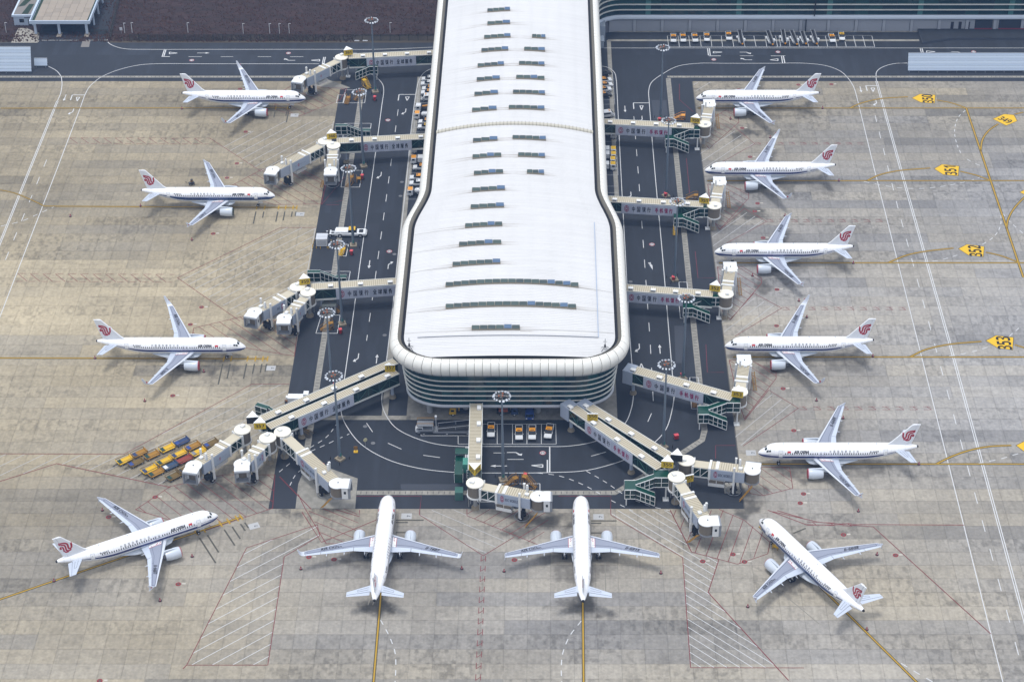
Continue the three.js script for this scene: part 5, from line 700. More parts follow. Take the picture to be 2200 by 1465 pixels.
walkway([-34.28, -179.67], [-61.78, -176.85], { boardSide: -1, board: bw, span: [0.24, 0.8], units: 4, label: 'farthest covered walkway west of the pier, beside the brown field' });
walkway([-34.3, -126.64], [-61.15, -123.91], { boardSide: -1, board: bw, span: [0.19, 0.74], label: 'covered walkway west of the pier, just below the joint across the roof' });
walkway([-38.18, -50.23], [-61.35, -47.49], { boardSide: -1, board: bw, span: [0.05, 0.73], units: 3, label: 'nearest straight covered walkway west of the pier, passing a small hut' });
walkway([-37.27, -14.41], [-68.67, 9.65], { boardSide: -1, width: 2.4, units: 5, columns: [2.2, 30], label: 'rear slanting walkway left of the pier head, without a sign board' });
walkway([-36.78, -10.1], [-65.95, 12.18], { boardSide: -1, width: 2.4, board: bw, span: [0.37, 0.8], units: 4, columns: [1.6, 28], label: 'front slanting walkway left of the pier head, with a grey sign board' });
walkway([-16.82, 3.02], [-16.5, 28.35], { units: 4, boardSide: -1, columns: [21], label: 'short straight walkway from the middle of the pier head to gate 356' });
walkway([8.31, 2.08], [29.34, 24.04], { units: 4, width: 2.5, columns: [2.5, 24], portal: 3, label: 'rear slanting walkway right of the pier head, without a sign board' });
walkway([4.49, 2.27], [26.36, 27.66], { board: bm, span: [0.27, 0.77], width: 2.5, units: 4, columns: [2.5, 24], portal: 3, label: 'front slanting walkway right of the pier head, with a grey sign board' });
walkway([19.53, -11.86], [45.15, 0.59], { board: bm, span: [0.2, 0.76], units: 4, columns: [2.4, 21], portal: 2.6, label: 'slightly slanting covered walkway east of the pier head, leading to gate sign 353' });
walkway([20.16, -47.16], [43.39, -44.12], { board: bm, span: [0.04, 0.68], units: 4, columns: [21], label: 'covered walkway east of the pier, level with the longest skylights' });
walkway([16.85, -91.53], [43.75, -88.56], { board: bm, span: [0.16, 0.73], units: 4, columns: [23], label: 'covered walkway east of the pier, meeting it above the bend of the rim' });
walkway([16.67, -135.52], [43.77, -132.72], { board: bm, span: [0.15, 0.76], units: 4, columns: [23], label: 'farthest covered walkway east of the pier, below the belt loaders' });

// movable bridge: rotunda, two telescoping tunnels, wheel carriage and a turning cab
function boardingBridge(rot, cab, facing, o) {
  const L = Math.hypot(cab[0] - rot[0], cab[1] - rot[1]), turn = Math.atan2(-(cab[1] - rot[1]), cab[0] - rot[0]);
  const t = thing('boarding_bridge', o.label, 'boarding bridge', rot, turn, 'movable boarding bridges');
  const ro = part('rotunda', cyl(1.7, 1.7, 3.3, 0, 4.2, 0, 28), B.shutter, t);
  part('rotunda_roof', [cyl(2.05, 2.0, 0.22, 0, 7.5, 0, 28), cyl(1.9, 0.4, 0.18, 0, 7.72, 0, 28)], B.cream, ro); part('rotunda_floor', cyl(1.95, 1.95, 0.35, 0, 3.95, 0, 28), B.white, ro); part('roof_unit', rbox(1.1, 0.55, 0.9, -0.5, 8.15, 0.4, 0.05), B.ac, ro);
  const sp = part('support_column', [cyl(0.45, 0.45, 3.9, 0, 0.1, 0, 14), bar([-1.4, 0.6, 0.6], [-1.4, 4.2, 0.6], 0.12), bar([-1.4, 0.6, -0.6], [-1.4, 4.2, -0.6], 0.12), bar([1.3, 0.8, 0.9], [1.3, 4.2, 0.9], 0.16)], B.steel, t); part('footing', [cyl(1.05, 0.95, 0.55, 0, 0, 0, 8), cyl(0.75, 0.7, 0.4, 0, 0.55, 0, 12)], B.base, sp);
  for (const a of [-0.6, 0.6]) part('rotunda_jamb', box(0.35, 3.5, 0.3, 1.75, 5.75, a * 2.6), B.white, ro);
  // inner tunnel
  const a0 = 1.5, a1 = L * 0.5, b0 = L * 0.36, b1 = L - 1.6;
  const inner = part('inner_tunnel', [box(a1 - a0, 0.35, 2.7, (a0 + a1) / 2, 4.3, 0), box(a1 - a0, 0.12, 2.6, (a0 + a1) / 2, 6.85, 0)], B.white, t);
  part('tunnel_roof', rbox(a1 - a0, 0.14, 2.5, (a0 + a1) / 2, 6.99, 0, 0.05), B.beige, inner);
  for (const s of [-1, 1]) { part('tunnel_glass', box(a1 - a0, 2.35, 0.06, (a0 + a1) / 2, 5.65, s * 1.28), B.glass, inner); const br = []; for (let x = a0; x < b0 - 0.3; x += 2.0) br.push(bar([x, 4.5, s * 1.34], [Math.min(x + 2, b0), 6.8, s * 1.34], 0.11), bar([x, 4.4, s * 1.34], [x, 6.85, s * 1.34], 0.14)); part('diagonal_braces', br, B.white, inner).userData.kind = 'stuff'; }
  part('tunnel_collar', box(0.5, 3.2, 3.3, a0 + 0.2, 5.65, 0), B.white, inner);
  // outer tunnel with the board
  const bl = b1 - b0, outer = part('outer_tunnel', [rbox(bl, 2.95, 3.1, (b0 + b1) / 2, 5.65, 0, 0.08)], B.panel, t);
  part('tunnel_roof', rbox(bl - 0.1, 0.16, 2.95, (b0 + b1) / 2, 7.18, 0, 0.06), B.beige, outer); const rb = []; for (let x = b0 + 0.5; x < b1 - 0.3; x += 0.55) rb.push(box(0.14, 0.08, 2.8, x, 7.28, 0)); stuff('roof_ribs', rb, B.rib, outer);
  part('tunnel_collar', [box(0.55, 3.3, 3.4, b0 + 0.1, 5.7, 0), box(0.7, 0.14, 2.9, b0 + 1.8, 7.32, 0)], B.white, outer);
  for (const s of [-1, 1]) { const g = quad(bl * 0.62, 2.5); if (s < 0) g.rotateY(PI); part('tunnel_board', g.translate(b0 + bl * 0.36, 5.62, s * 1.56), o.board || tunnelBoards.small, outer); }
  // wheel carriage
  const wx = L * 0.74, cr = part('wheel_carriage', [box(0.42, 7.0, 0.42, wx, 4.9, 1.85), box(0.42, 7.0, 0.42, wx, 4.9, -1.85), box(0.55, 0.5, 4.1, wx, 3.7, 0), box(0.5, 0.3, 0.5, wx, 8.5, 1.85), box(0.5, 0.3, 0.5, wx, 8.5, -1.85)], B.white, t);
  part('bogie', [box(0.9, 0.9, 2.6, wx, 1.3, 0), box(0.5, 2.0, 0.5, wx, 2.5, 1.0), box(0.5, 2.0, 0.5, wx, 2.5, -1.0), box(1.8, 0.35, 0.5, wx, 0.75, 0)], B.rubber, cr);
  for (const s of [-1, 1]) { part('tyre', new THREE.CylinderGeometry(0.62, 0.62, 0.5, 18).rotateX(PI / 2).translate(wx, 0.62, s * 0.95), P.tyre, cr); part('wheel_hub', new THREE.CylinderGeometry(0.25, 0.25, 0.54, 10).rotateX(PI / 2).translate(wx, 0.62, s * 0.95), B.white, cr); }
  part('guard_ring', new THREE.TorusGeometry(1.75, 0.07, 6, 28).rotateX(PI / 2).translate(wx, 0.35, 0), B.grey, cr);
  part('cable_loop', new THREE.TorusGeometry(0.6, 0.07, 6, 16, PI * 1.5).translate(wx - 1.6, 3.3, 1.4), B.rubber, t);
  // plant box under the tunnel, mast on the roof, cab stair
  const px = b0 + bl * 0.22, pb = part('plant_box', [rbox(3.8, 0.9, 1.7, px, 2.4, 0.5, 0.05), bar([px - 1.85, 2.4, 1.3], [px - 1.85, 4.3, 1.3], 0.1), bar([px + 1.85, 2.4, 1.3], [px + 1.85, 4.3, 1.3], 0.1), bar([px, 2.4, 1.3], [px, 4.3, 1.3], 0.1), bar([px - 1.85, 3.9, 1.3], [px + 1.85, 3.9, 1.3], 0.1)], B.white, t); part('plant_window', [box(1.6, 0.85, 0.05, px - 0.9, 3.35, 1.28), box(1.6, 0.85, 0.05, px + 0.9, 3.35, 1.28)], B.shutter, pb);
  part('roof_mast', [box(0.5, 1.5, 0.5, wx + 1.0, 8.0, -0.9), box(0.9, 0.5, 0.8, wx + 1.3, 7.5, 0.4), cyl(0.2, 0.26, 0.4, wx + 1.0, 8.75, -0.9, 10)], B.white, t);
  part('service_stair', [bar([L + 0.4, 4.2, 1.9], [L - 2.2, 0.3, 2.9], 0.14), bar([L + 0.4, 4.2, 2.6], [L - 2.2, 0.3, 3.6], 0.14), ...Array.from({ length: 8 }, (_, k) => bar([L + 0.2 - k * 0.32, 3.8 - k * 0.48, 1.95 + k * 0.12], [L + 0.2 - k * 0.32, 3.8 - k * 0.48, 2.6 + k * 0.12], 0.2, 0.06))], M(150, 112, 40, 0.7), t);
  // cab: drum and docking head
  const ca = facing - turn, c = Math.cos(ca), n = Math.sin(ca), put = (g) => g.rotateY(ca).translate(L, 0, 0);
  const cabM = part('cab', put(cyl(1.65, 1.65, 2.9, 0, 4.2, 0, 28)), B.shutter, t);
  part('cab_roof', put(merge([cyl(1.95, 1.95, 0.2, 0, 7.1, 0, 28), cyl(1.9, 1.2, 0.14, 0, 7.3, 0, 28), rbox(2.2, 0.24, 3.5, 0.9, 7.2, 0, 0.06)])), B.white, cabM); part('cab_floor', put(merge([cyl(1.8, 1.8, 0.35, 0, 3.95, 0, 28), box(2.6, 0.3, 3.2, 1.4, 4.0, 0)])), B.grey, cabM);
  part('docking_head', put(merge([box(1.5, 3.0, 0.25, 1.9, 5.6, 1.62), box(1.5, 3.0, 0.25, 1.9, 5.6, -1.62), rbox(1.6, 0.3, 3.6, 1.95, 7.2, 0, 0.06)])), B.white, cabM);
  part('canopy_bellows', put(merge([box(0.55, 2.9, 0.3, 2.85, 5.6, 1.6), box(0.55, 2.9, 0.3, 2.85, 5.6, -1.6), box(0.6, 0.3, 3.5, 2.85, 7.05, 0)])), B.grey, cabM);
  part('cab_wall', put(merge([box(0.12, 2.8, 3.0, 1.3, 5.55, 0)])), B.white, cabM); part('cab_window', put(merge([box(0.05, 0.7, 0.35, 1.39, 6.0, -0.9), box(0.05, 0.7, 0.35, 1.39, 6.0, -0.3), box(0.05, 0.8, 0.9, 1.39, 6.0, 0.8)])), B.ink, cabM); part('side_window', put(merge([box(0.5, 0.7, 0.05, 1.9, 5.9, 1.76), box(0.5, 0.7, 0.05, 1.9, 5.9, -1.76)])), B.ink, cabM);
  part('beacon', put(cyl(0.12, 0.1, 0.25, 0.2, 7.44, 0, 8)), B.ink, cabM);
  return t;
}
const S = -PI / 2, NN = PI / 2, EE = 0;
boardingBridge([-63.86, -175.92], [-75.64, -162.46], S - 0.25, { label: 'boarding bridge at gate 361, cab above the nose of the farthest west airliner' });
boardingBridge([-64.45, -123.21], [-77.96, -107.59], S - 0.2, { label: 'long boarding bridge at gate 360, reaching down to the left' });
boardingBridge([-61.68, -120.77], [-61.37, -107.33], S, { label: 'short boarding bridge at gate 360, folded straight towards the viewer' });
boardingBridge([-64.92, -47], [-74.86, -36.16], S - 0.3, { board: tunnelBoards.boc, label: 'long boarding bridge at gate 359, marked with a round emblem' });
boardingBridge([-61.9, -44.61], [-66.94, -33.43], S, { label: 'shorter boarding bridge at gate 359, right of the long one' });
boardingBridge([-71.93, 13.6], [-81.69, 26.85], S - 0.2, { label: 'leftmost boarding bridge at gate 357, reaching over the baggage carts' });
boardingBridge([-65.62, 16.82], [-70.56, 26.16], S + 0.1, { board: tunnelBoards.boc, label: 'middle boarding bridge at gate 357, its open cab facing the viewer' });
boardingBridge([-62.36, 14.5], [-47.85, 33.31], EE - 0.05, { board: tunnelBoards.mobile, label: 'rightmost boarding bridge at gate 357, swung towards the pier head' });
boardingBridge([-16.29, 33.58], [-1.69, 37.98], EE, { board: tunnelBoards.mobile, label: 'boarding bridge at gate 356, lying crosswise before the pier head' });
boardingBridge([32.61, 25.41], [47.72, 28.39], NN - 0.2, { board: tunnelBoards.mobile, label: 'boarding bridge at gate 355 that points right, beside the aslant airliner nose' });
boardingBridge([30.03, 31.39], [36.03, 46.61], EE + 0.05, { board: tunnelBoards.mobile, label: 'boarding bridge at gate 355 that reaches towards the viewer' });
boardingBridge([47.08, -1.32], [49.26, -14.35], NN, { label: 'boarding bridge whose head points at the second nearest east airliner' });
boardingBridge([46.73, -43.74], [48.9, -56.61], NN, { label: 'boarding bridge whose head points at the middle east airliner' });
boardingBridge([46.63, -87.54], [49.13, -100.89], NN, { label: 'boarding bridge docked at the second farthest east airliner' });
boardingBridge([46.82, -133.4], [49.18, -146.23], NN, { label: 'boarding bridge docked at the farthest east airliner' });

// glazed stair towers at the walkway ends: upper landing, two flights, ladder frame
function stairTower(at, turn, flip, label) {
  const t = thing('stair_tower', label, 'stairs', at, turn, 'green glazed stair towers'), X = (x) => x * flip; t.scale.set(1.06, 1, 1.06);
  const cell = (name, x0, y0, x1, y1, z0, z1, h, n) => {                  // a glazed box whose floor runs from (x0, y0) to (x1, y1)
    const side = (z) => { const fr = [bar([X(x0), y0, z], [X(x1), y1, z], 0.16), bar([X(x0), y0 + h, z], [X(x1), y1 + h, z], 0.16), bar([X(x0), y0 + h * 0.45, z], [X(x1), y1 + h * 0.45, z], 0.1)]; for (let k = 0; k <= n; k++) { const x = x0 + (x1 - x0) * k / n, y = y0 + (y1 - y0) * k / n; fr.push(bar([X(x), y, z], [X(x), y + h, z], 0.13)); } return fr; };
    const sh = part(name, grid((i, j) => [X(i ? x1 : x0), i ? y1 : y0, j ? z1 : z0], 1, 1), B.grey, t);
    part('frame', [...side(z0), ...side(z1)], B.white, sh);
    for (const z of [z0, z1]) for (let k = 0; k < n; k++) { const xa = x0 + (x1 - x0) * k / n, xb = x0 + (x1 - x0) * (k + 1) / n, ya = y0 + (y1 - y0) * k / n, yb = y0 + (y1 - y0) * (k + 1) / n; part('pane', grid((i, j) => [X(i ? xb : xa), (i ? yb : ya) + (j ? h : 0), z], 1, 1), B.glass, sh); }
    part('glass_roof', grid((i, j) => [X(i ? x1 : x0), (i ? y1 : y0) + h + 0.06, j ? z1 + 0.1 : z0 - 0.1], 1, 1), B.greenSolid, sh);
    if (Math.abs(y1 - y0) > 1) { const st = [], m = 9; for (let k = 0; k < m; k++) st.push(box(Math.abs(x1 - x0) / m + 0.05, 0.12, z1 - z0, X(x0 + (x1 - x0) * (k + 0.5) / m), y0 + (y1 - y0) * (k + 0.5) / m, (z0 + z1) / 2)); part('treads', st, B.grey, sh).userData.kind = 'stuff'; }
    return sh;
  };
  cell('upper_landing', -1.6, 4.1, 1.6, 4.1, -1.2, 1.6, 2.75, 2); cell('upper_flight', -1.6, 4.1, -5.6, 2.2, 0.1, 1.6, 2.6, 4); cell('half_landing', -5.6, 2.2, -8.0, 2.2, 0.1, 3.4, 2.6, 2); cell('lower_flight', -5.6, 2.2, -1.4, 0.1, 1.8, 3.4, 2.55, 4);
  part('post', [cyl(0.2, 0.2, 4.0, X(1.1), 0, 1.2, 10), box(1.3, 0.25, 1.3, X(1.1), 0.12, 1.2)], B.white, t); part('post', [cyl(0.16, 0.16, 2.2, X(-7.6), 0, 0.6, 10)], B.white, t); part('post', [cyl(0.16, 0.16, 2.2, X(-7.6), 0, 3, 10)], B.white, t);
  return t;
}
stairTower([-61.15, -178.5], 0, -1, 'green glazed stair tower beside the farthest west boarding bridge');
stairTower([44.15, -44.85], 0, 1, 'green glazed stair tower east of the pier, level with the longest skylights'); stairTower([43.97, -88.83], 0, 1, 'green glazed stair tower east of the pier, level with the bend of the rim'); stairTower([43.68, -132.98], 0, 1, 'green glazed stair tower beside the farthest east boarding bridge');
stairTower([45.32, 0.56], 0, 1, 'green glazed stair tower at the bent duct cover, above the fire cabinet'); stairTower([26.64, 29.16], 0, 1, 'green glazed stair tower at the slanting walkways of gate 355');
stairTower([-60.62, -133.95], PI, 1, 'green glazed stair tower half hidden behind the walkway with the folded short bridge').scale.z = 0.5; stairTower([-61.45, -55.32], PI, 1, 'green glazed stair tower half hidden behind the walkway above the small hut').scale.z = 0.5; stairTower([-68.5, 3.53], PI - 0.45, 1, 'green glazed stair tower half hidden behind the slanting walkways left of the pier head').scale.z = 0.5;
{ const t = thing('stair_tower', 'teal glazed stair tower left of the short walkway at gate 356', 'stairs', [-19.98, 27.46], 0, 'green glazed stair towers');
  const bx = (w, h, d, x, y, z) => rbox(w, h, d, x, y, z, 0.06);
  part('stair_shaft', bx(1.9, 2.6, 7.0, -0.3, 4.6, -2.6), B.greenSolid, t); part('lower_porch', bx(1.9, 2.4, 2.2, -0.2, 1.2, 2.2), M(70, 108, 100, 0.3), t); part('link_box', bx(2.4, 2.6, 2.6, 1.8, 5.5, -2.9), M(60, 132, 116, 0.25), t); part('canopy', bx(4.6, 0.25, 2.2, 1, 6.9, -6.4), B.greenSolid, t);
  const fr = []; for (let k = 0; k < 5; k++) fr.push(bar([-1.28, 3.3, -6 + k * 1.7], [-1.28, 5.9, -6 + k * 1.7], 0.1), bar([0.68, 3.3, -6 + k * 1.7], [0.68, 5.9, -6 + k * 1.7], 0.1)); part('frame', fr, B.white, t).userData.kind = 'stuff'; const grid2 = []; for (let k = 0; k <= 3; k++) grid2.push(bar([1.6 + k * 0.8, 3.9, -0.2], [1.6 + k * 0.8, 6.2, -0.2], 0.12), bar([1.6, 3.9 + k * 0.76, -0.2], [4.0, 3.9 + k * 0.76, -0.2], 0.12)); part('balustrade', grid2, B.white, t); part('post', [cyl(0.2, 0.2, 3.9, 2.4, 0, 0.4, 10), box(1.6, 0.3, 1.6, 2.4, 0.15, 0.4)], B.white, t); }

// gate number signs: three-sided prisms on the bridge ends
function gateSign(at, y, turn, text, label, blank) {
  const t = thing('gate_sign', label, 'sign', at, turn, 'yellow gate number signs', y), R3 = 1.62, pts = [0, 1, 2].map((k) => { const a = PI / 2 + k * 2 * PI / 3 + PI; return [R3 * Math.cos(a), R3 * Math.sin(a)]; });
  part('sign_body', prism(pts, 1.85, 0.35), blank ? B.ink : B.signY, t); part('top_plate', prism(pts.map((p) => [p[0] * 1.06, p[1] * 1.06]), 0.08, 2.2), B.ac, t); part('bracket', cyl(0.12, 0.12, 0.4, 0, 0, 0, 8), B.steel, t);
  if (!blank) for (let k = 0; k < 3; k++) { const a = PI / 2 + PI / 3 + k * 2 * PI / 3 + PI, nx = Math.cos(a), nz = Math.sin(a); part('number', lettering(text, 0.95).rotateY(Math.atan2(nx, nz)).translate(nx * (R3 * 0.5 + 0.02), 1.3, nz * (R3 * 0.5 + 0.02)), B.ink, t); }
  return t;
}
gateSign([-61.95, -177.25], 7.6, 0.3, '361', 'yellow prism sign reading 361 at the farthest west walkway'); gateSign([-62.57, -124.78], 7.6, 0.2, '360', 'yellow prism sign reading 360 above the folded short bridge'); gateSign([-63.12, -48.39], 7.6, 0.2, '359', 'yellow prism sign reading 359 beside two bridge rotundas above the hut');
gateSign([-67.7, 13.16], 7.6, 0.05, '357', 'yellow prism sign reading 357 at the outer bridge joint'); gateSign([-69.71, 11], 7.6, 0.1, '357', 'dark faced prism sign left of the pier head, behind the yellow one', true);
gateSign([-16.39, 29.96], 7.6, PI, '356', 'yellow prism sign with two faces reading 356 at the front walkway end'); gateSign([28.07, 27.74], 7.6, -0.1, '355', 'yellow prism sign reading 355 at the walkway junction'); gateSign([30.35, 25.33], 7.6, -0.15, '355', 'dark faced prism sign right of the pier head, behind the yellow one', true);
gateSign([46.38, 0.67], 7.6, -0.2, '353', 'yellow prism sign reading 353 right of the pier head'); gateSign([44.06, -45.23], 7.6, -0.25, '352', 'yellow prism sign reading 352 level with the longest skylights'); gateSign([44.02, -88.85], 7.6, -0.25, '351', 'yellow prism sign reading 351 level with the bend of the rim'); gateSign([44.25, -134.04], 7.6, -0.25, '350', 'yellow prism sign reading 350 at the farthest east walkway');
function flatSign(at, y, turn, text, label, up = 0.2) {
  const t = thing('gate_board', label, 'sign', at, turn, 'flat yellow gate boards', y); part('board', rbox(2.5, 2.0, 0.14, 0, 1.0 + up, 0, 0.03), B.signY, t); part('cap', box(2.6, 0.14, 0.3, 0, 2.05 + up, 0), B.ac, t);
  part('number', lettering(text, 0.95).translate(0, 1.35 + up, 0.085), B.ink, t); part('small_print', [box(1.9, 0.1, 0.02, 0, 0.62 + up, 0.08), box(1.5, 0.1, 0.02, 0, 0.36 + up, 0.08)], M(120, 100, 20, 0.7), t); part('legs', [cyl(0.06, 0.06, 0.3 + up, -0.9, 0, 0, 6), cyl(0.06, 0.06, 0.3 + up, 0.9, 0, 0, 6)], B.steel, t); return t;
}
flatSign([-38.35, -9.52], 7.4, 0.05, '357', 'flat yellow board reading 357 beside the curved pier wall'); flatSign([11.08, 10.19], 7.4, 0, '356', 'flat yellow board reading 356 on the slanting walkway roof'); flatSign([32.82, 30.89], 5.6, 0.3, '355', 'flat yellow board reading 355 hung below the bridge rotunda', 0.0);
// ---------------------------------------------------------------- floodlight masts
const L2 = { pole: M(112, 124, 136, 0.5, { metalness: 0.3 }), lamp: M(190, 196, 204, 0.35), lens: M(60, 66, 74, 0.2), gear: M(84, 82, 80, 0.8), orange: M(150, 84, 50, 0.8) };
const mastHead = (() => { const ring = [], rail = [], lens = []; const n = 15; for (let k = 0; k < n; k++) { const a = k / n * 2 * PI, r = 1.9, tilt = 0.5; const g = rbox(k % 5 < 2 ? 0.5 : 0.36, 0.3, k % 5 < 2 ? 0.55 : 0.4, 0, 0, 0, 0.05).rotateX(tilt).translate(0, 0, r).rotateY(a); ring.push(g.translate(0, 0.1 * (k % 2), 0)); lens.push(box(0.36, 0.03, 0.42, 0, -0.17, 0.02).rotateX(tilt).translate(0, 0, r).rotateY(a)); } for (let k = 0; k < 6; k++) { const a = k * PI / 3, b = a + PI / 3; rail.push(bar([1.5 * Math.sin(a), 0.05, 1.5 * Math.cos(a)], [1.5 * Math.sin(b), 0.05, 1.5 * Math.cos(b)], 0.1), bar([1.5 * Math.sin(a), 0.05, 1.5 * Math.cos(a)], [0, 0.1, 0], 0.08)); } return { ring, rail: merge(rail), lens }; })();
const mastPole = merge([new THREE.CylinderGeometry(0.17, 0.42, 24.4, 12).translate(0, 12.6, 0)]), gearGeo = merge([cyl(0.5, 0.4, 0.5, 0, 24.5, 0, 10), box(0.6, 0.3, 0.5, 0.6, 24.75, 0.2), box(0.5, 0.3, 0.5, -0.5, 24.75, -0.4), box(0.5, 0.35, 0.4, -0.3, 24.75, 0.6)]), gearO = merge([box(0.35, 0.3, 0.35, 0.3, 25, -0.6), box(0.3, 0.25, 0.4, -0.75, 24.95, 0.1), box(0.3, 0.25, 0.3, 0.1, 25.05, 0.35)]);
const mastBase = merge([box(1.9, 0.5, 1.9, 0, 0.25, 0), cyl(0.6, 0.5, 0.6, 0, 0.5, 0, 12)]), bollard = cyl(0.09, 0.09, 0.9, 0, 0, 0, 8), hatchG = box(0.4, 0.9, 0.1, 0, 1.6, 0.4);
for (const [p, label] of [[[-53.04, -167.02], 'floodlight mast west of the pier, farthest of its row'], [[-53.36, -121.57], 'floodlight mast whose head hangs over the yellow steps at gate 361'], [[-53.08, -78.72], 'floodlight mast standing beside the white tow tractor'], [[-53.09, -40.79], 'floodlight mast passing in front of the gate 359 sign board'], [[-53.05, -10.25], 'floodlight mast between gate 359 and the slanting walkways of gate 357'], [[-49.09, 15.46], 'floodlight mast standing in the road bend left of the pier head'], [[-10.06, 23.34], 'floodlight mast before the middle of the pier head'], [[34.74, -149.05], 'floodlight mast east of the pier, farthest of its row'], [[34.32, -104.83], 'floodlight mast east of the pier, second farthest of its row'], [[34.51, -61.59], 'floodlight mast east of the pier, level with the bend of the rim'], [[34.33, -16.68], 'floodlight mast east of the pier, level with the longest skylights'], [[28.14, 11], 'floodlight mast standing in the road bend right of the pier head']]) {
  const t = thing('floodlight_mast', label, 'floodlight', p, R(0, 1), 'floodlight masts along the service road');
  part('pole', mastPole, L2.pole, t); const b = part('base', mastBase, B.base, t); part('hatch', hatchG, M(60, 120, 110, 0.6), b);
  const h = new THREE.Group(); h.position.y = 24.6; const head = part('lamp_ring', mastHead.rail, L2.gear, t); head.position.y = 24.6;
  mastHead.ring.forEach((g, i) => { part('lamp', g, L2.lamp, head); });
  stuff('lamp_lenses', mastHead.lens, L2.lens, head);
  part('winch_gear', gearGeo, L2.gear, t); part('winch_gear', gearO, L2.orange, t);
  for (const [x, z] of [[-1.6, 1.6], [1.6, 1.6], [1.6, -1.6], [-1.6, -1.6]]) part('bollard', bollard.clone().translate(x, 0, z), M(40, 40, 42, 0.8), t);
}
// ---------------------------------------------------------------- vehicles
const C2 = { white: M(216, 219, 222, 0.35, { clearcoat: 0.6 }), orange: M(226, 152, 28, 0.5, { clearcoat: 0.3 }), yellow: M(206, 164, 14, 0.55), blue: M(30, 62, 130, 0.5), darkblue: M(34, 56, 96, 0.6), glass: M(20, 27, 34, 0.08), trim: M(42, 44, 48, 0.7), grey: M(120, 124, 130, 0.6), silver: M(196, 200, 206, 0.35, { metalness: 0.3 }), rust: M(104, 84, 42, 0.85), brick: M(132, 54, 44, 0.7), black: M(40, 42, 48, 0.5, { clearcoat: 0.4 }), lamp: M(226, 226, 214, 0.2), tail: M(150, 24, 24, 0.3), red: M(160, 34, 40, 0.6), pink: M(206, 80, 86, 0.6), dyellow: M(150, 108, 30, 0.75) };
function wheels(t, xs, half, r, w = 0.24) { for (const x of xs) for (const s of [-1, 1]) { const k = part('tyre', new THREE.CylinderGeometry(r, r, w, 16).rotateX(PI / 2).translate(x, r, s * half), P.tyre, t); part('rim', new THREE.CylinderGeometry(r * 0.55, r * 0.55, w + 0.02, 10).rotateX(PI / 2).translate(x, r, s * half), C2.silver, k); } }
// local +x is the front of each vehicle
function pickup(o) {
  const t = thing(o.name || 'pickup_truck', o.label, o.cat || 'pickup', o.at, o.turn, o.group);
  const W = 1.84, bodyM = o.paint || C2.white;
  part('body', side([[-2.6, 0.45], [2.5, 0.45], [2.6, 0.75], [2.45, 1.02], [1.35, 1.12], [-2.6, 1.08]], W, 0.06), bodyM, t);
  part('cabin', side([[-0.95, 1.05], [1.4, 1.1], [0.75, 1.68], [-0.75, 1.7]], W - 0.16, 0.08), C2.glass, t);
  part('roof_panel', rbox(1.25, 0.1, W - 0.3, -0.05, 1.72, 0, 0.04), o.roof || C2.orange, t);
  part('light_bar', box(0.16, 0.1, 0.9, 0.3, 1.82, 0), C2.trim, t);
  if (o.hard) part('canopy', side([[-2.55, 1.05], [-0.95, 1.05], [-0.95, 1.66], [-2.5, 1.62]], W - 0.1, 0.06), bodyM, t);
  else { const b = part('cargo_bed', box(1.5, 0.04, W - 0.3, -1.78, 1.09, 0), C2.trim, t); part('bed_rail', [box(1.6, 0.16, 0.08, -1.78, 1.14, W / 2 - 0.08), box(1.6, 0.16, 0.08, -1.78, 1.14, -W / 2 + 0.08), box(0.08, 0.16, W - 0.2, -2.55, 1.14, 0)], bodyM, b); }
  part('bumper', rbox(0.14, 0.25, W - 0.1, 2.62, 0.55, 0, 0.04), C2.trim, t);
  for (const s of [-1, 1]) { part('headlight', box(0.08, 0.16, 0.34, 2.53, 0.86, s * 0.7), C2.lamp, t); part('tail_light', box(0.06, 0.2, 0.16, -2.62, 0.9, s * 0.8), C2.tail, t); part('mirror', rbox(0.12, 0.16, 0.2, 1.0, 1.18, s * (W / 2 + 0.08), 0.03), bodyM, t); }
  for (const s of [-1, 1]) part('door_line', box(0.03, 0.5, 0.01, 0.2, 0.82, s * (W / 2 + 0.003)), C2.grey, t);
  wheels(t, [-1.6, 1.65], W / 2 - 0.12, 0.36); return t;
}
function van(o) { const t = thing('van', o.label, 'van', o.at, o.turn, o.group); part('body', side([[-2.5, 0.4], [2.4, 0.4], [2.55, 0.8], [2.3, 1.2], [1.6, 1.95], [1.2, 2.15], [-2.45, 2.15]], 1.95, 0.12), C2.white, t); part('windscreen', side([[1.62, 1.9], [2.26, 1.22], [2.3, 1.24], [1.68, 1.95]], 1.6, 0.01), C2.glass, t); for (const s of [-1, 1]) { part('side_window', box(3.2, 0.55, 0.03, -0.4, 1.6, s * 0.975), C2.glass, t); part('headlight', box(0.08, 0.18, 0.3, 2.5, 0.8, s * 0.7), C2.lamp, t); } part('light_bar', box(0.3, 0.14, 1.0, 1.0, 2.22, 0), C2.orange, t); wheels(t, [-1.55, 1.6], 0.87, 0.36); return t; }
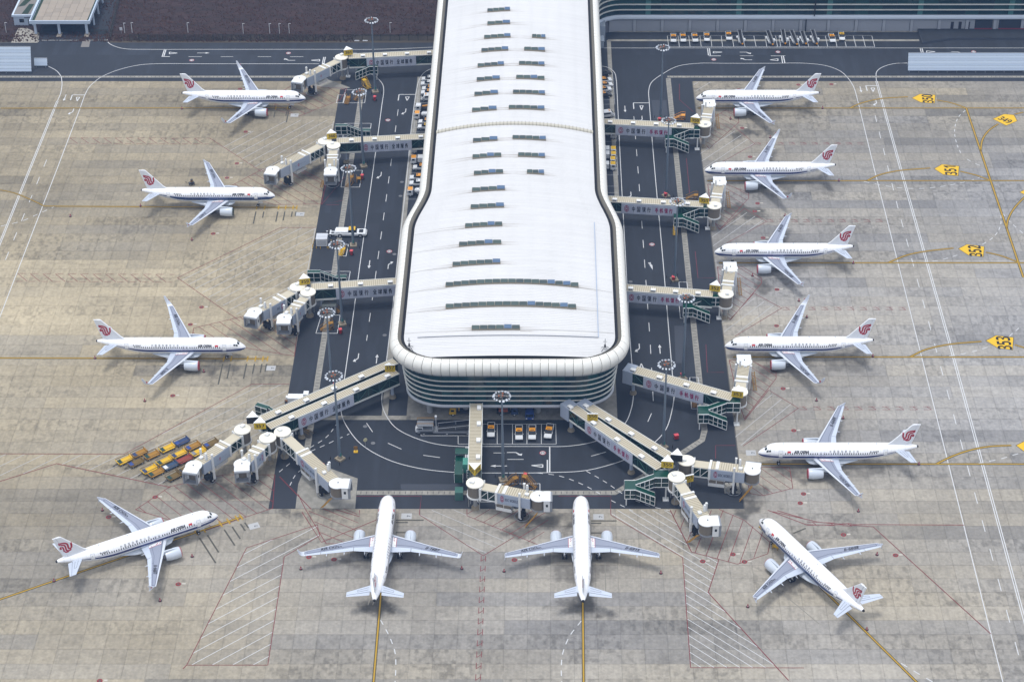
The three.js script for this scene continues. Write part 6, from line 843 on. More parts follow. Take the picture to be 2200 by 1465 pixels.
function truck(o) {                                                        // cab-over service truck with tank, box or flat bed
  const t = thing('service_truck', o.label, 'truck', o.at, o.turn, o.group), L = o.length || 6, W = 2.1, c = L / 2;
  part('chassis', box(L - 0.4, 0.25, 0.9, 0, 0.7, 0), C2.trim, t);
  part('cab', side([[c - 1.75, 0.5], [c, 0.5], [c + 0.02, 1.2], [c - 0.22, 2.15], [c - 1.75, 2.2]], W, 0.1), o.paint || C2.white, t); part('cab_roof', rbox(1.4, 0.1, W - 0.3, c - 0.95, 2.24, 0, 0.04), o.roof || C2.orange, t); part('windscreen', side([[c + 0.04, 1.28], [c - 0.16, 2.05], [c - 0.2, 2.05], [c, 1.28]], W - 0.3, 0.01), C2.glass, t);
  for (const s of [-1, 1]) { part('side_window', box(0.8, 0.6, 0.03, c - 0.85, 1.68, s * (W / 2 + 0.005)), C2.glass, t); part('headlight', box(0.06, 0.2, 0.34, c + 0.02, 0.85, s * 0.75), C2.lamp, t); part('mirror', rbox(0.14, 0.4, 0.16, c - 0.05, 1.7, s * (W / 2 + 0.16), 0.03), C2.trim, t); }
  const bl = L - 2.2, bx = -c + bl / 2 + 0.1;
  if (o.load === 'tank') { part('tank', new THREE.CapsuleGeometry(0.75, bl - 1.5, 6, 16).rotateZ(PI / 2).translate(bx, 1.6, 0), C2.white, t); part('tank_saddle', [box(0.3, 0.8, 1.3, bx - bl * 0.25, 1.1, 0), box(0.3, 0.8, 1.3, bx + bl * 0.25, 1.1, 0), box(bl * 0.7, 0.08, 0.5, bx, 2.36, 0)], C2.silver, t); }
  else if (o.load === 'box') part('cargo_box', rbox(bl, 1.5, W, bx, 1.6, 0, 0.05), o.boxPaint || C2.white, t);
  else { part('flat_bed', [box(bl, 0.16, W, bx, 0.95, 0), box(bl, 0.35, 0.06, bx, 1.15, W / 2 - 0.03), box(bl, 0.35, 0.06, bx, 1.15, -W / 2 + 0.03), box(0.08, 0.9, W, bx + bl / 2, 1.4, 0)], o.bedPaint || C2.trim, t); if (o.load === 'crane') part('boom', [bar([bx + bl / 2 - 0.3, 1, 0], [bx + bl / 2 - 0.3, 2.4, 0], 0.35), bar([bx + bl / 2 - 0.3, 2.4, 0], [bx - bl * 0.45, 2.0, 0], 0.28)], C2.yellow, t); if (o.load === 'boom') part('boom', [bar([bx + bl / 2, 1.6, 0], [bx - bl * 0.5, 2.3, 0], 0.4, 0.4)], C2.orange, t); if (o.load === 'goods') part('goods', [rbox(bl * 0.7, 0.7, W - 0.5, bx, 1.35, 0, 0.1)], o.goods || C2.brick, t); }
  wheels(t, [-c + 1.2, c - 0.95], W / 2 - 0.15, 0.42); return t;
}
// four pickups before the pier head
pickup({ at: [-13.31, 5], turn: -PI / 2, group: 'pickups in the bays at the pier head', label: 'white pickup with orange roof, leftmost in the bays before the pier head' });
pickup({ at: [-6.53, 6.1], turn: -PI / 2 + 0.02, group: 'pickups in the bays at the pier head', label: 'white pickup with orange roof, left one of the adjoining pair before the pier head' });
pickup({ at: [-3.32, 6.01], turn: -PI / 2 - 0.01, group: 'pickups in the bays at the pier head', label: 'white pickup with orange roof, right one of the adjoining pair before the pier head' });
pickup({ at: [0.73, 5.55], turn: -PI / 2 - 0.14, group: 'pickups in the bays at the pier head', label: 'white pickup with orange roof, parked askew in the rightmost bay' });
// seven before the main terminal
[[[41.38, -202.32], 'white pickup with orange roof, leftmost before the main terminal wall'], [[44.49, -202.49], 'white pickup with orange roof, next to the leftmost before the terminal wall'], [[48.34, -202.49], 'white pickup with orange roof, third from the left before the terminal wall'], [[52.23, -202.98], 'white pickup with orange roof, fourth from the left before the terminal wall'], [[59.39, -203.81], 'white pickup with orange roof, beside the leftmost belt loader'], [[92.81, -202.32], 'white pickup with orange roof, right of the row of belt loaders'], [[96.14, -203.64], 'white pickup with yellow roof, rightmost before the main terminal wall']].forEach(([at, label], i) => pickup({ at, turn: -PI / 2 + (i % 3 - 1) * 0.03, roof: i > 5 ? C2.yellow : C2.orange, group: 'pickups before the main terminal', label }));
// west side bays under the rim
const gw = 'vehicles in the bays along the west side of the pier', W2 = PI;
pickup({ at: [-36.47, -174.33], turn: W2, hard: true, roof: C2.white, group: gw, label: 'white car at the far end of the west bays, beside yellow gear' });
pickup({ at: [-36.54, -171.27], turn: W2, hard: true, roof: C2.white, group: gw, label: 'white car with plain white roof, second in the west bays' });
pickup({ at: [-36.03, -168.08], turn: W2, hard: true, group: gw, label: 'white car with orange roof, third in the west bays' });
pickup({ at: [-36.2, -165.52], turn: W2, group: gw, label: 'white pickup with orange roof, fourth in the west bays' });
van({ at: [-36.04, -161.93], turn: W2, group: gw, label: 'white van with orange light bar in the west bays' });
truck({ at: [-36.72, -155.14], turn: W2, load: 'boom', length: 6.5, roof: C2.white, group: gw, label: 'truck with a long orange boom in the west bays' });
truck({ at: [-37.06, -150.34], turn: W2, load: 'tank', group: gw, label: 'white tank truck with orange cab roof, farther one of two in the west bays' });
pickup({ at: [-36.05, -147.04], turn: W2, group: gw, label: 'white pickup just behind the gate 360 walkway, left of it' });
pickup({ at: [-36.12, -144.04], turn: W2, roof: C2.yellow, group: gw, label: 'white pickup with yellow roof next to the gate 360 walkway' });
truck({ at: [-36.9, -129.96], turn: W2, load: 'flat', roof: C2.white, group: gw, label: 'dark bedded truck right below the gate 360 walkway' });
truck({ at: [-36.72, -123.71], turn: W2, load: 'box', group: gw, label: 'box truck with orange cab roof in the west bays' });
pickup({ at: [-36.27, -119.96], turn: W2, group: gw, label: 'white pickup between the box truck and the lower pair in the west bays' });
pickup({ at: [-36.92, -114.15], turn: W2, group: gw, label: 'white pickup with a long orange roof near the bend of the west rim' });
pickup({ at: [-36.83, -111.02], turn: W2, hard: true, roof: C2.white, group: gw, label: 'white closed car near the bend of the west rim' });
truck({ at: [-36.76, -105.6], turn: W2, load: 'tank', group: gw, label: 'white tank truck with orange cab roof, nearest in the west bays' });
// east side bays
const ge = 'vehicles in the bays along the east side of the pier';
pickup({ at: [17.96, -178.34], turn: 0.3, hard: true, paint: C2.black, roof: C2.black, group: ge, label: 'black car at the far end of the east bays' });
pickup({ at: [18.14, -173.41], turn: 0.25, hard: true, group: ge, label: 'white car in the east bays, farthest of three' });
pickup({ at: [18.29, -170.35], turn: 0.25, group: ge, label: 'white car in the east bays, middle of three' });
pickup({ at: [17.86, -167.32], turn: 0.25, group: ge, label: 'white car in the east bays, nearest of three' });
pickup({ at: [17.78, -164.02], turn: 0.25, hard: true, paint: C2.black, roof: C2.orange, group: ge, label: 'dark car with orange roof light in the east bays' });
van({ at: [18.27, -151.36], turn: 0.25, group: ge, label: 'white van just behind the gate 350 walkway' });
truck({ at: [18.39, -138.82], turn: -0.15, load: 'flat', length: 5.6, group: ge, label: 'truck with yellow cab roof just below the gate 350 walkway' });
[[[18.15, -128.86], 'box', 'farthest of the four trucks side by side in the east bays'], [[18.07, -125.87], 'box', 'second of the four trucks side by side in the east bays'], [[17.86, -122.91], 'flat', 'third of the four trucks side by side in the east bays'], [[17.79, -119.96], 'box', 'nearest of the four trucks side by side in the east bays']].forEach(([at, load, w]) => truck({ at, turn: 0, load, length: 5.4, roof: C2.yellow, group: ge, label: 'white truck, ' + w }));
// under the pier head
truck({ at: [-20.54, -2.44], turn: PI, paint: C2.yellow, roof: C2.yellow, load: 'crane', length: 6.4, group: 'vehicles under the pier head', label: 'yellow crane truck under the pier head' });
truck({ at: [-9.47, -2.44], turn: 0, paint: C2.darkblue, roof: C2.darkblue, load: 'goods', goods: M(170, 80, 40, 0.7), length: 5.4, group: 'vehicles under the pier head', label: 'truck with orange load under the pier head' });
truck({ at: [-3.99, -1.87], turn: -PI / 2, paint: C2.blue, roof: C2.blue, load: 'goods', goods: C2.blue, length: 5, group: 'vehicles under the pier head', label: 'small blue truck under the pier head' });
// passenger steps beside the short walkway
{ const t = thing('passenger_steps', 'long grey passenger steps on a white carrier left of the short walkway', 'passenger steps', [-24.36, 5], 0);
  part('carrier', [box(13.5, 0.5, 2.2, 0, 0.75, 0), rbox(3.4, 1.0, 2.2, -4.6, 1.0, 0, 0.1)], C2.grey, t); part('driver_cab', side([[-7.2, 0.6], [-5.4, 0.6], [-5.4, 1.9], [-6.9, 2.0], [-7.3, 1.3]], 1.5, 0.08), C2.white, t); part('cab_glass', side([[-7.0, 1.3], [-5.6, 1.3], [-5.6, 1.8], [-6.8, 1.85]], 1.56, 0.02), C2.glass, t);
  const st = []; for (let k = 0; k < 22; k++) st.push(box(0.42, 0.08, 2.0, -1.6 + k * 0.42, 1.1 + k * 0.055, 0)); part('treads', st, C2.trim, t).userData.kind = 'stuff'; const st2 = []; for (let k = 0; k < 9; k++) st2.push(box(0.42, 0.08, 2.2, -6.6 + k * 0.44, 2.7, 0)); part('platform_slats', st2, C2.grey, t).userData.kind = 'stuff';
  for (const s of [-1, 1]) { part('handrail', [bar([-1.8, 2.0, s * 1.1], [7.3, 3.2, s * 1.1], 0.08), bar([-1.8, 1.1, s * 1.1], [-1.8, 2.0, s * 1.1], 0.07), bar([2.5, 1.6, s * 1.1], [2.5, 2.6, s * 1.1], 0.07), bar([7.3, 2.2, s * 1.1], [7.3, 3.2, s * 1.1], 0.07)], C2.silver, t); part('platform_rail', [bar([-6.8, 3.6, s * 1.15], [-2.8, 3.6, s * 1.15], 0.1), bar([-6.8, 2.7, s * 1.15], [-6.8, 3.6, s * 1.15], 0.08), bar([-2.8, 2.7, s * 1.15], [-2.8, 3.6, s * 1.15], 0.08)], C2.dyellow, t); }
  part('support_frame', [bar([-6.6, 1.2, 0.9], [-6.6, 2.7, 0.9], 0.14), bar([-3, 1.2, 0.9], [-3, 2.7, 0.9], 0.14), bar([-6.6, 1.2, -0.9], [-6.6, 2.7, -0.9], 0.14), bar([-3, 1.2, -0.9], [-3, 2.7, -0.9], 0.14)], C2.silver, t); part('lamp_post', [bar([-2.2, 1, 0.3], [-2.2, 5, 0.3], 0.12), box(0.5, 0.4, 0.5, -2.2, 5.1, 0.3)], C2.white, t); wheels(t, [-5.2, 0.4, 5.4], 0.95, 0.45); }
// tow tractor with its tow bar, white ground power box
{ const t = thing('tow_tractor', 'white aircraft tow tractor with yellow cab roof west of the pier', 'tractor', [-54.41, -84.22], 0);
  part('body', [side([[-4.2, 0.5], [4.4, 0.5], [4.7, 0.9], [4.3, 1.35], [-4.2, 1.4]], 2.7, 0.14), rbox(3.6, 0.6, 2.5, -2.2, 1.55, 0, 0.12)], C2.white, t); part('cab', side([[-0.4, 1.3], [2.0, 1.3], [1.6, 2.15], [-0.3, 2.2]], 2.0, 0.08), C2.glass, t); part('cab_roof', rbox(1.9, 0.12, 1.9, 0.6, 2.25, 0, 0.05), C2.yellow, t); part('hood_window', box(1.2, 0.06, 1.6, 3.1, 1.4, 0), C2.glass, t); wheels(t, [-2.7, 2.9], 1.25, 0.62, 0.4); }
{ const t = thing('tow_cradle', 'white wheeled tow cradle behind the tow tractor', 'trailer', [-58.67, -84.22], 0); part('cradle_frame', [bar([-2.4, 0.7, 0.8], [2.8, 0.7, 0.3], 0.3), bar([-2.4, 0.7, -0.8], [2.8, 0.7, -0.3], 0.3), box(0.5, 0.4, 2.2, -1.2, 0.8, 0), box(1.4, 0.5, 1.2, 1.2, 0.8, 0)], C2.white, t); part('hose_drum', new THREE.TorusGeometry(0.6, 0.22, 8, 18).rotateY(PI / 2).translate(-1.6, 1.1, 0), C2.trim, t); wheels(t, [-1.2, 0.9], 1.1, 0.5, 0.3); }
{ const t = thing('ground_power_box', 'white ground power box ringed by small yellow bollards', 'power unit', [-61.76, -79.67], 0); part('housing', rbox(3.0, 2.3, 2.9, 0, 1.3, 0, 0.06), C2.white, t); part('roof_cap', [rbox(3.15, 0.12, 3.05, 0, 2.5, 0, 0.04), box(3.0, 0.06, 0.1, 0, 2.59, 0.2)], C2.silver, t); const lv = []; for (let k = 0; k < 7; k++) lv.push(box(2.6, 0.06, 0.04, 0, 0.6 + k * 0.22, 1.47)); part('louvres', lv, C2.grey, t).userData.kind = 'stuff'; part('skid', box(3.1, 0.16, 3.0, 0, 0.08, 0), C2.trim, t);
  [[-2.4, -1.2], [-2.5, 0.2], [-2.6, 1.4], [-2.5, 2.4], [-1.4, 2.5], [-0.3, 2.5], [1.6, 2.5], [2.0, 2.5], [2.4, -0.9]].forEach(([x, z], i) => { const p = [-61.76, -79.67], b = thing('bollard', 'small yellow and black bollard round the white power box', 'bollard', [p[0] + x, p[1] + z], 0, 'bollards round the power box'); part('post', cyl(0.09, 0.09, 0.75, 0, 0, 0, 8), C2.yellow, b); part('foot', cyl(0.18, 0.14, 0.1, 0, 0, 0, 8), C2.trim, b); }); }
{ const t = thing('air_unit', 'white three bay air conditioning unit behind the slanting walkways', 'air unit', [-61.26, -6.79], -0.02); part('housing', [rbox(3.9, 1.9, 2.0, -0.5, 1.2, 0, 0.06), rbox(1.3, 2.0, 1.6, 2.0, 1.6, -0.9, 0.06), rbox(0.5, 0.8, 0.9, -2.7, 1.5, -0.2, 0.05)], C2.white, t); for (let k = 0; k < 3; k++) part('lid', rbox(1.2, 0.06, 1.85, -1.8 + k * 1.3, 2.18, 0, 0.02), B.ac, t); part('chassis', box(4.6, 0.3, 1.6, 0, 0.3, 0), C2.trim, t); wheels(t, [-1.6, 1.6], 0.8, 0.3); }
{ const t = thing('hose_heap', 'yellow hose basket beside the white air conditioning unit', 'hose', [-63.63, -6.41], 0.2); part('basket', [box(1.7, 0.7, 1.5, 0, 0.5, 0)], C2.trim, t); for (let k = 0; k < 6; k++) part('hose_coil', new THREE.TorusGeometry(0.42, 0.1, 6, 14).rotateX(1.2 + 0.3 * Math.sin(k * 2)).translate(R(-0.5, 0.5), 0.95 + k * 0.07, R(-0.4, 0.4)), k % 2 ? M(130, 84, 30, 0.8) : C2.dyellow, t); }
{ const t = thing('pipe_rack', 'heap of brown hoses and pipes under the gate 357 walkway', 'rack', [-58.21, 5.91], -0.4); part('rack_frame', [box(3.4, 0.2, 2, 0, 0.4, 0), bar([-1.6, 0.4, 0.9], [-1.6, 2.2, 0.9], 0.1), bar([1.6, 0.4, 0.9], [1.6, 2.2, 0.9], 0.1)], M(96, 92, 84, 0.8), t); for (let k = 0; k < 8; k++) part('pipe', bar([R(-1.6, -1), R(0.6, 2), R(-0.8, 0.8)], [R(1, 1.8), R(0.6, 2), R(-0.8, 0.8)], 0.14, 0.14, true), k % 3 ? M(120, 100, 70, 0.8) : M(150, 120, 60, 0.8), t); }
{ const t = thing('site_hut', 'small grey roofed hut with a band of windows under the gate 359 walkway', 'hut', [-56.9, -47], 0); part('walls', box(3.4, 2.4, 2.4, 0, 1.2, 0), M(190, 196, 200, 0.7), t); part('hut_roof', rbox(3.8, 0.2, 2.9, 0, 2.5, 0.1, 0.05), M(92, 98, 96, 0.8), t); for (let k = 0; k < 4; k++) part('window', box(0.55, 1.0, 0.05, -1.1 + k * 0.74, 1.5, 1.22), C2.glass, t); }
// belt loaders
[[[63.18, -202], 'leftmost belt loader, standing apart before the main terminal'], [[72.67, -201.67], 'belt loader second from the left before the main terminal'], [[77.18, -202.32], 'belt loader third from the left before the main terminal'], [[80.45, -201.83], 'belt loader fourth from the left before the main terminal'], [[83.61, -201.67], 'belt loader fifth from the left, shorter than its neighbours'], [[87.13, -202.16], 'rightmost belt loader, beside an empty bay before the terminal']].forEach(([at, label], i) => {
  const t = thing('belt_loader', label, 'belt loader', at, PI / 2 + [0.05, 0.12, 0.02, 0.14, 0.1, 0.08][i], 'belt loaders before the main terminal'), L = i === 4 ? 6.6 : 7.6;
  part('conveyor_bed', side([[-L / 2, 0.7], [L / 2, 1.5], [L / 2, 1.8], [-L / 2, 1.0]], 1.3, 0.04), C2.grey, t); part('belt', bar([-L / 2, 1.05, 0], [L / 2, 1.86, 0], 0.85, 0.06), P.tyre, t); part('chassis', [box(4.4, 0.5, 1.8, -0.3, 0.6, 0), rbox(1.2, 0.6, 0.6, -1.2, 0.95, 1.1, 0.06), rbox(1.0, 0.5, 0.5, 0.6, 0.95, -1.1, 0.06)], C2.white, t); part('side_rail', [bar([-L / 2, 1.3, 0.65], [L / 2, 2.1, 0.65], 0.07), bar([-L / 2, 1.3, -0.65], [L / 2, 2.1, -0.65], 0.07)], C2.silver, t); part('foot_marker', box(0.3, 0.4, 0.5, -L / 2 - 0.1, 0.8, 0.1), C2.orange, t); wheels(t, [-1.7, 1.2], 0.8, 0.34);
});
// baggage carts
{
  const dir = ((a, b) => Math.atan2(-(b[1] - a[1]), b[0] - a[0]))([-100.34, 16.17], [-97.19, 13.42]), tarp = M(22, 60, 56, 0.8), G0 = {};
  const tray = side([[-1.6, 0.5], [1.6, 0.5], [1.75, 0.95], [1.62, 0.95], [1.5, 0.62], [-1.5, 0.62], [-1.6, 1.0], [-1.75, 1.0]], 1.75, 0.02);
  const list = [[[-100.28, 16.53], C2.yellow, tarp, 0, 'yellow baggage cart with green tarp, leftmost of all'], [[-97.17, 13.86], C2.dyellow, C2.darkblue, 0, 'yellow baggage cart with dark box, left end of the upper row'], [[-97.43, 17.41], C2.rust, C2.blue, 0, 'rusty baggage cart with a blue sheet, second in the left end'], [[-94.12, 14.58], C2.dyellow, tarp, 0, 'mustard baggage cart with green sheet corners, behind the leftmost rows'], [[-90.86, 11.9], C2.yellow, tarp, 0, 'yellow baggage cart just left of the blue cart'], [[-87.66, 9.37], C2.darkblue, C2.blue, 0, 'dark blue baggage cart at the top of the group'], [[-87.73, 14.22], C2.yellow, C2.darkblue, 0, 'yellow baggage cart beside the red one'], [[-84.72, 11.18], C2.dyellow, C2.blue, 0, 'yellow baggage cart with bright blue sheet, right of the blue cart'], [[-83.19, 13.33], C2.yellow, C2.grey, 0, 'yellow baggage cart next to the boarding bridge roof mast'], [[-86.06, 16.17], C2.brick, C2.brick, 0, 'brick red baggage cart'], [[-90.77, 16.88], C2.yellow, tarp, 0, 'yellow baggage cart in the middle, above a steel blue one'], [[-89.07, 18.64], M(40, 64, 92, 0.6), C2.white, 0, 'steel blue baggage cart with white scraps'], [[-93.81, 20.04], C2.yellow, C2.darkblue, 0, 'yellow baggage cart with dark box, front row left'], [[-92.08, 21.26], C2.dyellow, tarp, 0, 'mustard baggage cart, front row right of the yellow one'], [[-87.62, 22.48], C2.rust, tarp, 0, 'rusty brown baggage cart nearest the viewer'], [[-85.45, 20.04], C2.rust, C2.trim, 0, 'rusty baggage cart half hidden by the bridge cab'], [[-80.51, 10.1], C2.rust, C2.blue, 0, 'brown baggage cart with blue sheet, half hidden behind the bridge tunnel']];
  for (const [at, m, sh, dz, label] of list) {
    const t = thing('baggage_cart', label, 'baggage cart', at, dir + R(-0.04, 0.04), 'baggage carts beside the bridge'); t.scale.set(1.1, 1, 1.15);
    part('tray', tray, m, t); part('side_rail', [bar([-1.6, 1.1, 0.85], [1.6, 1.1, 0.85], 0.08), bar([-1.6, 0.6, 0.85], [-1.6, 1.1, 0.85], 0.08), bar([1.6, 0.6, 0.85], [1.6, 1.1, 0.85], 0.08)], M(96, 74, 30, 0.7), t); part('side_rail', [bar([-1.6, 1.15, -0.85], [1.6, 1.15, -0.85], 0.1), bar([-1.6, 0.6, -0.85], [-1.6, 1.15, -0.85], 0.08), bar([1.6, 0.6, -0.85], [1.6, 1.15, -0.85], 0.08)], M(96, 74, 30, 0.7), t);
    part('tarp', grid((i, j) => [-1.5 + i * 0.22, 0.66 + 0.16 * Math.abs(Math.sin(i * 1.7 + j * 1.3 + at[0])) + (j === 0 || j === 5 || i === 4 ? -0.06 : 0.05), -0.72 + j * 0.26], 4, 5), sh, t); part('tow_bar', [bar([-1.7, 0.45, 0.2], [-2.9, 0.25, 0], 0.07), bar([-1.7, 0.45, -0.2], [-2.9, 0.25, 0], 0.07)], C2.trim, t); wheels(t, [-1.1, 1.1], 0.75, 0.24, 0.16);
  }
}
// yellow maintenance steps and stands
function steps(at, turn, label, h = 2.6, m = C2.dyellow) {
  const t = thing('maintenance_steps', label, 'steps', at, turn, 'yellow maintenance steps'); t.scale.setScalar(0.82);
  part('platform', [box(1.4, 0.1, 1.5, 1.4, h, 0)], m, t); const fr = [], tr = []; for (const s of [-0.7, 0.7]) { fr.push(bar([0.75, 0.2, s], [0.75, h, s], 0.1), bar([2.05, 0.2, s], [2.05, h + 1, s], 0.1), bar([-2.2, 0.3, s], [0.75, h, s], 0.08), bar([-2.2, 1.2, s], [0.75, h + 0.95, s], 0.09), bar([0.75, h + 0.95, s], [2.05, h + 0.95, s], 0.09), bar([0.75, 0.4, s], [2.05, h, s], 0.07), bar([-2.2, 0.25, s], [2.05, 0.25, s], 0.12)); } for (let k = 0; k < 9; k++) tr.push(box(0.2, 0.05, 1.0, -2 + k * 0.32, 0.4 + k * (h - 0.3) / 9, 0));
  part('frame', fr, m, t); part('treads', tr, m, t).userData.kind = 'stuff'; for (const x of [-2, 1.9]) for (const s of [-0.75, 0.75]) part('castor', new THREE.CylinderGeometry(0.2, 0.2, 0.1, 12).rotateX(PI / 2).translate(x, 0.2, s), P.tyre, t); return t;
}
steps([-57.76, -162.52], 0.6, 'yellow steps with long slanting flight below the stair tower at gate 361', 3.2); steps([-61.21, -160.74], 1.4, 'smaller yellow stand at the left edge of the marked bay near gate 361', 1.4); steps([-56.02, -170.35], 2.2, 'yellow steps leaning at the foot of the stair tower at gate 361', 2.6, C2.yellow); steps([-56.64, -111.28], 1.2, 'yellow steps below the short bridge at gate 360', 2.6); steps([-54.27, -113.62], -1.4, 'narrow yellow stand beside a red extinguisher at gate 360', 1.8);
steps([-56.89, -38.47], 0.3, 'yellow steps under the floodlight head near gate 359', 2.4); steps([-55.67, -47], 2.6, 'yellow steps behind the floodlight head near gate 359', 2.2); steps([-55.98, -74.94], 1.35, 'small yellow rack in the narrow marked bay by the power box', 1.0, C2.yellow); steps([40.57, -149.91], 0, 'flat orange topped stand just above the gate 350 walkway', 1.8, C2.orange); steps([41.68, -103.3], 0, 'yellow stand just above the gate 351 walkway', 1.8);
steps([-3.92, 25.75], 2.7, 'yellow steps with a long flight behind the crosswise bridge', 3.4); steps([-8.18, 25.06], 0.5, 'yellow steps beside the mast base before the pier head', 2.2); steps([36.64, -6.41], 1.5, 'narrow yellow stand beside the stair tower at gate 353', 1.6); steps([52.43, 46.57], -2.1, 'low yellow stand beside the nose of the lower right airliner', 0.9, C2.yellow); steps([35.99, -85.43], 1.5, 'small yellow stand left of the stair tower at gate 351', 1.0, C2.yellow);
// wheeled fire extinguishers
for (const [p, w] of [[[-52.82, -161.63], 'below the farthest west floodlight mast'], [[-53.23, -74], 'beside the narrow marked bay west of the pier'], [[-53.25, -114.41], 'at the corner of the marked bay near gate 360'], [[-53.23, -36.58], 'at the foot of the mast near gate 359'], [[-53.29, -13.15], 'half hidden behind the rear slanting walkway'], [[34.4, -147.9], 'above the farthest east walkway'], [[34.17, -104.32], 'level with the bend of the east rim'], [[34.18, -61.13], 'level with the longest skylights, east of the pier'], [[34.23, -17.07], 'standing alone above the gate 353 walkway'], [[-4.93, 22.82], 'under the yellow steps behind the crosswise bridge'], [[-52.98, 19.17], 'half hidden behind the rightmost bridge of gate 357']]) {
  const t = thing('fire_extinguisher', 'red wheeled fire extinguisher ' + w, 'extinguisher', p, R(-0.4, 0.4), 'red wheeled fire extinguishers'); part('cover', rbox(0.9, 0.35, 0.9, 0, 1.45, 0, 0.1), C2.pink, t); part('cylinder', cyl(0.38, 0.38, 1.1, 0, 0.25, 0, 14), C2.red, t); part('frame', [bar([-0.5, 0.25, 0.5], [-0.5, 1.3, 0.35], 0.08), bar([0.5, 0.25, 0.5], [0.5, 1.3, 0.35], 0.08), bar([-0.5, 0.25, 0.5], [0.5, 0.25, 0.5], 0.08)], M(70, 48, 30, 0.7), t); for (const s of [-1, 1]) part('tyre', new THREE.CylinderGeometry(0.25, 0.25, 0.12, 12).rotateZ(PI / 2).translate(s * 0.5, 0.25, -0.2), P.tyre, t);
}
{ const t = thing('fire_cabinet', 'red fire cabinet on legs beside the right floodlight mast', 'cabinet', [31.43, 7.74], 0.25); t.scale.setScalar(0.85); part('cabinet_box', rbox(1.2, 1.2, 1.0, 0, 1.05, 0, 0.05), M(150, 34, 40, 0.6), t); part('cabinet_lid', rbox(1.3, 0.1, 1.1, 0, 1.7, 0, 0.03), M(196, 70, 78, 0.6), t); part('legs', [box(0.12, 0.5, 0.12, -0.6, 0.25, 0.5), box(0.12, 0.5, 0.12, 0.6, 0.25, 0.5), box(0.12, 0.5, 0.12, -0.6, 0.25, -0.5), box(0.12, 0.5, 0.12, 0.6, 0.25, -0.5)], C2.trim, t).userData.kind = 'stuff'; }
{ const t = thing('warning_stand', 'small yellow warning stand in the road bend left of the pier head', 'stand', [-45.54, 12.61], 0); part('base_plate', box(1.0, 0.2, 0.9, 0, 0.1, 0), C2.yellow, t); part('board', [bar([0, 0.2, 0], [0, 1.0, 0], 0.1), rbox(0.9, 0.8, 0.1, 0, 1.3, 0, 0.03)], C2.dyellow, t); }
{ const t = thing('road_mirror', 'round pale road mirror on a post in the left road bend', 'mirror', [-43.33, 10.82], 0.5); part('post', cyl(0.06, 0.06, 2.2, 0, 0, 0, 8), B.steel, t); part('mirror_disc', new THREE.CylinderGeometry(0.5, 0.5, 0.08, 20).rotateX(PI / 2).translate(0, 2.3, 0.08), M(196, 190, 150, 0.3), t); }
// traffic cones
const coneGeo = [merge([cyl(0.42, 0.38, 0.12, 0, 0, 0, 8)]), cyl(0.24, 0.06, 0.75, 0, 0.12, 0, 12), cyl(0.185, 0.135, 0.18, 0, 0.36, 0, 12)];
for (const [p, w] of [[[-115.15, -99.5], 'behind the tail of the airliner with the broad blue stripe'], [[-98.04, -81.58], 'below the near wing tip of the airliner with the broad blue stripe'], [[-134.05, -94], 'alone on the open apron at far left'], [[-114.86, -25.66], 'at the tail of the airliner above the baggage carts'], [[-99.31, -7.56], 'below the near wing tip of the airliner above the baggage carts'], [[-86.36, -19.84], 'ahead of the engine of the airliner above the baggage carts'], [[-111.61, -156.31], 'at the tail of the farthest west airliner'], [[-102.4, 34.36], 'beyond the far wing of the lower left airliner'], [[-108.83, 58.59], 'behind the tail of the lower left airliner'], [[-84.4, 64.94], 'beyond the near wing tip of the lower left airliner'], [[-79.43, 50.38], 'ahead of the engine of the lower left airliner'], [[-54.6, 54.59], 'off the left wing tip of the left pier head airliner'], [[-18.76, 54.44], 'off the right wing tip of the left pier head airliner'], [[-9.31, 55.37], 'off the left wing tip of the right pier head airliner'], [[25.53, 55.98], 'off the right wing tip of the right pier head airliner'], [[43.98, 66.87], 'off the left wing tip of the lower right airliner'], [[74.4, 49.75], 'off the right wing tip of the lower right airliner'], [[69.01, 74.04], 'behind the tail of the lower right airliner'], [[88.59, 17.41], 'behind the tail of the nearest east airliner'], [[69.99, 22.48], 'at the near wing of the nearest east airliner'], [[72.71, -0.56], 'off the far wing of the nearest east airliner'], [[66.99, -7.75], 'between the two nearest east airliners'], [[83.35, -26.47], 'behind the tail of the second nearest east airliner'], [[67.02, -51.57], 'off the far wing of the second nearest east airliner'], [[68.33, -43.99], 'beside the far wing of the second nearest east airliner'], [[83.66, -69.81], 'behind the tail of the middle east airliner'], [[67.38, -94.25], 'off the far wing of the middle east airliner'], [[84.81, -113.36], 'behind the tail of the second farthest east airliner'], [[67.12, -138.54], 'off the far wing of the second farthest east airliner'], [[84.84, -156.6], 'behind the tail of the farthest east airliner'], [[56.12, -149.91], 'ahead of the engine of the farthest east airliner'], [[55.69, -63.62], 'ahead of the engine of the middle east airliner'], [[72.09, 34.69], 'alone below the nearest east airliner']]) {
  const t = thing('traffic_cone', 'red traffic cone ' + w, 'traffic cone', p, 0, 'traffic cones round the airliners'); part('foot', coneGeo[0], C2.black, t); part('cone', coneGeo[1], M(140, 28, 38, 0.7), t); part('band', coneGeo[2], C2.white, t);
}
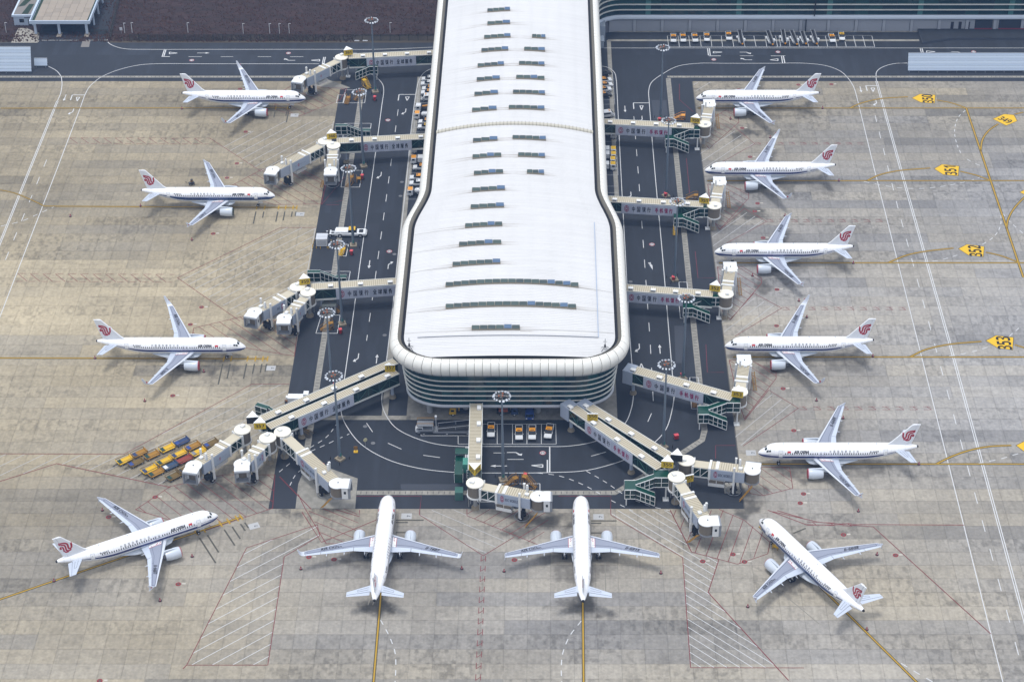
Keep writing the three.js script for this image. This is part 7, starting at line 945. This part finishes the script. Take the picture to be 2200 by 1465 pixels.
{ const t = thing('wheel_chock_cart', 'small dark handcart on the apron above the airliner with the broad stripe', 'handcart', [-102.28, -111.28], 0.4); part('tray', rbox(1.6, 0.5, 1.0, 0, 0.65, 0, 0.08), C2.black, t); part('canister', cyl(0.35, 0.35, 1.1, 0.1, 0.7, 0, 12), C2.black, t); part('strap', cyl(0.37, 0.37, 0.2, 0.1, 1.2, 0, 12), C2.dyellow, t); part('handle', [bar([-0.8, 0.7, 0.35], [-1.7, 1.3, 0.35], 0.06), bar([-0.8, 0.7, -0.35], [-1.7, 1.3, -0.35], 0.06), bar([-1.7, 1.3, 0.35], [-1.7, 1.3, -0.35], 0.06)], C2.trim, t); wheels(t, [-0.4, 0.5], 0.5, 0.28, 0.12); }
// ---------------------------------------------------------------- north edge: sheds, gate canopy, fence, field
const E2 = { sheet: M(182, 196, 212, 0.6), sheetDark: M(172, 187, 205, 0.6), post: M(150, 156, 164, 0.6), wall: M(176, 190, 206, 0.7), fascia: M(186, 200, 216, 0.6), pave: M(150, 140, 128, 0.95), turf: M(34, 54, 42, 0.95), fence: M(36, 50, 48, 0.8), white: M(196, 200, 206, 0.6) };
function blastFence(label, x0, x1, z, h, back, rows) {                      // steep ribbed screen leaning away from the stands, held by struts behind
  const t = thing('blast_fence', label, 'blast fence', [(x0 + x1) / 2, z], 0, 'pale blue blast fences'), w = x1 - x0, y0 = 0.7;
  for (let k = 0; k < rows; k++) { const a = k / rows, b = (k + 1) / rows - 0.012, P3 = (q) => [0, y0 + (h - y0) * q, -back * q]; part('screen_sheet', grid((i, j) => { const q = j ? b : a, p = P3(q); return [(i - 0.5) * w, p[1] + (j ? 0.05 : 0), p[2] + (j ? 0.03 : 0)]; }, 1, 1), k % 2 ? E2.sheet : E2.sheetDark, t); }
  const st = []; for (let x = -w / 2 + 0.5; x <= w / 2; x += 3) st.push(bar([x, 0, -0.1], [x, h, -back - 0.15], 0.18), bar([x, h * 0.8, -back * 0.8], [x, 0, -back - 2.2], 0.14)); part('struts', st, E2.post, t).userData.kind = 'stuff';
  part('foot_rail', box(w, 0.2, 0.25, 0, 0.55, 0.05), M(60, 66, 76, 0.7), t); part('top_rail', box(w, 0.16, 0.16, 0, h + 0.05, -back), E2.post, t); return t;
}
blastFence('pale blue ribbed blast fence at the left edge beside the gate', -195, [-162.4, -179.59][0], [-162.37, -179.43][1], 7.6, 3.4, 8);
blastFence('long pale blue ribbed blast fence at the right edge of the road', [114.33, -180.21][0], 240, [114.31, -180.05][1], 5.6, 2.4, 7);
blastFence('small grey blast fence panel beside the left blue one', [-162.29, -183.34][0], [-158.15, -183.34][0], [-159.78, -183.34][1], 2.8, 1.0, 2);
{ // gate canopy with columns on islands
  const t = thing('gate_canopy', 'wide paved flat canopy on white columns over the gate lanes', 'canopy', [0, 0]), h = 5.4, [x0, z0] = [-167.61, -205.21], [x1] = [-148.3, -205.21], d = 26;
  part('canopy_slab', prism([[x0 + 0.4, z0 - 0.4], [x1 - 0.4, z0 - 0.4], [x1 - 0.4, z0 - d], [x0 + 0.4, z0 - d]], 0.5, h - 0.75), E2.wall, t);
  part('roof_turf', prism([[x0 + 0.5, z0 - 0.5], [x1 - 0.5, z0 - 0.5], [x1 - 0.5, z0 - d], [x0 + 0.5, z0 - d]], 0.05, h - 0.26), E2.turf, t);
  for (let i = 0; i < 7; i++) for (let j = 0; j < 8; j++) part('paving', box((x1 - x0 - 2.2) / 7 - 0.06, 0.06, 3.0, x0 + 1.4 + (i + 0.5) * (x1 - x0 - 2.2) / 7, h - 0.16, z0 - 2.0 - j * 3.06), (i * 3 + j * 5) % 4 ? E2.pave : M(142, 133, 122, 0.95), t);
  part('fascia', [box(x1 - x0 + 0.4, 1.15, 0.3, (x0 + x1) / 2, h - 0.45, z0), box(0.3, 1.15, d, x1, h - 0.45, z0 - d / 2), box(0.3, 1.15, d, x0, h - 0.45, z0 - d / 2)], E2.fascia, t);
  for (const p of [[-166.49, -206.3], [-158.75, -206.3], [-149.8, -206.3]]) { const c = part('column', rbox(0.75, h - 0.8, 0.75, p[0], (h - 0.8) / 2, p[1] - 0.3, 0.05), E2.fascia, t); part('island', rbox(1.6, 0.25, 3.0, p[0], 0.12, p[1] + 0.4, 0.1), E2.pave, c); }
  for (const z of [8, 16, 24]) part('column', rbox(0.5, h - 0.8, 0.5, x1 - 0.4, (h - 0.8) / 2, z0 - z, 0.05), E2.fascia, t); part('column', rbox(0.5, h - 0.8, 0.5, x0 + 9, (h - 0.8) / 2, z0 - 12, 0.05), E2.fascia, t);
  const g = thing('guard_house', 'low white guard house with flat roof left of the gate canopy', 'building', [0, 0]), gh = 3.8, [gx0, gz] = [-175.28, -212.48], [gx1] = [-169.03, -212.48];
  part('walls', prism([[gx0 + 0.4, gz - 0.4], [gx1 + 0.5, gz - 0.4], [gx1 + 0.5, gz - 18], [gx0 + 0.4, gz - 18]], gh - 0.5, 0), E2.wall, g); part('fascia', prism([[gx0, gz], [gx1 + 0.6, gz], [gx1 + 0.6, gz - 18], [gx0, gz - 18]], 0.7, gh - 0.6), E2.fascia, g); part('roof_surface', prism([[gx0 + 0.6, gz - 0.5], [gx1, gz - 0.5], [gx1, gz - 17], [gx0 + 0.6, gz - 17]], 0.06, gh + 0.1), M(120, 116, 112, 0.95), g); part('roof_turf', prism([[gx1 - 3, gz - 0.8], [gx1 - 1, gz - 0.8], [gx1 - 0.4, gz - 8], [gx1 - 2.0, gz - 8]], 0.06, gh + 0.17), E2.turf, g); part('roof_turf', prism([[gx0 + 1, gz - 6], [gx0 + 3, gz - 7], [gx0 + 5, gz - 14], [gx0 + 3, gz - 15]], 0.06, gh + 0.17), E2.turf, g);
  part('window', box(1.5, 1.2, 0.08, gx0 + 3, 1.7, gz - 0.36), C2.glass, g); part('door', box(1.1, 2.1, 0.08, gx0 + 5.6, 1.1, gz - 0.36), C2.trim, g); part('sign_strip', box(2.6, 0.4, 0.08, gx0 + 5.2, 2.8, gz - 0.35), M(110, 116, 126, 0.7), g);
  const y = structure('forecourt'); part('paving', flat([[-173.24, -210.98], [-170.49, -210.98], [-163.93, -205.63], [-163.19, -204.97], [-164.99, -200.35], [-167.6, -198.39], [-173.47, -197.74]], -0.012), M(150, 146, 138, 0.95), y); part('paving', flat([[-150.52, -202], [-147.96, -202], [-147.58, -197.41], [-150.28, -197.41]], 0.02), M(118, 114, 110, 0.95), y); part('threshold_line', ribbon([[-163.84, -202.13], [-142.73, -202.32]], 0.3, 0.016), M(150, 150, 148, 0.9), y);
  const gt = thing('lattice_gate', 'dark sliding lattice gate across the lane right of the canopy', 'gate', [0, 0]); const q0 = [-148.64, -206.63], q1 = [-142.93, -206.96], bars = []; for (let k = 0; k <= 18; k++) { const x = q0[0] + (q1[0] - q0[0]) * k / 18, z = q0[1] + (q1[1] - q0[1]) * k / 18; part('upright', box(0.07, 1.5, 0.07, x, 0.85, z), E2.fence, gt); } for (const yy of [0.25, 0.9, 1.55]) part('rail', bar([q0[0], yy, q0[1]], [q1[0], yy, q1[1]], 0.09), E2.fence, gt);
  const gt2 = thing('lattice_gate', 'dark lattice gate deep in the lane behind the canopy', 'gate', [0, 0]); const r0 = [-164.37, -206.3], r1 = [-150.1, -206.3]; for (let k = 0; k <= 40; k++) { const x = r0[0] + (r1[0] - r0[0]) * k / 40; part('upright', box(0.06, 1.1, 0.06, x, 0.6, r0[1] - 2.5), E2.fence, gt2); } for (const yy of [0.2, 1.1]) part('rail', bar([r0[0], yy, r0[1] - 2.5], [r1[0], yy, r0[1] - 2.5], 0.08), E2.fence, gt2);
  const ln = thing('lane_fence', 'dark green fence along the lane beside the brown field', 'fence', [0, 0]), l0 = [-141.64, -202.98], l1 = [-144.34, -242.41]; for (let k = 0; k <= 14; k++) { const x = l0[0] + (l1[0] - l0[0]) * k / 14, z = l0[1] + (l1[1] - l0[1]) * k / 14; part('post', box(0.12, 2.6, 0.12, x, 1.2, z), E2.fence, ln); } for (const yy of [0.3, 1.0, 1.7, 2.4]) part('rail', bar([l0[0], yy, l0[1]], [l1[0], yy, l1[1]], 0.06), E2.fence, ln);
}
{ // mesh fence along the field and white posts behind it
  const t = thing('mesh_fence', 'dark wire mesh fence between the road verge and the brown field', 'fence', [0, 0]), a = [-135.12, -202], b = [-35.48, -202], n = 33, wires = [];
  for (let k = 0; k <= n; k++) { const x = a[0] + (b[0] - a[0]) * k / n; part('post', box(0.12, 2.5, 0.12, x, 1.0, a[1]), E2.fence, t); }
  for (let k = 0; k < 12; k++) wires.push(bar([a[0], 0.1 + k * 0.19, a[1]], [b[0], 0.1 + k * 0.19, a[1]], 0.035)); for (let x = a[0]; x < b[0]; x += 0.35) wires.push(box(0.025, 2.2, 0.025, x, 1.1, a[1])); stuff('wire_mesh', wires, E2.fence, t);
  for (const [p, w] of [[[-137.67, -207.3], 'nearest the lane fence'], [[-135.3, -207.63], 'second beside the lane fence'], [[-117.05, -207.63], 'standing alone left in the field'], [[-98.88, -206.96], 'standing alone in the middle of the field'], [[-90.23, -206.96], 'left one of three close together'], [[-87.04, -206.96], 'middle one of three close together'], [[-83.85, -206.96], 'right one of three close together'], [[-50.93, -207.63], 'right of the farthest west floodlight mast'], [[-176.49, -207.63], 'left of the guard house']]) { const q = thing('white_post', 'thin white lamp post behind the mesh fence, ' + w, 'post', p, 0, 'thin white posts behind the mesh fence'); part('pole', cyl(0.11, 0.09, 3.6, 0, 0, 0, 8), E2.white, q); part('arm', [box(0.7, 0.1, 0.16, 0.3, 3.6, 0)], E2.white, q); }
  const v = structure('verge'); part('verge_soil', flat([[-136.77, -197.41], [-141.6, -201.01], [-141.44, -201.83], [-35.17, -201.83], [-35.01, -198.06], [-55.91, -196.11], [-135.35, -196.11]], -0.02), M(70, 62, 50, 1), v);
  { const q = thing('notice_board', 'small white notice on a post beside the lane fence', 'notice', [-138.68, -206.96], 0); part('panel', rbox(0.9, 1.1, 0.06, 0, 1.7, 0, 0.02), E2.white, q); part('post', cyl(0.05, 0.05, 1.4, 0, 0, 0, 6), E2.post, q); }
  for (const [p, w] of [[[-61.42, -201.67], 'left one'], [[-58.71, -201.67], 'right one']]) { const q = thing('kerb_block', 'short white kerb block on the verge, ' + w, 'block', p, 0, 'white kerb blocks on the verge'); part('block', rbox(1.6, 0.3, 0.35, 0, 0.1, 0, 0.04), E2.white, q); }
}
{ // dry field: tufts of withered growth
  const field = structure('field'); part('field_soil', flat([[-330, -206], [-34, -206], [-34, -330], [-330, -330]], -0.03), new THREE.MeshStandardMaterial({ roughness: 1, map: pixels(512, 512, (x, y) => { const n = fbm(x / 30, y / 12, 5), m = fbm(x / 8 + 5, y / 5, 4), k = 0.5 + 0.6 * n + 0.5 * (m - 0.5); return [58 * k, 40 * k, 37 * k]; }, { repeat: true }) }), field);
  field.children[0].material.map.repeat.set(1 / 60, 1 / 40);
  const blade = new THREE.ConeGeometry(0.28, 0.6, 4).translate(0, 0.3, 0), inst = new THREE.InstancedMesh(blade, M(60, 42, 37, 1), 14000), m4 = new THREE.Matrix4(), q = new THREE.Quaternion(), col = new THREE.Color();
  for (let i = 0; i < 14000; i++) { const x = R(-215, -34), z = i < 11000 ? R(-262, -206.6) : R(-206.4, -201.2), k = fbm(x * 0.08, z * 0.12, 3), s = R(0.35, 1.2) * (0.4 + k); q.setFromEuler(new THREE.Euler(R(-0.5, 0.5), R(0, 6), R(-0.5, 0.5))); m4.compose(V(z > -206 && x > -62 ? x - 70 : x, -0.05, z), q, V(s * 1.3, s, s * 1.3)); inst.setMatrixAt(i, m4); const g = R(0.85, 1.12) * (0.65 + 0.7 * k); inst.setColorAt(i, col.setRGB(g, g * R(0.85, 1.05), g * R(0.8, 1))); }
  inst.name = 'dry_growth'; inst.userData = { kind: 'stuff', label: 'withered brown growth covering the field and verge', category: 'dry grass' }; inst.castShadow = inst.receiveShadow = true; scene.add(inst);
}
renderer.render(scene, camera);
